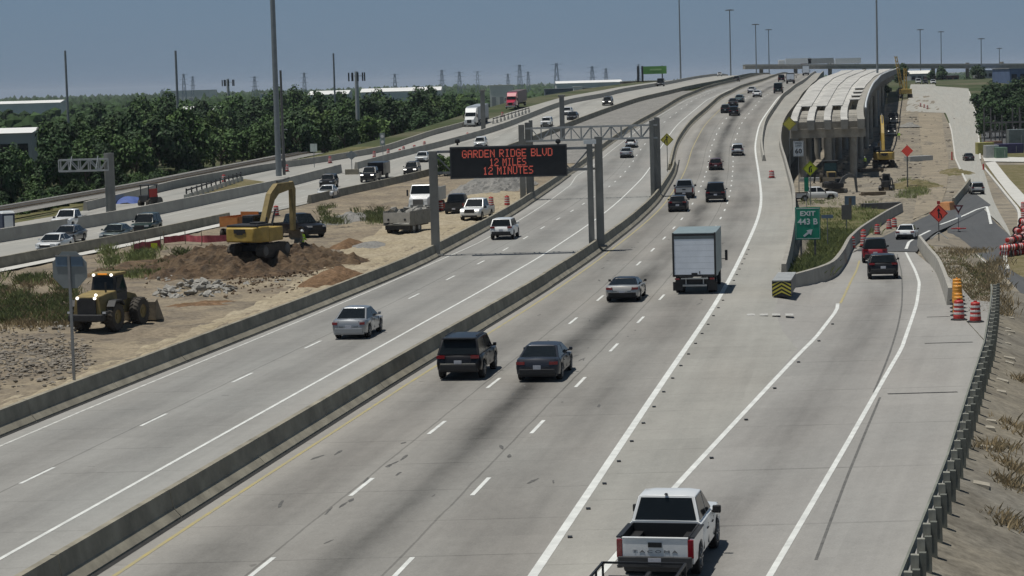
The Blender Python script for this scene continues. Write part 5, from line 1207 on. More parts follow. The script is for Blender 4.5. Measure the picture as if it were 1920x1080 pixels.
def crane(label, loc, rz):
    t = thing('crawler_crane', label, 'crane', loc, rz)
    track_(t,-1.6,5.4,1.1,.8); track_(t,1.6,5.4,1.1,.8)
    b = MB(); b.box((0,-.8,2.0),(3.4,5.0,1.6)); b.build('house', m_cat, t, bevel=.1)
    b = MB(); b.box((-1.3,1.6,2.3),(1.2,1.6,1.9)); b.build('cab', m_mach, t, bevel=.05)
    b = MB()
    def lattice(p, q, w_):
        p, q = Vector(p), Vector(q); d = (q-p).normalized(); s = d.cross(Vector((0,1,0))).normalized(); u = s.cross(d)
        for a in (-1,1):
            for e in (-1,1): b.bar(p+s*a*w_+u*e*w_, q+s*a*w_*.7+u*e*w_*.7, .16)
        L = (q-p).length; n = int(L/1.2)
        for k in range(n):
            a = p+d*L*k/n; e = p+d*L*(k+1)/n
            b.bar(a+s*w_+u*w_, e-s*w_+u*w_, .1); b.bar(a-s*w_-u*w_, e+s*w_-u*w_, .1); b.bar(a+s*w_-u*w_, e+s*w_+u*w_, .1)
    lattice((.4,1.2,2.5),(.4,1.6,9.5),.42); lattice((-.6,2.0,2.3),(-2.4,2.6,13.5),.42)
    b.build('boom', m_cat, t)
    return t
crane('yellow crawler crane with two raised booms under the far bridge', pt(1697,183,ZL), 0)
def dump_front(label, loc, rz, mat, sc_=1.0, load=None, name='dump_truck'):
    t = thing(name, label, 'dump truck', loc, rz); t.scale = (sc_,)*3
    b = MB(); b.loft([[(-.95,3.6,.7),(.95,3.6,.7),(.9,3.55,1.5),(-.9,3.55,1.5)],[(-1.05,2.6,.7),(1.05,2.6,.7),(1.0,2.5,1.75),(-1.0,2.5,1.75)],[(-1.15,2.1,.7),(1.15,2.1,.7),(1.1,2.0,1.9),(-1.1,2.0,1.9)]]); b.build('hood', mat, t, bevel=.06)
    b = MB(); b.loft([[(-1.15,2.05,.7),(1.15,2.05,.7),(1.15,.7,.7),(-1.15,.7,.7)],[(-1.15,2.05,1.85),(1.15,2.05,1.85),(1.15,.7,1.85),(-1.15,.7,1.85)],[(-1.0,1.6,2.75),(1.0,1.6,2.75),(1.0,.7,2.75),(-1.0,.7,2.75)]]); b.build('cab', mat, t, bevel=.05)
    q = MB(); q.panel([(1.08,2.05,1.9),(-1.08,2.05,1.9),(-.98,1.64,2.68),(.98,1.64,2.68)],.04,.02); q.build('windshield', m_glass, t)
    q = MB(); q.box((0,3.6,1.1),(1.0,.06,.7)); q.build('grille', m_dsteel, t)
    q = MB(); q.box((0,3.65,.6),(2.2,.2,.3)); q.build('bumper', m_lsteel, t)
    for s in (1,-1):
        q = MB(); q.box((s*.75,3.5,1.15),(.3,.14,.22)); q.build('headlight', m_glow if load == 'lit' else m_lamp, t)
        q = MB(); q.box((s*1.4,1.8,2.0),(.16,.12,.6)); q.build('mirror', m_black, t)
    b = MB(); b.box((0,-1.6,.85),(1.0,5.4,.3)); b.build('chassis', m_mach, t)
    b = MB()
    for s in (1,-1): b.box((s*1.2,-1.8,1.75),(.08,4.6,1.3))
    b.box((0,-1.8,1.15),(2.4,4.6,.1)); b.box((0,.5,1.8),(2.4,.08,1.5)); b.box((0,-4.1,1.7),(2.4,.08,1.2)); b.build('dump_body', m_dsteel if load else m_lsteel, t)
    wheels(t, [(s*1.0,2.6) for s in (1,-1)]+[(s*1.0,y) for s in (1,-1) for y in (-2.2,-3.4)], .5, .34, m_lsteel, 1, m_dust)
    return t
c, h, g = place(784,402,7.4,ZM,-1,heading(215)+.05)
dump_front('white dump truck facing the camera left of the sign post', c, -h, P_white)
for px, py, lb in ((1676,232,'dump truck with two bright lamps, farther of two in the pit'),(1672,256,'dump truck with two bright lamps, nearer of two in the pit')):
    c, h, g = place(px,py,7.4,ZL,-1,heading(450)); dump_front(lb, c, -h, m_mach, 1.0, 'lit')
# grey dump trailer full of rubble
c, h, g = place(745,440,6,ZM,1,heading(200)+.22)
t = thing('dump_trailer', 'grey dump trailer loaded with rubble, seen from behind', 'trailer', c, -h)
b = MB()
for s in (1,-1): b.box((s*1.2,0,1.35),(.08,6,1.2)); b.box((s*1.23,-2.0,1.35),(.06,.1,1.2)); b.box((s*1.23,0,1.35),(.06,.1,1.2)); b.box((s*1.23,2,1.35),(.06,.1,1.2))
b.box((0,0,.8),(2.4,6,.1)); b.box((0,3,1.45),(2.4,.08,1.4)); b.build('dump_body', M('trailer_dusty', (.23,.225,.20), .8, .1, var=.2), t)
b = MB(); b.box((0,-3.0,1.42),(2.4,.08,.85)); tg_ = b.build('tailgate', M('tailgate_pale', (.40,.385,.35), .8, var=.15), t)
for s in (1,-1):
    q = MB(); q.cyl((s*.75,-3.04,1.25),(s*.75,-3.08,1.25),.10,.10,8); q.build('tail_light', m_black, tg_)
b = MB(); b.box((0,-2.9,.6),(2.2,.12,.4)); b.box((0,0,.65),(1.0,5.6,.25)); b.build('chassis', m_mach, t)
wheels(t, [(s*1.0,y) for s in (1,-1) for y in (-2.1,-.9)], .5, .34, m_lsteel, 1, m_dust)
for i in range(16): chunk_obj(t, i, (rnd.uniform(-.9,.9), rnd.uniform(-2.6,2.5), 1.75+rnd.uniform(0,.25)), (rnd.uniform(.25,.6),)*3, (rnd.uniform(-1,1),rnd.uniform(-1,1),rnd.uniform(0,6)))
# orange dump body on a dark truck behind the excavator
c, h, g = place(430,446,4.5,ZM,1,heading(210)+.34)
t = thing('dump_truck', 'truck with an orange dump body behind the excavator', 'dump truck', c, -h); t.scale = (.78,)*3
m_od = M('dump_orange', (.42,.17,.045), .6, var=.2, scale=1)
b = MB()
for s in (1,-1):
    b.box((s*1.15,-.8,1.75),(.08,4.2,1.05))
    for y in (-2.6,-1.5,-.4,.7): b.box((s*1.2,y,1.75),(.07,.12,1.05))
b.box((0,-.8,1.28),(2.3,4.2,.1)); b.box((0,1.3,1.9),(2.3,.08,1.4)); b.box((0,-2.9,1.7),(2.3,.08,1.0)); b.build('dump_body', m_od, t)
b = MB(); b.loft([[(-1.1,1.5,.7),(1.1,1.5,.7),(1.1,3.4,.7),(-1.1,3.4,.7)],[(-1.1,1.5,1.7),(1.1,1.5,1.7),(1.1,3.3,1.6),(-1.1,3.3,1.6)],[(-1.0,1.55,2.5),(1.0,1.55,2.5),(1.0,2.4,2.5),(-1.0,2.4,2.5)]]); b.build('cab', P_dgrey, t, bevel=.05)
q = MB(); q.panel([(1.1,2.0,1.75),(1.1,1.6,1.75),(1.02,1.6,2.4),(1.02,2.3,2.4)][::-1],.05,.02); q.build('side_window', m_glass, t)
b = MB(); b.box((0,0,.8),(1.0,6,.3)); b.build('chassis', m_mach, t)
wheels(t, [(s*1.0,y) for s in (1,-1) for y in (2.6,-1.4,-2.5)], .5, .34, m_lsteel, 1, m_dust)
# white truck seen from the front left of the gantry post, portable toilet, generator
p = pt(14,442)
t = thing('portable_toilet', 'white roofed portable toilet at the left edge', 'portable toilet', p, .5)
b = MB(); b.box((0,0,1.0),(1.15,1.15,2.0)); b.build('cabin', M('toilet_navy', (.03,.04,.075), .5), t, bevel=.03)
b = MB(); b.loft([[(-.62,-.62,2.0),(.62,-.62,2.0),(.62,.62,2.0),(-.62,.62,2.0)],[(-.5,-.5,2.22),(.5,-.5,2.22),(.5,.5,2.22),(-.5,.5,2.22)]]); b.build('roof', P_white, t, bevel=.04)
b = MB(); b.box((0,-.585,.95),(.8,.04,1.75)); b.build('door', P_white, t)
wpk = car('white pickup with its front half above the pale wall at far left', 117, 433, 'pickup', P_white, 5.6, 1.98, 1.9, -1, ZM, lod=1)
p = pt(282,387)
t = thing('roller', 'small dark compactor with a red guard beside the pale wall', 'compactor', p, -.5)
b = MB(); b.cyl((-.6,1.0,.5),(.6,1.0,.5),.5,.5,16); b.build('drum', m_dsteel, t)
b = MB(); b.box((0,-.3,.9),(1.2,1.9,.7)); b.build('body', m_mach, t, bevel=.05)
b = MB()
for sx in (-.55,.55):
    for sy in (-.9,.5): b.bar((sx,sy,1.2),(sx,sy,2.3),.08)
b.box((0,-.2,2.35),(1.3,1.7,.1)); b.build('canopy', m_black, t)
b = MB(); b.box((.62,-.2,1.5),(.06,1.4,.9)); b.build('guard', m_drum, t)
wheels(t, [(.55,-.9),(-.55,-.9)], .45, .35, m_dsteel, 1, m_dust)
# blue tarpaulin on a mound
c = pt(243,382); b = MB(); n = 14
for j in range(n+1):
    for i in range(n+1):
        u, v = i/n*2-1, j/n*2-1; f = max(0,1-.8*(u*u+v*v)); b.v.append((u*1.6, v*3.0, .10+.75*f+.10*noise.noise(Vector((u*3,v*3,1)))))
for j in range(n):
    for i in range(n): k = n+1; b.f.append((j*k+i,j*k+i+1,(j+1)*k+i+1,(j+1)*k+i)); b.m.append(0)
o = tag(b.build('tarpaulin', M('tarp_blue', (.07,.11,.30), .6, var=.15)), 'crumpled blue tarpaulin beside the cantilever sign column', 'tarpaulin'); o.location = c

# ------------------------------------------------------------ the flagman by the excavator
def person(label, loc, rz):
    import bmesh
    t = thing('person', label, 'person', loc, rz)
    J = {'pelvis':(0,0,.95),'waist':(0,.01,1.12),'chest':(0,.02,1.36),'neck':(0,.03,1.52),'head':(0,.04,1.62),'crown':(0,.04,1.74),
         'shl':(-.19,.02,1.43),'ell':(-.26,.05,1.15),'wrl':(-.20,.26,1.05),'hnl':(-.18,.34,1.06),
         'shr':(.19,.02,1.43),'elr':(.30,.03,1.17),'wrr':(.34,.14,.95),'hnr':(.34,.18,.87),
         'hpl':(-.10,0,.90),'knl':(-.13,.06,.50),'anl':(-.14,.0,.09),'tol':(-.15,.17,.04),
         'hpr':(.10,0,.90),'knr':(.12,.02,.50),'anr':(.14,-.06,.09),'tor':(.16,.11,.04)}
    E = [('pelvis','waist'),('waist','chest'),('chest','neck'),('neck','head'),('head','crown'),('chest','shl'),('shl','ell'),('ell','wrl'),('wrl','hnl'),('chest','shr'),('shr','elr'),('elr','wrr'),('wrr','hnr'),('pelvis','hpl'),('hpl','knl'),('knl','anl'),('anl','tol'),('pelvis','hpr'),('hpr','knr'),('knr','anr'),('anr','tor')]
    RD = {'pelvis':.15,'waist':.145,'chest':.165,'neck':.058,'head':.095,'crown':.085,'sh':.075,'el':.05,'wr':.036,'hn':.045,'hp':.10,'kn':.065,'an':.045,'to':.04}
    ks = list(J); me = bpy.data.meshes.new('body'); me.from_pydata([J[k] for k in ks], [(ks.index(a),ks.index(e)) for a,e in E], [])
    o = bpy.data.objects.new('body', me); COL.objects.link(o); o.parent = t
    sk = o.modifiers.new('skin','SKIN')
    for i, k in enumerate(ks):
        r = RD.get(k, RD.get(k[:2], .05)); me.skin_vertices[0].data[i].radius = (r, r*.8 if k in ('chest','waist','pelvis') else r)
        me.skin_vertices[0].data[i].use_root = (k == 'pelvis')
    sd_ = o.modifiers.new('sub','SUBSURF'); sd_.levels = sd_.render_levels = 2
    me.materials.append(M('work_trousers', (.03,.035,.05), .9, var=.2))
    v = MB(); v.loft([[(math.cos(a)*rx,.015+math.sin(a)*ry,z) for a in [k*math.pi/6 for k in range(12)]] for rx,ry,z in ((.19,.165,.92),(.185,.16,1.15),(.215,.175,1.36),(.20,.15,1.46),(.11,.10,1.52))]); vo = v.build('vest', M('hi_vis', (.50,.78,.05), .8, var=.1), t, smooth=50)
    s = MB(); 
    for z, rx, ry in ((1.06,.192,.167),(1.24,.203,.17)): s.loft([[(math.cos(a)*rx,.015+math.sin(a)*ry,zz) for a in [k*math.pi/6 for k in range(12)]] for zz in (z-.03,z+.03)])
    s.build('reflective_stripe', m_refl, vo)
    for sx in (-1,1):
        a, e, w_ = ('shl','ell','wrl') if sx < 0 else ('shr','elr','wrr'); s = MB(); s.cyl(J[a],J[e],.082,.068,10); s.cyl(J[e],J[w_],.066,.052,10); s.build('sleeve', MATS['hi_vis'], t, smooth=40)
        hn = 'hnl' if sx < 0 else 'hnr'; hp = Vector(J[hn]); g = MB()
        for k in range(4): g.cyl(hp+Vector((-.03+.02*k,.0,.0)), hp+Vector((-.03+.02*k,.05-.006*abs(k-1),-.035)), .010,.008,6)
        g.cyl(hp+Vector((sx*-.035,-.02,0)), hp+Vector((sx*-.06,.02,-.02)), .011,.009,6); g.build('fingers', M('skin_tone', (.28,.16,.11), .6), t)
    f = MB(); f.lathe([(.001,1.515),(.06,1.53),(.083,1.58),(.09,1.64),(.08,1.70),(.001,1.735)],'z',(0,.045,0),12); f.box((0,.14,1.62),(.028,.03,.05)); f.box((0,.128,1.575),(.05,.012,.014)); 
    for sx in (-1,1): f.box((sx*.092,.04,1.62),(.02,.035,.06)); f.box((sx*.034,.125,1.645),(.022,.015,.014))
    f.build('head', MATS['skin_tone'], t, smooth=60)
    h_ = MB(); h_.lathe([(.15,1.685),(.15,1.70),(.112,1.705),(.108,1.76),(.075,1.81),(.001,1.83)],'z',(0,.04,0),14); h_.build('hard_hat', m_wht, t, smooth=40)
    for sx in (-1,1): b_ = MB(); b_.box((sx*.15,.05 if sx < 0 else 0,.05),(.11,.30,.10)); b_.build('boot', m_black, t, bevel=.02)
    return t
person('worker in a yellow green vest and white hard hat beside the excavator', pt(567,477,None,.30), -2.2)
# ------------------------------------------------------------ drums, cones
def plain(c):                                 # a drum without bands, in faded yellow orange plastic
    for ch in list(c.children):
        if ch.name.startswith('white_band'): bpy.data.objects.remove(ch)
        elif ch.name.startswith('drum_body') or ch.name.startswith('handle'): ch.material_slots[0].link = 'OBJECT'; ch.material_slots[0].material = M('drum_yellow_orange', (.62,.27,.03), .55, var=.12)
    return c
def drum(label, loc, group=None, fallen=None, proto=[None]):
    if proto[0] is None:
        t = thing('traffic_drum', label, 'traffic drum', loc, 0, group)
        b = MB(); b.lathe([(.001,.06),(.285,.06),(.285,.24),(.27,.25),(.27,.43),(.258,.44),(.258,.62),(.246,.63),(.246,.80),(.235,.81),(.235,.96),(.20,1.0),(.001,1.0)],'z',n=14); b.build('drum_body', m_drum, t, smooth=30)
        for z, r in ((.30,.271),(.52,.262),(.74,.250)):
            b = MB(); b.lathe([(r,z),(r+.006,z+.01),(r+.003,z+.10),(r-.002,z+.105)],'z',n=14)
            b.build('white_band', m_refl, t)
        b = MB(); b.lathe([(.001,.0),(.42,.0),(.42,.05),(.30,.09),(.29,.06)],'z',n=14); b.build('rubber_base', m_black, t)
        b = MB(); b.box((0,0,1.04),(.18,.03,.08)); b.build('handle', m_drum, t)
        proto[0] = t; return t
    c = copy_thing(proto[0], loc, rnd.uniform(0,6), label)
    if group: c['group'] = group
    elif 'group' in c: del c['group']
    if fallen: c.rotation_euler = fallen
    return c
G = 'orange and white traffic drums'
for px, py, pf, lb in ((1798,600,ZL,'orange drum with white bands in front of the orange stack on the ramp shoulder'),(1829,604,ZL,'orange drum standing alone beside the guard rail end'),
    (1598,466,ZL,'drum at the wall, leftmost of the ramp row'),(1619,463,ZL,'second drum from the left in the ramp row'),(1619,451,ZL,'drum just behind the second drum of the ramp row'),(1645,440,ZL,'third drum from the left in the ramp row, left of the white sedan'),(1667,430,ZL,'drum left of the last pair in the ramp row'),(1677,427,ZL,'farthest right drum in the ramp row behind the white sedan'),
    (921,388,ZM,'drum right of the white pickup on the dirt'),(951,386,ZM,'drum on the dirt closest to the gantry foot'),(826,396,ZM,'drum between the sign post and the dusty grey pickup'),
    (518,405,ZM,'drum seen under the excavator boom'),(538,322,ZF,'lone drum at the foot of the tall mast on the southbound ramp'),(619,306,ZF,'drum on the southbound ramp near the square sign'),(702,296,ZF,'first drum of the ramp taper left of the narrow sign'),(728,291,ZF,'second drum of the ramp taper by the narrow sign'),(750,291,ZF,'third drum of the ramp taper'),(757,286,ZF,'fourth drum of the ramp taper'),(777,283,ZF,'fifth drum of the ramp taper'),(796,276,ZF,'last drum of the ramp taper, nearest the message sign'),(877,259,ZF,'drum left of the grey column behind the message sign'),(942,219,ZF,'drum below the red semi tractor'),(903,306-46,ZF,'drum beside the grey column base'),
    (1726,200,ZL,'leftmost of three dark drums far on the frontage road'),(1733,202,ZL,'middle one of three dark drums far on the frontage road'),(1739,204,ZL,'rightmost of three dark drums far on the frontage road'),(420,342,ZM,'drum on the southbound ramp behind the striped edge')):
    drum(lb, pt(px,py,pf), G)
for i in range(4):
    p = pt(1797-i*.6, 592-i*7, ZL); 
    plain(drum('plain yellow orange drum standing behind the banded drum, number %s from the front' % ('one','two','three','four')[i], p+Vector((0,0,.0)), 'stacked yellow orange drums on the ramp shoulder'))
    if i > 0:
        q = plain(drum('plain yellow orange drum nested upon another, place %s from the front' % ('one','two','three','four')[i], p+Vector((0,.1,.40)), 'stacked yellow orange drums on the ramp shoulder'))
k = 0
for r_, (px, py) in enumerate(((1896,482),(1908,480),(1920,478),(1900,466),(1912,462),(1924,460),(1906,448),(1918,444),(1914,430),(1919,412),(1918,395))):
    p = pt(px,py,ZB); h_ = .3 if r_ < 9 else 0
    for s in range(2 if r_ < 9 else 1):
        drum('drum in the piled cluster at the right edge, inside the white kerb', p+Vector((0,0,.28+.55*s if r_ < 9 else 0)), 'orange drums piled inside the kerb at the right edge', (R(-90) if r_ < 9 else 0, 0, R(60+20*s)+r_*.3))
drum('orange attenuator drum at the start of the right barrier', pt(1447,334), None).scale = (1.25,1.25,.9)
# red posts by the kerb and a barrier cap
for px, py, pf, h_, lb in ((1785,300,ZL,1.6,'red marker post at the kerb of the haul track'),(1844,318,ZB,1.0,'small red marker at the head of the white kerb')):
    b = MB(); b.cyl((0,0,0),(0,0,h_),.14,.14,8); b.cyl((0,0,0),(0,0,.08),.3,.3,8); o = tag(b.build('marker_post', m_drum), lb, 'marker post'); o.location = pt(px,py,pf)
p = pt(1776,394,ZL); b = MB(); b.box((0,0,.5),(1.6,2.6,1.0),taper=.7); o = tag(b.build('barrier_cap', M('cap_orange', (.42,.18,.06), .7, var=.2), bevel=.06), 'orange plastic end block of the short wall beside the orange diamond sign', 'barrier block'); o.location = p; o.rotation_euler = (0,0,-.5)
# crash cushion at the gore
p = pt(1466,556); t = thing('crash_cushion', 'box crash cushion with a black and yellow chevron face at the gore', 'crash cushion', Vector((p.x,p.y,0)), -heading(p.y)-.03)
b = MB(); b.box((0,2.6,.45),(1.0,5.2,.86)); b.build('side_panel', m_dsteel, t, bevel=.03)
b = MB()
for k in range(6): b.box((0,.3+k*.9,.90),(1.04,.8,.06),mi=0)
b.build('top_panel', m_lsteel, t)
b = MB(); b.box((0,-.04,.46),(1.08,.08,.90)); fc = b.build('nose_plate', m_black, t)
b = MB()
for k in range(4):
    z = .12+k*.22
    for s in (1,-1):
        P0 = [(0,z+.12),(s*.52,z-.18),(s*.52,z-.07),(0,z+.23)]
        P0 = [(x,min(.9,max(.02,zz))) for x,zz in P0]
        if s > 0: P0 = P0
        b.prismy(P0, -.088,-.082)
b.build('chevron_stripe', m_yel, fc)

# ------------------------------------------------------------ guard rail on the right edge
gy = yr(36,129,1.9)
t = thing('guard_rail', 'weathered guard rail with many dark posts along the right edge of the ramp', 'guard rail', S(90, guard_o(90)))
o0 = t.location.copy()
def gpos(y, e=.25): return Vector((XW(y)+guard_o(y)+e, y, zr(y, guard_o(y))))-o0
pm = bm_ = None
for y in gy:
    if pm is None:
        b = MB(); b.box((0,0,-.35),(.17,.20,2.3)); po = b.build('post', m_post, t); pm = po.data
        b = MB(); b.box((0,0,0),(.20,.20,.38)); bo = b.build('blockout', m_block, t); bm_ = bo.data
    else:
        po = bpy.data.objects.new('post', pm); bo = bpy.data.objects.new('blockout', bm_)
        for q in (po,bo): COL.objects.link(q); q.parent = t
    po.location = gpos(y,.62)+Vector((0,0,0)); bo.location = gpos(y,.44)+Vector((0,0,.56))
    po.rotation_euler = bo.rotation_euler = (rnd.uniform(-.03,.03),rnd.uniform(-.03,.03),-heading(y)-.06)
WB = [(0,.40),(.06,.44),(.06,.50),(0,.56),(.06,.62),(.06,.68),(0,.72),(-.02,.72),(.03,.68),(.03,.63),(-.02,.56),(.03,.50),(.03,.45),(-.02,.40)]
b = MB(); b.loft([[tuple(gpos(y,.27)+Vector((-a,0,e))) for a,e in WB] for y in yr(34,130,1.9)]); b.build('rail_beam', M('rail_grey_green', (.20,.205,.17), .7, .1, var=.25, scale=.8), t)
b = MB(); b.tube([gpos(y,.34)+Vector((0,0,.02)) for y in yr(34,130,3)], .07, 4); b.build('kerb_rail', m_lsteel, t)
# concrete mow blocks behind the posts
blk = None
for i, y in enumerate(yr(44,122,1.9)):
    if rnd.random() < .45: continue
    g = guard_o(y); p = Vector((XW(y)+g+1.15, y, base_z(y,g+1.15)+.06))
    if blk is None: b = MB(); b.box((0,0,0),(.45,.55,.3)); blk = tag(b.build('slope_block', M('block_tan', (.33,.30,.24), .9, var=.25)), 'pale concrete step block behind the guard rail posts', 'concrete block', 'pale step blocks behind the guard rail'); o = blk
    else: o = blk.copy(); COL.objects.link(o)
    o.location = p+Vector((rnd.uniform(-.15,.15),rnd.uniform(-.4,.4),-.06)); o.rotation_euler = (0,rnd.uniform(.1,.3),-heading(y)+rnd.uniform(-.1,.1)); o.scale = (rnd.uniform(.7,1.2),rnd.uniform(.6,1),1)
p = pt(1862,868,lambda y: base_z(y,guard_o(y)+4.2))
t = thing('delineator', 'white flexible delineator post with a dark top on the slope', 'delineator', p)
b = MB(); b.box((0,0,.45),(.10,.02,1.0)); b.build('post', m_wht, t)
b = MB(); b.box((0,-.002,1.13),(.11,.03,.36)); b.build('dark_top', m_mach, t)
p = pt(1886,790,lambda y: base_z(y,guard_o(y)+4.2)); t = thing('drain_inlet', 'round concrete drain inlet on the slope with bolts on top', 'drain inlet', p)
b = MB(); b.lathe([(.001,.42),(.42,.42),(.5,.36),(.52,-.3)],'z',n=16); b.build('collar', m_strip, t)
for k in range(4): b = MB(); b.cyl((-.25+k*.16,0,.4),(-.25+k*.16,0,.58),.025,.025,6); b.build('bolt', m_mach, t)
p = pt(1822,945,lambda y: base_z(y,guard_o(y)+3.2)); b = MB(); b.box((0,0,.08),(.5,.9,.10),rz=.7); b.box((.2,.1,.12),(.25,.5,.08),rz=.4); o = tag(b.build('litter', M('litter_pink', (.55,.42,.42), .7, var=.3)), 'scrap of pinkish white litter on the slope', 'litter'); o.location = p

# rows of formwork with dark uprights on the southbound ramp
for lb, pa, pb_, n in (('row of white formwork blocks with dark uprights left of the tall mast',(350,374),(452,340),13),('row of small formwork uprights below the red semi tractor',(925,232),(992,211),11)):
    a, e = pt(*pa,ZF), pt(*pb_,ZF); t = thing('formwork_row', lb, 'formwork', a)
    for k in range(n):
        q = a.lerp(e, k/(n-1))-a; b = MB(); b.box(q+Vector((0,0,.3)), (.5,.9,.6)); b.build('block', m_strip, t); b = MB(); b.bar(q+Vector((0,0,.0)), q+Vector((0,0,1.25)), .16); b.build('upright', m_mach, t)
    b = MB(); b.bar(Vector((0,0,1.05)), e-a+Vector((0,0,1.05)), .16); b.build('rail', m_mach, t)
# ------------------------------------------------------------ signs
def post(b, p0, z0, z1, r=.05): b.cyl((p0[0],p0[1],z0),(p0[0],p0[1],z1),r,r,8)
def sign(name, label, cat, px, py, Y, shape, w_, h_, mat, gz, border=None, pole=.05, rz=None, poles=(0,), pmat=None):
    c = atY(px,py,Y); t = thing(name, label, cat, (c.x,c.y,gz), -heading(Y) if rz is None else rz)
    z = c.z-gz
    if shape == 'diamond': pl = [(0,-h_/2),(w_/2,0),(0,h_/2),(-w_/2,0)]
    elif shape == 'oct': pl = [(math.cos(a)*w_/2,math.sin(a)*w_/2) for a in [math.pi/8+k*math.pi/4 for k in range(8)]]
    elif shape == 'tri': pl = [(0,-h_/2),(w_/2,h_/2),(-w_/2,h_/2)]
    else: pl = [(-w_/2,-h_/2),(w_/2,-h_/2),(w_/2,h_/2),(-w_/2,h_/2)]
    b = MB(); b.prismy([(x,zz+z) for x,zz in pl], -.02, .02); f = b.build('sign_face', [mat], t)
    if border:
        b = MB(); k = 1-.14*1.0/max(w_,h_)*1.2; n = len(pl)
        for i in range(n):
            a, e = pl[i], pl[(i+1)%n]; b.bar((a[0]*k,-.024,a[1]*k+z),(e[0]*k,-.024,e[1]*k+z),.012,.035)
        b.build('border', border, f)
    b = MB()
    for x in poles: b.box((x,.06 if mat is not m_backs else -.06,z/2-.2),(pole*2,pole*1.4,z+.4+ (h_*.8 if shape != 'diamond' else h_*.6)-.2))
    b.build('post', pmat or m_steel, t)
    t['z'] = z
    return t, f, z
def strokes(f, z, segs, wd, mat, y=-.03, name='symbol'):
    b = MB()
    for (x0,z0),(x1,z1) in segs: b.bar((x0,y,z+z0),(x1,y,z+z1),.02 if abs(z1-z0) < 1e9 else wd, wd)
    return b.build(name, mat, f)
def ribbon(f, z, pts, wd, mat, name='symbol', y0=-.032, y1=-.022):   # flat polyline drawn on a sign face, as mesh
    b = MB()
    for (x0,z0),(x1,z1) in zip(pts, pts[1:]):
        d = Vector((x1-x0, z1-z0)); l = d.length; n = Vector((-d.y,d.x))/l*wd/2
        b.prismy([(x0-n.x,z+z0-n.y),(x1-n.x,z+z1-n.y),(x1+n.x,z+z1+n.y),(x0+n.x,z+z0+n.y)], y0, y1)
    return b.build(name, mat, f)
# exit sign
Y = 166; w_, h_ = 47/F*Y, 61/F*Y
t, f, z = sign('exit_sign', 'green exit sign reading EXIT 443 B with a white arrow', 'road sign', 1514.5, 419, Y, 'rect', w_, h_, m_grn, -1.6, m_wht, .07, None, (-.5,.5), m_dsteel)
text('lettering', 'EXIT', .46, m_wht, f, (0,-.03,z+h_*.30), width=w_*.60, bold=.012)
text('lettering', '443 B', .60, m_wht, f, (0,-.03,z+h_*.05), width=w_*.80, bold=.012)
ribbon(f, z, [(-.30,-.92),(.10,-.62)], .15, m_wht, 'arrow'); b = MB(); b.prismy([(.34,z-.42),(-.10,z-.50),(.22,z-.86)], -.034, -.022); b.build('arrow_head', m_wht, f)
# speed limit
t, f, z = sign('speed_limit_sign', 'white speed limit sign reading 60 below the new bridge', 'road sign', 1497, 279, 330, 'rect', 1.45, 2.2, m_wht, ZL(330), m_black, .06)
text('lettering', 'SPEED', .34, m_black, f, (0,-.03,z+.78), width=1.0); text('lettering', 'LIMIT', .34, m_black, f, (0,-.03,z+.42), width=.9); text('lettering', '60', .95, m_black, f, (0,-.03,z-.36), width=1.0, bold=.02)
t, f, z = sign('warning_sign', 'plain yellow diamond sign at the edge of the new bridge', 'road sign', 1480, 232, 345, 'diamond', 2.1, 2.1, m_yel, ZL(345), m_black)
t, f, z = sign('warning_sign', 'bright yellow green diamond sign beside the backhoe', 'road sign', 1519, 316, 300, 'diamond', 2.0, 2.0, m_fyg, ZL(300), m_black, .07)
ribbon(f, z, [(-.1,-.5),(-.1,.1),(.2,.35)], .16, m_black); ribbon(f, z, [(.15,-.5),(.15,.0)], .14, m_black)
t, f, z = sign('merge_sign', 'yellow merge sign on a slim pole between the two barriers', 'road sign', 1250.5, 262, 302, 'diamond', 1.75, 1.75, m_yel, 0, m_black, .045, pmat=m_dsteel)
ribbon(f, z, [(0,-.5),(0,.42)], .13, m_black); ribbon(f, z, [(-.32,-.45),(-.28,-.1),(0,.15)], .11, m_black); b = MB(); b.prismy([(0,z+.58),(-.18,z+.25),(.18,z+.25)], -.034, -.022); b.build('arrow_head', m_black, f)
t, f, z = sign('work_zone_sign', 'orange merge diamond sign on a folding stand by the new asphalt', 'road sign', 1760, 400, 214, 'diamond', 1.72, 1.72, m_org, ZL(214), m_black, .04, pmat=m_dsteel)
ribbon(f, z, [(0,-.45),(0,.35)], .13, m_black); ribbon(f, z, [(.24,-.45),(.22,-.15),(0,.08)], .11, m_black); b = MB(); b.prismy([(0,z+.52),(-.17,z+.22),(.17,z+.22)], -.034, -.022); b.build('arrow_head', m_black, f)
b = MB()
for s in (1,-1): b.bar((0,.06,.6),(s*.8,-.6,.02),.06); b.bar((0,.06,.6),(s*.8,.7,.02),.06)
b.build('stand_leg', m_lsteel, t); b = MB(); b.box((0,0,z+1.0),(.3,.04,.3)); b.build('flag', m_drum, t)
t, f, z = sign('work_zone_sign', 'plain orange diamond sign farther back in the construction pit', 'road sign', 1701, 283, 340, 'diamond', 1.75, 1.75, m_org, ZL(340), None, .09, pmat=m_dsteel)
t, f, z = sign('yield_sign', 'dark red and white yield sign on an orange footed pole', 'road sign', 1797, 393, 236, 'tri', 1.0, .9, M('yield_red', (.13,.02,.03), .5), ZL(236), None, .035)
b = MB(); b.prismy([(0,z-.12),(.24,z+.30),(-.24,z+.30)], -.034, -.022); b.build('white_triangle', m_wht, f)
b = MB(); b.box((0,-.0,z-.68),(.55,.04,.3)); b.build('supplement_plate', m_wht, t); b = MB(); b.box((0,0,.05),(1.5,.3,.1)); b.box((0,0,.05),(.3,1.5,.1)); b.build('orange_foot', m_drum, t)
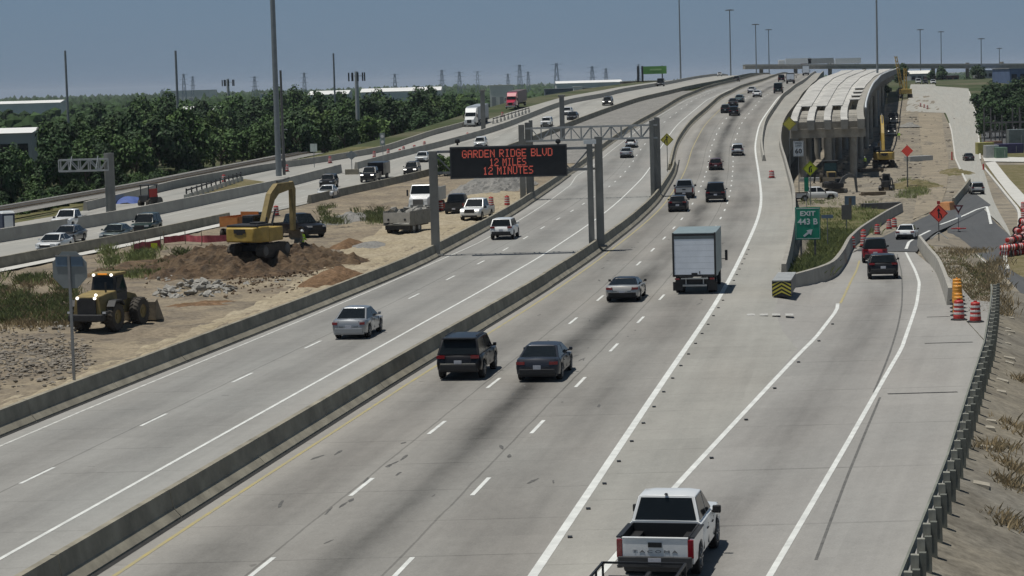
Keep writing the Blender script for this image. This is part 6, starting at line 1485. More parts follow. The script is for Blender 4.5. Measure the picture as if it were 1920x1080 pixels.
t, f, z = sign('information_sign', 'blue grey sign on a dark post behind the curving ramp wall', 'road sign', 1594, 376, 262, 'rect', 1.25, 1.05, m_bls, ZL(262), m_backs, .16, pmat=m_wood)
t, f, z = sign('information_board', 'dark panel of unlit sign posts beside the exit sign', 'road sign', 1587, 398, 236, 'rect', 1.0, 1.5, m_dsteel, ZL(236)+.0, None, .06)
t, f, z = sign('mile_marker', 'narrow green marker sign left of the mini excavator', 'road sign', 1512, 346, 292, 'rect', .55, 1.8, m_grn, ZL(292), None, .04)
t, f, z = sign('blank_sign', 'small grey sign back right of the exit sign in the grass', 'road sign', 1551, 406, 190, 'rect', .95, .28, m_bls, zr(190,6), None, .04)
# signs seen from behind on the left
p = pt(133,716); Y = p.y
t, f, z = sign('stop_sign', 'grey back of a big eight-sided sign on a slim post at lower left', 'road sign', 131, 506, Y, 'oct', 1.72, 1.72, m_backs, p.z, None, .055, -.25)
b = MB(); b.box((-.36,-.04,z+.36),(.55,.03,.42)); b.box((.36,-.04,z+.36),(.55,.03,.42)); b.build('back_plate', m_bls, f)
b = MB(); b.bar((-.62,-.07,z+.62),(.62,-.07,z+.62),.05); b.build('brace', m_steel, t)
for (px, py, pb, sh, ww, hh, mt_, lb, pf) in ((588,277,314,'rect',1.05,1.2,M('pale_sign_back', (.50,.55,.50), .6),'pale square sign back at the foot of the tree belt',ZF),(717,261,297,'rect',.8,2.0,M('sign_back_dull', (.22,.26,.24), .6),'narrow upright sign with two round marks by the drums',ZF),(659,291,327,'diamond',1.7,1.3,m_backs,'grey diamond sign back on a concrete block between the ramps',ZM)):
    p = pt(px+1,pb,pf); t, f, z = sign('road_sign', lb, 'road sign', px, py, p.y, sh, ww, hh, mt_, p.z, None, .045)
    if 'two round' in lb:
        for dz in (.45,-.45): q = MB(); q.lathe([(.25,-.03),(.25,-.045),(.001,-.045)],'y',(0,0,z+dz),12); q.build('round_mark', m_refl, f)
    if 'block' in lb: q = MB(); q.box((0,.06,.35),(1.9,.6,.75)); q.build('base_block', m_barr, t, bevel=.03)
t, f, z = sign('marker_sign', 'small yellow green marker sign in front of the pink netting', 'road sign', 289, 461, pt(289,474).y, 'rect', .5, .42, m_fyg, 0, None, .03)

# ------------------------------------------------------------ gantries
def zat(py, px, Y): return atY(px,py,Y).z
def column(t, x, y, z0, z1, w_, mat, name='column'):
    b = MB(); b.loft([[(x-w_/2,y-w_/2,z0),(x+w_/2,y-w_/2,z0),(x+w_/2,y+w_/2,z0),(x-w_/2,y+w_/2,z0)],[(x-w_/2,y-w_/2,z1),(x+w_/2,y-w_/2,z1),(x+w_/2,y+w_/2,z1),(x-w_/2,y+w_/2,z1)]])
    b.box((x,y,z0+.06),(w_*1.7,w_*1.7,.12)); return b.build(name, mat, t, bevel=.03)
m_col = M('column_grey', (.20,.20,.185), .55, .3, var=.18, scale=.5)
Y = 167.0; a = atY(815,283,Y); e = atY(1116,258,Y); hd_ = 0
t = thing('message_sign', 'black electronic message sign on a frame of grey columns over the express lanes', 'message sign', (0,Y,0))
lx, rx = atY(817,466,Y).x, atY(1111,462,Y).x
column(t, lx, 0, 0, a.z, .62, m_col); column(t, rx-.05, -.15, .3, zat(262,1104,Y), .42, m_col); column(t, rx+.62, .55, .3, zat(256,1122,Y), .56, m_col)
cx = atY(953.5,302,Y); wS, hS = 218/F*Y, 59/F*Y
b = MB(); b.box((cx.x,-.75,cx.z),(wS,.9,hS)); bx_ = b.build('sign_cabinet', m_panel, t, bevel=.03); 
b = MB(); zt_, zb_ = hS/2, -hS/2
for dz in (zt_-.05, zb_+.05): b.box((cx.x,-1.22,cx.z+dz),(wS,.05,.10))
for dx in (-wS/2+.05, wS/2-.05): b.box((cx.x+dx,-1.22,cx.z),(.10,.05,hS-.2))
b.build('frame', M('cabinet_frame', (.045,.047,.05), .5), bx_)
FONT = {'G':'01110 10001 10000 10111 10001 10001 01110','A':'01110 10001 10001 11111 10001 10001 10001','R':'11110 10001 10001 11110 10100 10010 10001','D':'11110 10001 10001 10001 10001 10001 11110','E':'11111 10000 10000 11110 10000 10000 11111','N':'10001 11001 10101 10101 10011 10001 10001','I':'01110 00100 00100 00100 00100 00100 01110','B':'11110 10001 10001 11110 10001 10001 11110','L':'10000 10000 10000 10000 10000 10000 11111','V':'10001 10001 10001 10001 10001 01010 00100','M':'10001 11011 10101 10101 10001 10001 10001','S':'01111 10000 10000 01110 00001 00001 11110','U':'10001 10001 10001 10001 10001 10001 01110','T':'11111 00100 00100 00100 00100 00100 00100','1':'00100 01100 00100 00100 00100 00100 01110','2':'01110 10001 00001 00110 01000 10000 11111'}
def led_text(body, x, z, wd, ht):            # amber-red matrix letters, dot by dot
    n = sum(4 if c == ' ' else 6 for c in body)-1; cw = wd/n; chh = ht/7; b = MB(); u = 0
    for c in body:
        if c == ' ': u += 4; continue
        for r_, row in enumerate(FONT[c].split()):
            k = 0
            while k < 5:
                if row[k] == '1':
                    e = k
                    while e < 5 and row[e] == '1': e += 1
                    b.box((x-wd/2+(u+(k+e)/2)*cw, -1.215, z+ht/2-(r_+.5)*chh), ((e-k)*cw*.99, .03, chh*.98)); k = e
                else: k += 1
        u += 6
    return tag(b.build('lettering', m_led, bx_), None, None, None, 'stuff')
for body, dz, wd in (('GARDEN RIDGE BLVD', .62, 168/F*Y), ('12 MILES', -.02, 68/F*Y), ('12 MINUTES', -.62, 93/F*Y)):
    led_text(body, cx.x-(.08 if dz > .5 else .05), cx.z+dz, wd, .56)
b = MB()
for zz in (zat(285,830,Y), zat(325,830,Y)):
    b.bar((lx,0,zz),(rx,0,zz),.16); b.bar((lx,.9,zz),(rx+.4,.9,zz),.16)
z0, z1 = zat(325,830,Y), zat(285,830,Y); n = 8
for k in range(n):
    x0, x1 = lx+(rx-lx)*k/n, lx+(rx-lx)*(k+1)/n
    b.bar((x0,0,z0 if k%2 else z1),(x1,0,z1 if k%2 else z0),.10); b.bar((x0,0,z0),(x0,.9,z0),.08); b.bar((x0,0,z1),(x0,.9,z1),.08)
b.build('truss', m_steel, t)
for px in (858,1046):
    q = atY(px,268,Y); b = MB(); b.cyl((q.x,-.7,q.z-.15),(q.x,-.7,q.z+.05),.07,.07,8); b.lathe([(.001,.32),(.15,.28),(.2,.14),(.16,0),(.001,-.02)],'z',(q.x,-.7,q.z),10); b.build('camera_dome', m_black, t)
q = atY(1103,266,Y); b = MB(); b.box((q.x+.1,-.2,q.z+.0),(.9,.5,.3)); b.build('equipment_box', m_wht, t)

Y = 242.0; t = thing('sign_gantry', 'long grey truss gantry on clustered columns over the express lanes', 'gantry', (0,Y,0))
for px, yy, w_, pt_ in ((981,0,.62,234),(992.5,1.2,.55,230),(999,1.9,.4,226)): column(t, atY(px,372,Y).x, yy, 0, zat(pt_,px-6,Y), w_, m_col)
for px, yy, w_, pt_ in ((1224,0,.42,226),(1229,.6,.42,224),(1235,1.2,.5,220),(1239.5,1.9,.3,222)): column(t, atY(px,368,Y).x, yy, 0, zat(pt_,px-5,Y), w_, m_col)
b = MB(); x0, x1 = atY(996,250,Y).x, atY(1222,250,Y).x; za, zb_ = zat(238,1100,Y), zat(262,1100,Y)
for zz in (za,zb_):
    for yy in (.1,1.5): b.bar((x0-.6,yy,zz),(x1+.6,yy,zz),.17)
n = 12
for k in range(n+1):
    x = x0+(x1-x0)*k/n
    for yy in (.1,1.5): b.bar((x,yy,za),(x,yy,zb_),.09)
    b.bar((x,.1,za),(x,1.5,za),.08); b.bar((x,.1,zb_),(x,1.5,zb_),.08)
    if k < n:
        xn = x0+(x1-x0)*(k+1)/n
        for yy in (.1,1.5): b.bar((x,yy,zb_ if k%2 else za),(xn,yy,za if k%2 else zb_),.09)
b.build('truss', m_lsteel, t)
# cantilever sign structure on the left
p = pt(209,412); Y = p.y; t = thing('cantilever_gantry', 'thick grey column with an empty truss arm reaching left over the southbound ramp', 'gantry', p)
b = MB(); b.cyl((0,0,0),(0,0,zat(287,206,Y)-p.z),.50,.50,18); b.cyl((0,0,0),(0,0,.25),.75,.75,18); b.build('column', m_col, t, smooth=40)
b = MB(); xl = atY(112,310,Y).x-p.x; z1, z0 = zat(299,160,Y)-p.z, zat(320,160,Y)-p.z
for yy in (-.5,.5):
    for zz in (z0,z1): b.bar((xl,yy,zz),(0,yy,zz),.16)
    for k in range(6): x = xl*(k/5); b.bar((x,yy,z0),(x,yy,z1),.11)
    for k in range(5): b.bar((xl*k/5,yy,z0 if k%2 else z1),(xl*(k+1)/5,yy,z1 if k%2 else z0),.10)
for k in range(6): x = xl*(k/5); b.bar((x,-.5,z1),(x,.5,z1),.08); b.bar((x,-.5,z0),(x,.5,z0),.08)
b.build('truss_arm', m_lsteel, t)
for fr_ in (.25,.78):
    b = MB(); b.bar((xl*fr_,-.6,z0+.15),(xl*fr_+.25,-.6,z1+.35),.08); b.build('sign_bracket', m_wht, t)
# square concrete columns with caps
for px, pb, ptp, w_, lb, pf in ((907,262,171,.85,'pale square column with a cap behind the message sign',ZF),(1055,262,181,.8,'dark grey square column rising behind the gantry truss',ZM)):
    p = pt(px,pb,pf); b = MB(); z1 = zat(ptp,px-2,p.y)-p.z; b.box((0,0,z1/2),(w_,w_,z1)); b.box((0,0,z1+.12),(w_*1.45,w_*1.45,.3)); o = tag(b.build('concrete_column', m_col, bevel=.04), lb, 'column'); o.location = p
# ------------------------------------------------------------ masts and poles
def mast(label, px, pb, Y, top, r0, r1, crown=True, gz=None, dx=0, lean=None):
    p = atY(px,pb,Y)
    if gz is not None: p.z = gz
    t = thing('high_mast_light', label, 'light mast', p); z1 = top-p.z
    b = MB(); b.cyl((0,0,0),(0,0,z1),r0,r1,14); b.build('pole', M('mast_grey', (.21,.23,.24), .5, .2, var=.1), t, smooth=40)
    if crown:
        b = MB(); b.lathe([(r1*1.2,z1-.3),(1.3,z1-.2),(1.3,z1),(r1,z1+.1)],'z',n=12); cr = b.build('lamp_ring', m_dsteel, t)
        for k in range(6):
            a = k*math.pi/3; q = MB(); q.box((math.cos(a)*1.5,math.sin(a)*1.5,z1-.25),(.7,.7,.35)); q.build('lamp', m_steel, cr)
    return t
p = pt(523,330)
mast('very tall thick light mast standing left of centre by the southbound ramp', 523, 330, p.y, 48, .42, .26, True, p.z)
t = thing('camera_pole', 'slimmer pole standing right against the tall light mast', 'pole', pt(533,328)); b = MB(); b.cyl((0,0,0),(0,0,14.5),.22,.16,10); b.build('pole', m_dsteel, t); b = MB(); b.box((.3,0,6.3),(.7,.2,.12)); b.build('arm', m_lsteel, t); b = MB(); b.box((0,-.3,1.6),(.6,.3,.9)); b.build('cabinet', m_dsteel, t)
for px, pb, Y, ptop, lb in ((1276,131,900,-40,'light mast on the skyline left of the hill, cut by the top edge'),(1370,128,1000,18,'light mast with a crown on the skyline above the crest'),(1418,124,1150,45,'second crowned light mast right of the tallest one'),(1442,121,1300,55,'third crowned light mast, close to the second'),(1645,130,640,-60,'light mast at the new bridge, cut by the top edge'),(1726,124,1250,55,'crowned light mast under the far overpass, left of two'),(1765,124,1350,59,'crowned light mast near the overpass, right of two'),(1840,122,1250,72,'light mast right of centre above the overpass'),(1874,122,1500,90,'shortest light mast above the overpass at far right')):
    q = atY(px,ptop,Y); mast(lb, px, pb, Y, q.z, .36, .2, True, gz=min(ZM(min(Y,1100)), 6) if px < 1500 else -2)
for px, pb, Y, ptop, lb in ((122,190,480,95,'grey pole rising from the trees at far left'),(329,208,460,95,'second grey pole rising from the trees, left of the tall light mast'),(625,178,600,100,'thin grey pole behind the middle of the tree belt')):
    q = atY(px,ptop,Y); t = thing('pole', lb, 'pole', (q.x,Y,-3)); b = MB(); b.cyl((0,0,0),(0,0,q.z+3),.30,.22,10); b.build('shaft', m_steel, t); b = MB(); b.bar((-.7,0,8.5),(.7,0,8.5),.12); b.build('crossarm', m_steel, t)
def monopole(label, px, ptop, pb, Y, w_):
    q = atY(px,ptop,Y); zt_ = q.z+3; t = thing('phone_mast', label, 'phone mast', (q.x,Y,-3)); b = MB(); b.cyl((0,0,0),(0,0,zt_),.55,.4,12); b.build('pole', m_lsteel, t)
    b = MB()
    for k in range(3): a = k*2.09+.4; b.bar((0,0,zt_-1),(math.cos(a)*w_,math.sin(a)*w_,zt_-1),.12)
    b.build('arm', m_steel, t)
    for k in range(6):
        a = (k//2)*2.09+.4; b = MB(); o_ = (k%2-.5)*w_*.8; b.box((math.cos(a)*w_-math.sin(a)*o_,math.sin(a)*w_+math.cos(a)*o_,zt_-1.2),(.3,.3,1.9)); b.build('antenna', m_mach, t)
monopole('phone mast with hanging antennas above the tree belt', 668, 134, 185, 520, 1.7)
monopole('smaller phone mast with a wide head far behind the trees', 427, 148, 190, 700, 1.7)
def pylon(label, px, ptop, Y, w_=2.3):
    q = atY(px,ptop,Y); h_ = q.z+4; t = thing('pylon', label, 'pylon', (q.x,Y,-4), rnd.uniform(-.4,.4)); b = MB(); k = .12+Y/15000
    for sx in (-1,1):
        for sy in (-1,1): b.bar((sx*w_,sy*w_,0),(sx*.5,sy*.5,h_),k)
    for i in range(6):
        z = h_*i/6; z2 = h_*(i+1)/6; r0, r1 = w_+(0.5-w_)*i/6, w_+(.5-w_)*(i+1)/6
        for sy in (-1,1): b.bar((-r0,sy*r0,z),(r1,sy*r1,z2),k*.6); b.bar((r0,sy*r0,z),(-r1,sy*r1,z2),k*.6)
    b.build('lattice', M('pylon_haze_grey', (.20,.245,.30), .8), t)  # pale blue grey: distance haze put into the steel colour
    b = MB()
    for f_ in (.72,.85,.97): b.bar((-w_*1.5,0,h_*f_),(w_*1.5,0,h_*f_),k*.7)
    b.build('crossarm', MATS['pylon_haze_grey'], t); return t
for i, (px, ptop, Y) in enumerate(((344,138,1900),(361,143,2200),(477,143,1700),(570,136,2000),(740,138,1900),(828,131,1700),(861,134,1750),(895,133,2000),(952,138,2300),(974,121,1500),(990,134,2200),(1043,118,1350),(1110,124,1500),(1136,128,1900),(1197,120,2300))):
    pylon(('pylon on the left skyline, nearer one of a pair','pylon on the left skyline, fainter one of a pair','pylon standing alone right of the wide headed mast','pylon behind the tall light mast','pylon on the skyline right of the phone mast','tall pylon above the white semi truck, first of three','pylon above the white semi truck, middle of three','pylon above the white semi truck, last of three','small faint pylon left of the grey column','tall dark pylon above the red semi tractor','low faint pylon beside the tall dark one','tall dark pylon at the left end of the long warehouse','pylon over the middle of the long warehouse','faint pylon right of the long warehouse','faint pylon left of the green billboard')[i], px, ptop, Y)
# ------------------------------------------------------------ trees
def crown_mesh(name, seed, rx, rz, nl, mat, ls=.5, lobes=16):
    rn = random.Random(seed); b = MB(); cl = []
    for k in range(lobes):
        a, u, q = rn.uniform(0,6.28), rn.uniform(-.9,1), rn.uniform(.45,.85); s = math.sqrt(max(0,1-u*u))
        cl.append((Vector((math.cos(a)*s*rx*q, math.sin(a)*s*rx*q, u*rz*q)), rx*rn.uniform(.26,.46)))
    for k in range(nl):
        c, r = cl[rn.randrange(lobes)]
        d = Vector((rn.gauss(0,1),rn.gauss(0,1),rn.gauss(0,1))).normalized(); p = c+d*r*(rn.random()**.4)*Vector((1,1,.85)).length/1.65
        n = (d+Vector((rn.uniform(-.9,.9),rn.uniform(-.9,.9),rn.uniform(-.2,1.1)))).normalized()
        t1 = n.orthogonal().normalized(); t2 = n.cross(t1); s = ls*rn.uniform(.55,1.25); an = rn.uniform(0,6.28)
        e1, e2 = t1*math.cos(an)+t2*math.sin(an), t2*math.cos(an)-t1*math.sin(an)
        b.add([p-e1*s*.5, p-e2*s*.32+n*s*.08, p+e1*s*.55, p+e2*s*.32+n*s*.08], [(0,1,2,3)])
    o = b.build(name, mat); me = o.data; bpy.data.objects.remove(o); return me
def trunk_mesh(seed, h, rx):
    rn = random.Random(seed); b = MB(); b.cyl((0,0,-.4),(.1,.05,h*.6),.26,.17,8)
    for k in range(6):
        a = k*1.05+rn.uniform(-.3,.3); z = h*rn.uniform(.35,.6); b.cyl((.06,.03,z),(math.cos(a)*rx*.6,math.sin(a)*rx*.6,z+h*.28),.11,.04,6)
    b.cyl((.1,.05,h*.6),(.1,.1,h*.9),.17,.05,7)
    o = b.build('trunk', m_bark); me = o.data; bpy.data.objects.remove(o); return me
KINDS = []
for k, (mt_, rx, rz, lb) in enumerate(((m_leaf,3.6,3.6,'broad mid green tree in the dense belt beyond the railway'),(m_leaf2,3.2,4.2,'dark narrow tree in the dense belt beyond the railway'),(m_leaf3,3.3,3.2,'bright green rounded tree in the dense belt beyond the railway'),(m_leaf,4.2,3.4,'wide spreading green tree in the dense belt beyond the railway'),(m_leaf2,3.8,3.4,'dark bushy tree in the dense belt beyond the railway'))):
    KINDS.append((crown_mesh('crown', 11+k, rx, rz, 2600, mt_, .62), trunk_mesh(30+k, 6.6, rx), lb, rz))
def tree(kind, p, s, group, label=None, sz=1.0):
    cm, tm, lb, rz = KINDS[kind]; t = thing('tree', label or lb, 'tree', p, rnd.uniform(0,6.28), group)
    c = bpy.data.objects.new('crown', cm); k = bpy.data.objects.new('trunk', tm)
    for q in (c,k): COL.objects.link(q); q.parent = t
    c.location = (0,0,4.7*s*sz); c.scale = (s,s,s*sz); c.rotation_euler = (0,0,rnd.uniform(0,6.28)); k.scale = (s,s,s*sz)
    return t
def px_of2(v):
    d = v-Vector((0,0,H)); fw = d.dot(F0); return 960+F*d.dot(rt)/fw, 540-F*d.dot(up)/fw
placed = []
tries = 0
while len(placed) < 190 and tries < 9000:
    tries += 1
    y = 225+ (rnd.random()**1.25)*520; o = -97-rnd.random()**1.5*75
    if y > 420: o = -84 - rnd.random()**1.4*95
    p = Vector((XW(y)+o, y, ZP(y)-.3)); x, q = px_of(p)
    if not -70 < x < 915: continue
    if y > 640 and x > 880: continue
    if any((p-a).length < 5.0 for a in placed): continue
    front = (o > -112)
    s = rnd.uniform(.92,1.38)*(1.0 if y < 520 else 1.1); sz = rnd.uniform(.82,1.32)
    if x < 75: s *= .60
    elif x < 130: s *= .85
    placed.append(p)
    kd = rnd.choice((0,0,1,2,3,4,4))
    zone = 'left of the cantilever column' if x < 205 else ('right of the cantilever column' if x < 400 else ('by the tall light mast' if x < 580 else ('below the phone mast' if x < 740 else 'towards the white semi truck')))
    row = 'front row' if o > -106 else ('second row' if o > -122 else ('middle rows' if o > -142 else 'back rows'))
    tree(kd, p, s, 'trees of the belt beyond the railway', ('broad mid green','dark narrow','bright green rounded','wide spreading','dark bushy')[kd]+' tree in the '+row+' of the belt, '+zone, sz)
n_small = 0
for i in range(420):                        # low shrubs along the front of the belt so that no gap shows the ground under the crowns
    y = 232+rnd.random()*260; o = -93.5-rnd.random()*5
    if y > 400: o += 9
    p = Vector((XW(y)+o, y, ZP(y)-.4)); x, q = px_of(p)
    if not -40 < x < 860 or n_small >= 92 or any((p-a).length < 2.4 for a in placed): continue
    n_small += 1; placed.append(p)
    tm = tree(rnd.choice((0,1,3,4)), p-Vector((0,0,1.6)), rnd.uniform(.42,.62), 'low shrubs at the foot of the tree belt', 'low dense shrub at the foot of the tree belt')
tree(2, pt(834,330)+Vector((0,0,-1.2)), .55, None, 'small bright green bush between the sign post and the message sign')
for px, py, Y, s, k, lb in ((1845,205,600,1.3,1,'dark tree at the left end of the yard'),(1866,205,620,1.3,4,'dark tree behind the steel frames, second from the left'),(1888,205,610,1.3,1,'dark tree behind the steel frames, third from the left'),(1910,205,630,1.35,4,'dark tree at the right edge behind the steel frames'),(1856,222,545,1.15,4,'dark tree inside the yard, nearest the kerb'),(1880,222,550,1.2,1,'dark tree inside the yard between the steel frames'),(1904,222,548,1.2,4,'dark tree inside the yard at the right edge'),(1760,150,1050,1.6,1,'dark tree left of the red brown building'),(1830,150,1000,1.5,4,'dark tree right of the red brown building'),(1690,165,900,1.1,1,'tree beside the crawler crane'),(1655,190,760,.9,4,'dark tree under the far spans of the new bridge')):
    q = atY(px,py,Y); q.z = ZL(Y)-.5 if Y < 1000 else 2; tree(k, q, s, None, lb)
# far woods: a mass nobody could count
import bmesh
bm = bmesh.new(); bmesh.ops.create_icosphere(bm, subdivisions=2, radius=1); IV = [v.co.copy() for v in bm.verts]; IF = [[v.index for v in f.verts] for f in bm.faces]; bm.free()
bm = bmesh.new(); bmesh.ops.create_icosphere(bm, subdivisions=1, radius=1); JV = [v.co.copy() for v in bm.verts]; JF = [[v.index for v in f.verts] for f in bm.faces]; bm.free()
b = MB(); cnt = 0
while cnt < 5200:
    Y = 560*(11.0**rnd.random()); x = rnd.uniform(-60,1980)
    q = atY(x, 200, Y)
    o = q.x-(XW(min(Y,1496))+(Y-1496)*.14*(Y > 1496))
    if Y < 1500 and -78 < o < 120: continue
    if Y < 700 and o > -100: continue
    if x > 900 and Y < 1250: continue
    dens = noise.noise(Vector((q.x*.006, Y*.004, 0)))
    if dens < -.12 and Y < 3000: continue
    r = rnd.uniform(3.2,6.5)*(1+Y/9000); hz_ = rnd.uniform(4,7.5)*(1+Y/9000)*(1 if x < 900 else .8)
    if Y < 1500:
        for k in range(9):
            a_, q_ = rnd.uniform(0,6.28), rnd.random()**.5; rr = r*rnd.uniform(.22,.42); zz = -4+hz_*rnd.uniform(.5,1.45)*(1-.35*q_)
            s0 = rnd.uniform(0,99)
            b.add([(q.x+math.cos(a_)*q_*r*.8+v.x*rr*(1+.5*noise.noise(v*2.1+Vector((s0,0,0)))), Y+math.sin(a_)*q_*r*.8+v.y*rr, zz+v.z*rr*(1+.5*noise.noise(v*2.3+Vector((0,s0,0))))) for v in JV], JF)
        hz_ *= .75
    V, FF = (JV, JF)
    z0 = -4+hz_*.45; sd_ = rnd.uniform(0,99)
    b.add([(q.x+v.x*r*(1+.35*noise.noise(v*2.1+Vector((sd_,0,0)))), Y+v.y*r, z0+v.z*hz_*(1+.4*noise.noise(v*2.7+Vector((0,sd_,0))))) for v in V], FF); cnt += 1
tag(b.build('far_woods', m_wood_far), 'dark green woods reaching to the skyline', None, None, 'stuff')

# ------------------------------------------------------------ far buildings
def building(label, x0, yt, x1, yb, Y, wall, roof, depth=30, name='warehouse', rh=.0, doors=0, par=.6, gz=None, wins=0):
    a, e = atY(x0,yt,Y), atY(x1,yt,Y); zt_ = (a.z+e.z)/2; zb_ = min(atY((x0+x1)/2,yb,Y).z, zt_-2.5); zb_ = zb_ if gz is None else gz
    w_ = e.x-a.x; t = thing(name, label, 'building', ((a.x+e.x)/2, Y+depth/2, zb_)); h_ = zt_-zb_
    b = MB(); b.box((0,0,h_/2-.4),(w_,depth,h_+.8)); b.build('wall', wall, t)
    b = MB()
    if rh: b.loft([[(-w_/2-.3,-depth/2-.3,h_),(-w_/2-.3,depth/2+.3,h_),(-w_/2-.3,0,h_+rh)],[(w_/2+.3,-depth/2-.3,h_),(w_/2+.3,depth/2+.3,h_),(w_/2+.3,0,h_+rh)]])
    else: b.box((0,0,h_+.12),(w_+.5,depth+.5,.25))
    b.build('roof', roof, t)
    for k in range(doors):
        x = -w_/2+w_*(k+.5)/doors; q = MB(); q.box((x,-depth/2-.05,h_*.3),(min(3.5,w_/doors*.5),.12,h_*.6)); q.build('door', m_bldg, t)
    for k in range(wins):
        x = -w_/2+w_*(k+.5)/wins; q = MB(); q.box((x,-depth/2-.05,h_*.62),(w_/wins*.6,.12,h_*.28)); q.build('window', m_glass, t)
    return t
building('white roofed building with a grey wall at the left edge among the trees', -40, 250, 58, 292, 440, m_bldg, m_roofw, 16, 'warehouse', .9, 0, gz=-3, wins=3)
building('long white roofed warehouse at the far left skyline', -30, 194, 112, 210, 1000, m_bld, m_roofw, 20, rh=1.1, doors=8, gz=-3)
building('low white roofed shed in front of the far left warehouse', 300, 205, 378, 214, 760, m_bldg, m_roofw, 16, rh=.8, doors=4, gz=-3)
building('small white shed right of the low white roofed shed', 400, 205, 415, 212, 780, m_bld, m_roofw, 14, rh=1.0, gz=-3)
building('white block left of the tall light mast', 488, 176, 503, 192, 900, m_roofw, m_roofw, 12, gz=-3)
building('pale stepped warehouse behind the phone mast', 578, 177, 652, 190, 1000, m_bld, m_roofw, 30, rh=1.6, doors=5, gz=-3)
building('long cream warehouse right of the phone mast', 676, 171, 826, 182, 1050, m_bld, m_roofw, 30, rh=1.6, doors=9, gz=-3)
building('pale grey hall on the left skyline', 300, 170, 392, 176, 2200, m_bld, m_roofw, 60, doors=4, gz=-4)
building('white hall right of the white semi truck', 918, 160, 962, 172, 1150, m_bld, m_roofw, 30, doors=3, gz=-3)
building('long cream warehouse on the skyline behind the southbound lanes', 1043, 155, 1166, 166, 1300, m_bld, m_roofw, 30, rh=1.3, doors=9, gz=-3)
building('dark blue grey hall in front of the long cream warehouse', 1022, 166, 1146, 178, 1050, M('dark_hall', (.09,.12,.15), .8), M('dark_hall_roof', (.12,.14,.16), .8), 30, doors=6, gz=-3)
building('white box building behind the grey sedan on the southbound slope', 1076, 163, 1092, 176, 1000, m_roofw, m_roofw, 12, gz=-3)
building('low brown hall right of the long cream warehouse', 1168, 152, 1240, 160, 1250, M('brown_hall', (.22,.15,.10), .8), m_bld, 30, doors=5, gz=-3)
building('red brown building at the end of the frontage road', 1752, 142, 1798, 160, 1050, m_brick, m_bldg, 26, 'shop', 0, 0, gz=6, wins=4)
building('grey canopied shop left of the red brown building', 1708, 138, 1750, 156, 1100, m_bldg, m_bld, 22, 'shop', 1.5, 0, gz=6, wins=4)
building('blue clad building at the right edge behind the yard', 1893, 128, 1960, 168, 840, m_bluew, m_bldg, 30, 'warehouse', 0, 0, gz=4, wins=4)
building('dark shop front behind the white semi trailer', 1842, 132, 1892, 140, 1150, m_bldg, m_bluew, 24, 'shop', 0, 0, gz=6, wins=5)
# white semi trailer standing before the blue building
a, e = atY(1866,150,900), atY(1905,150,900); t = thing('semi_trailer', 'white semi trailer with its tractor in front of the blue building', 'trailer', ((a.x+e.x)/2, 900, ZL(900)-.5))
w_ = e.x-a.x; b = MB(); b.box((w_*.08,0,3.0),(w_*.82,2.6,3.2)); b.build('box', P_white, t); b = MB(); b.box((-w_*.44,0,2.3),(w_*.10,2.4,2.9)); b.build('cab', P_white, t, bevel=.1); b = MB(); b.box((0,0,1.1),(w_*.8,1.2,.4)); b.build('chassis', m_mach, t)
for x in (-.44,-.3,.32,.40): b = MB(); b.cyl((x*w_,-1.3,.55),(x*w_,-.95,.55),.55,.55,12); b.build('wheel', m_rub, t)
# green billboard
a, e = atY(1195,125,1000), atY(1250,138,1000); t = thing('billboard', 'bright green board with dark uprights on the skyline left of the hill', 'billboard', ((a.x+e.x)/2, 1000, -3)); w_ = e.x-a.x
m_bb = M('board_green', (.14,.36,.07), .6, var=.05); b = MB(); b.box((w_*.1,0,(a.z+e.z)/2+3),(w_*.8,.6,a.z-e.z)); f = b.build('board', m_bb, t)
b = MB(); b.box((w_*.12,-.32,(a.z+e.z)/2+3.2),(w_*.4,.06,.7)); b.build('pale_band', M('board_pale', (.36,.55,.22), .6), f)
b = MB()
for x in (-.48,-.33,.35): b.box((x*w_,.2,(a.z+3)/2),(.9 if x < 0 else .5,.5,a.z+3.4))
b.build('upright', m_mach, t)

# ------------------------------------------------------------ new bridge under construction
t = thing('new_bridge', 'unfinished bridge with white deck panels on grey girders right of the main lanes', 'bridge', (0,0,0))
bl = Tab([(380,6.1),(450,6.9),(550,7.6),(650,9.4),(800,12.6),(1500,20)],4); brr = Tab([(380,17.2),(450,18.1),(550,20.4),(650,23.8),(730,27.2),(820,31),(1500,40)],4)
def bpos(y, u, dz=0): return (XW(y)+bl(y)*(1-u)+brr(y)*u, y, ZM(y)+2.0+dz)
NG = 5
for g in range(NG):
    u = g/(NG-1); b = MB(); rg = []
    for y in yr(381,820,9):
        x, yy, z = bpos(y,u); rg.append([(x-.55,yy,z-1.6),(x+.55,yy,z-1.6),(x+.60,yy,z-.1),(x-.60,yy,z-.1)])
    b.loft(rg); gd_ = b.build('girder', m_wallc, t)
    b = MB(); b.loft([[(r[3][0],r[3][1],r[3][2]),(r[2][0],r[2][1],r[2][2]),(r[2][0],r[2][1],r[2][2]+.12),(r[3][0],r[3][1],r[3][2]+.12)] for r in rg]); b.build('girder_lit_top', m_beam if g < NG-1 else m_wallc, gd_)  # pale tops over grey sides: sun and shade put into the girder colours
pm_ = m_beam
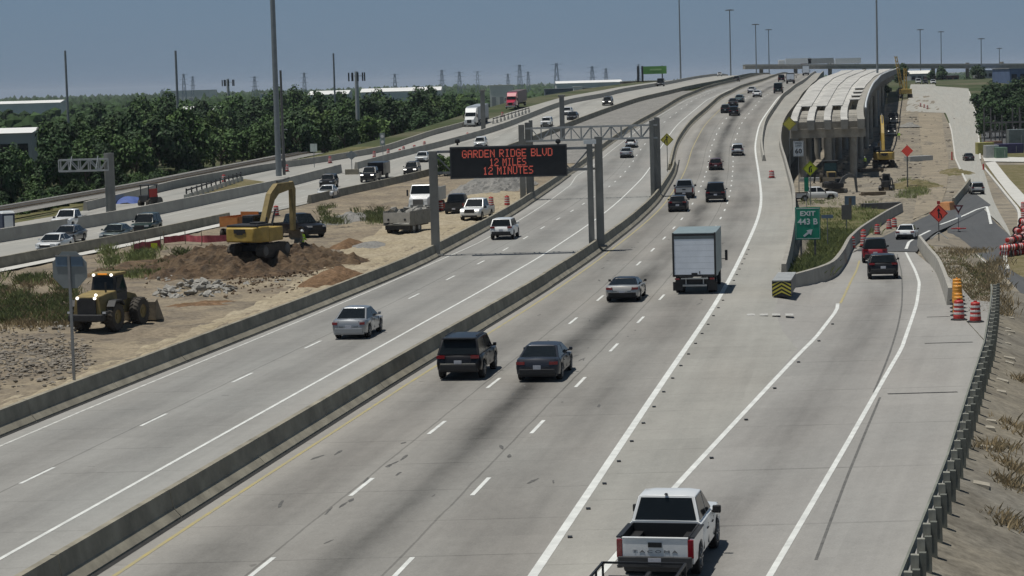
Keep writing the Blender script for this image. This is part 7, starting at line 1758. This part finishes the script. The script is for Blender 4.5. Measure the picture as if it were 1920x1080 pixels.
for g in range(NG-1):
    y = 414.0 if g < NG-2 else 430
    k = 0
    while y < 800:
        ln = 5.6+ (y-400)*.012
        if g == NG-2 and k in (1,3,5): y += ln; k += 1; continue
        p0, p1 = bpos(y,(g+.16)/(NG-1),.06), bpos(y,(g+.84)/(NG-1),.06); p2, p3 = bpos(y+ln-.25,(g+.84)/(NG-1),.06), bpos(y+ln-.25,(g+.16)/(NG-1),.06)
        b = MB(); dz = Vector((0,0,.14)); q = [Vector(p) for p in (p0,p1,p2,p3)]; b.add(q+[v+dz for v in q], [(3,2,1,0),(4,5,6,7),(0,1,5,4),(1,2,6,5),(2,3,7,6),(3,0,4,7)]); b.build('deck_panel', pm_, t)
        y += ln; k += 1
for y in (384,424,466,510,556,604,654,706,760):
    x0, x1 = bpos(y,-.06), bpos(y,1.06); zc = x0[2]-1.62
    b = MB(); b.box(((x0[0]+x1[0])/2,y,zc-.75),(x1[0]-x0[0],1.7,1.5)); b.build('pier_cap', m_wallc, t)
    for u in (.12,.5,.88):
        x = bpos(y,u)[0]; b = MB(); b.cyl((x,y,ZL(y)-.6),(x,y,zc-1.5),.62,.62,14); b.build('pier_column', m_wallc, t, smooth=40)
for g in range(NG-1):
    for k, y in enumerate((385.5, 395, 404.5)):
        q = [Vector(bpos(yy,(g+f_)/(NG-1),-.75)) for yy, f_ in ((y,.17),(y,.83),(y+8.9,.83),(y+8.9,.17))]; dz = Vector((0,0,.12)); b = MB()
        b.add(q+[v+dz for v in q], [(3,2,1,0),(4,5,6,7),(0,1,5,4),(1,2,6,5),(2,3,7,6),(3,0,4,7)]); b.build('form_panel', m_wallc, t)
    x0_, x1_ = bpos(383,(g+.14)/(NG-1)), bpos(383,(g+.86)/(NG-1)); b = MB(); b.box(((x0_[0]+x1_[0])/2,383.4,x0_[2]-.95),(x1_[0]-x0_[0],.5,1.1)); b.build('diaphragm', m_wallc, t)
    b = MB()
    for k in range(9): xx = bpos(383.2,(g+.2+.07*k)/(NG-1)); b.cyl((xx[0],383.2,xx[2]-.4),(xx[0],383.2,xx[2]+.55),.03,.03,4)
    tag(b.build('rebar', m_dsteel, t), None, None, None, 'stuff')
b = MB(); b.tube([Vector(bpos(y,1.09,.55)) for y in yr(400,800,8)], .16, 6); b.build('edge_rail', m_wht, t)
b = MB()
for y in yr(400,800,5): b.bar(bpos(y,1.09,-1.2), bpos(y,1.09,.55), .10)
tag(b.build('rail_posts', m_steel, t), None, None, None, 'stuff')
# far overpass
Y = 1180; a, e = atY(1395,127,Y), atY(1975,125,Y)
t = thing('overpass', 'long thin overpass crossing the skyline at right', 'overpass', (0,Y,0)); b = MB()
b.bar((a.x,0,a.z),(e.x,0,e.z),12,1.5); b.build('deck', m_wallc, t)
b = MB()
for yy in (-5.9,5.9): b.bar((a.x,yy,a.z+1.2),(e.x,yy,e.z+1.2),.3,.9)
b.build('parapet', m_barrL, t)
for k in range(9):
    x = a.x+(e.x-a.x)*(k+.5)/9; b = MB(); b.cyl((x,0,-3),(x,0,a.z-.6),1.0,1.0,10); b.build('column', m_wallc, t)
for k, (px, mt_, lb) in enumerate(((1490,P_white,'white semi truck on the far overpass, leftmost of three'),(1532,paint('dull_red',(.20,.06,.05)),'reddish semi truck on the far overpass, middle of three'),(1583,P_white,'white semi truck on the far overpass, rightmost of three'))):
    q = atY(px,120,Y); z0 = a.z+(e.z-a.z)*(q.x-a.x)/(e.x-a.x)+.75; t = thing('semi_truck', lb, 'truck', (q.x,Y-2,z0))
    b = MB(); b.box((1.5,0,2.5),(13,2.6,2.8)); b.build('trailer', P_white if k != 1 else m_lsteel, t); b = MB(); b.box((-7,0,1.9),(3.2,2.5,2.8)); b.build('cab', mt_, t, bevel=.2)
    for x in (-7,-4,5,6.5): b = MB(); b.cyl((x,-1.3,.5),(x,-1.0,.5),.5,.5,10); b.build('wheel', m_rub, t)

# ------------------------------------------------------------ storage yard at the right edge
gzy = ZB(505)
t = thing('steel_rack', 'dark steel storage frames of the yard at the right edge', 'steel frame', (0,505,gzy))
x0, x1 = atY(1858,250,505).x, atY(1960,250,505).x
for i in range(7):
    x = x0+(x1-x0)*(i+.3*math.sin(i*2.3))/6
    for j in range(2): b = MB(); b.bar((x,j*7,0),(x,j*7,8.2-(i%3)*1.6),.26); b.build('upright', m_dsteel, t)
b = MB()
for j in range(2):
    for z in (3.0,5.0): b.bar((x0,j*7,z),(x1,j*7,z),.22)
b.build('beam', m_dsteel, t)
b = MB()
for i in range(8):
    x = x0+(x1-x0)*i/8; xx = x0+(x1-x0)*(i+1)/8; b.bar((x,0,0 if i%2 else 3.0),(xx,0,3.0 if i%2 else 0),.12)
b.build('brace', m_steel, t)
for i, (px, py, Y, w_, h_, mt_, lb) in enumerate(((1846,240,470,3.4,2.4,M('container_yellow',(.32,.30,.10),.7),'dull yellow container in the yard beside the kerb'),(1862,243,480,3.2,2.2,M('container_rust',(.22,.13,.10),.7),'rust coloured container in the yard'),(1889,250,470,6,2.0,M('container_purple',(.05,.045,.12),.7),'dark purple container in the yard'),(1858,272,452,2.6,2.6,m_lsteel,'pale metal box in the yard nearest the grass'),(1876,274,450,2.2,2.2,M('container_green',(.10,.17,.12),.7),'green box in the yard beside the pale metal box'),(1905,240,480,3.5,4.5,M('tank_grey',(.16,.19,.19),.6),'tall grey cabinet at the right edge of the yard'))):
    q = atY(px,py,Y); t = thing('container', lb, 'container', (q.x,Y,ZB(Y)-.05)); b = MB(); b.box((0,0,h_/2),(w_,2.4,h_)); b.build('shell', mt_, t, bevel=.03)
    b = MB()
    for k in range(6): b.box((-w_/2+w_*(k+.5)/6,-1.22,h_/2),(.10,.06,h_*.9))
    b.build('rib', mt_, t); b = MB(); b.box((w_*.25,-1.24,h_*.45),(.06,.08,h_*.6)); b.build('lock_bar', m_lsteel, t)
strip('yard_ground', [pt(x,y,ZB) for x,y in [(1841,272),(1839,240),(1836,205)]], [pt(x,y,ZB) for x,y in [(2010,270),(2000,240),(1985,205)]], m_asph, 6, 20, reproject=ZB, dz=.02, label='dark ground of the storage yard', k=0)
strip('yard_grass', [pt(x,y,ZB) for x,y in [(1850,296),(1843,280)]], [pt(x,y,ZB) for x,y in [(2010,292),(2006,276)]], m_grassy, 6, 16, dz=.03, label='strip of green grass between the yard and the driveway', k=0)
strip('driveway', [pt(x,y,ZB) for x,y in [(1846,303),(1842,294)]], [pt(x,y,ZB) for x,y in [(2010,305),(2010,297)]], m_strip, 3, 8, dz=.05, label='pale driveway across the verge', k=0)

# ------------------------------------------------------------ clutter in the pit
def stack(name, label, px, py, n, L, w_, h_, mat, rz):
    p = pt(px,py,ZL); t = thing(name, label, 'stack', p, rz)
    for k in range(n): b = MB(); b.box((rnd.uniform(-.1,.1), (k%4-1.5)*w_*1.05, h_*(k//4+.5)), (L*rnd.uniform(.9,1),w_,h_)); b.build('board' if 'timber' in label else 'pipe', mat, t)
stack('timber_stack', 'pale timber stack beside the large excavator in the pit', 1632, 322, 8, 4.5, .35, .3, m_wood, .2)
stack('timber_stack', 'timber stack under the bridge columns near the speed sign', 1522, 340, 8, 4, .35, .3, m_lsteel, -.1)
stack('pipe_stack', 'grey pipe stack right of the plain orange diamond sign', 1722, 302, 8, 6, .5, .5, m_lsteel, .5)
stack('timber_stack', 'timber stack in front of the skid steer', 1636, 366, 6, 3.6, .4, .25, m_wood, .1)
stack('pipe_stack', 'dark pipe stack at the foot of the curving ramp wall in the pit', 1650, 392, 6, 5, .4, .4, m_dsteel, .25)
b = MB()
for i in range(420):
    p = pt(rnd.uniform(1500,1790), rnd.uniform(215,385), ZL); q = CH[i%6]; s = rnd.uniform(.06,.30)*(1+p.y/900); a = rnd.uniform(0,6); ca, sa = math.cos(a)*s, math.sin(a)*s
    if p.x-XW(p.y) < OUT(p.y)+1: continue
    b.add([(p.x+v[0]*ca-v[1]*sa, p.y+v[0]*sa+v[1]*ca, p.z+.05+v[2]*s) for v in q.v], q.f)
tag(b.build('loose_stones', m_stone), 'stones and clods strewn over the construction pit', None, None, 'stuff')
for i, (px, py, rx, ry, h, mt_, lb) in enumerate(((1600,300,3,5,.9,m_site,'tan mound below the bridge caps right of the backhoe'),(1640,275,3,8,1.1,m_grav,'grey mound left of the large excavator boom'),(1735,270,2.5,9,.8,m_site,'long tan windrow right of the plain orange sign'),(1705,236,3,9,1.0,m_grav,'grey windrow beyond the plain orange sign'))):
    mound('dirt_pile', lb, 'dirt pile', pt(px,py,ZL), rx, ry, h, mt_, -.15, 22, .3, i+31)
for px, py, rz, lb in ((1686,262,2.6,'worker in a yellow green vest beside the large excavator'),(1622,312,.4,'worker in a yellow green vest among the bridge columns')):
    person(lb, pt(px,py,ZL), rz)
# ------------------------------------------------------------ the air
HAZE = .00005
b = MB(); b.box((0,9000,26),(26000,19000,70)); hz_o = b.build('haze', bpy.data.materials.new('haze_air')); tag(hz_o, 'thin summer haze', None, None, 'stuff')
hm = hz_o.data.materials[0]; hm.use_nodes = True; n = hm.node_tree.nodes; n.clear(); ou = n.new('ShaderNodeOutputMaterial'); pv = n.new('ShaderNodeVolumePrincipled')
pv.inputs['Color'].default_value = (.80,.88,1,1); pv.inputs['Density'].default_value = HAZE; pv.inputs['Anisotropy'].default_value = .0; hm.node_tree.links.new(pv.outputs[0], ou.inputs['Volume'])
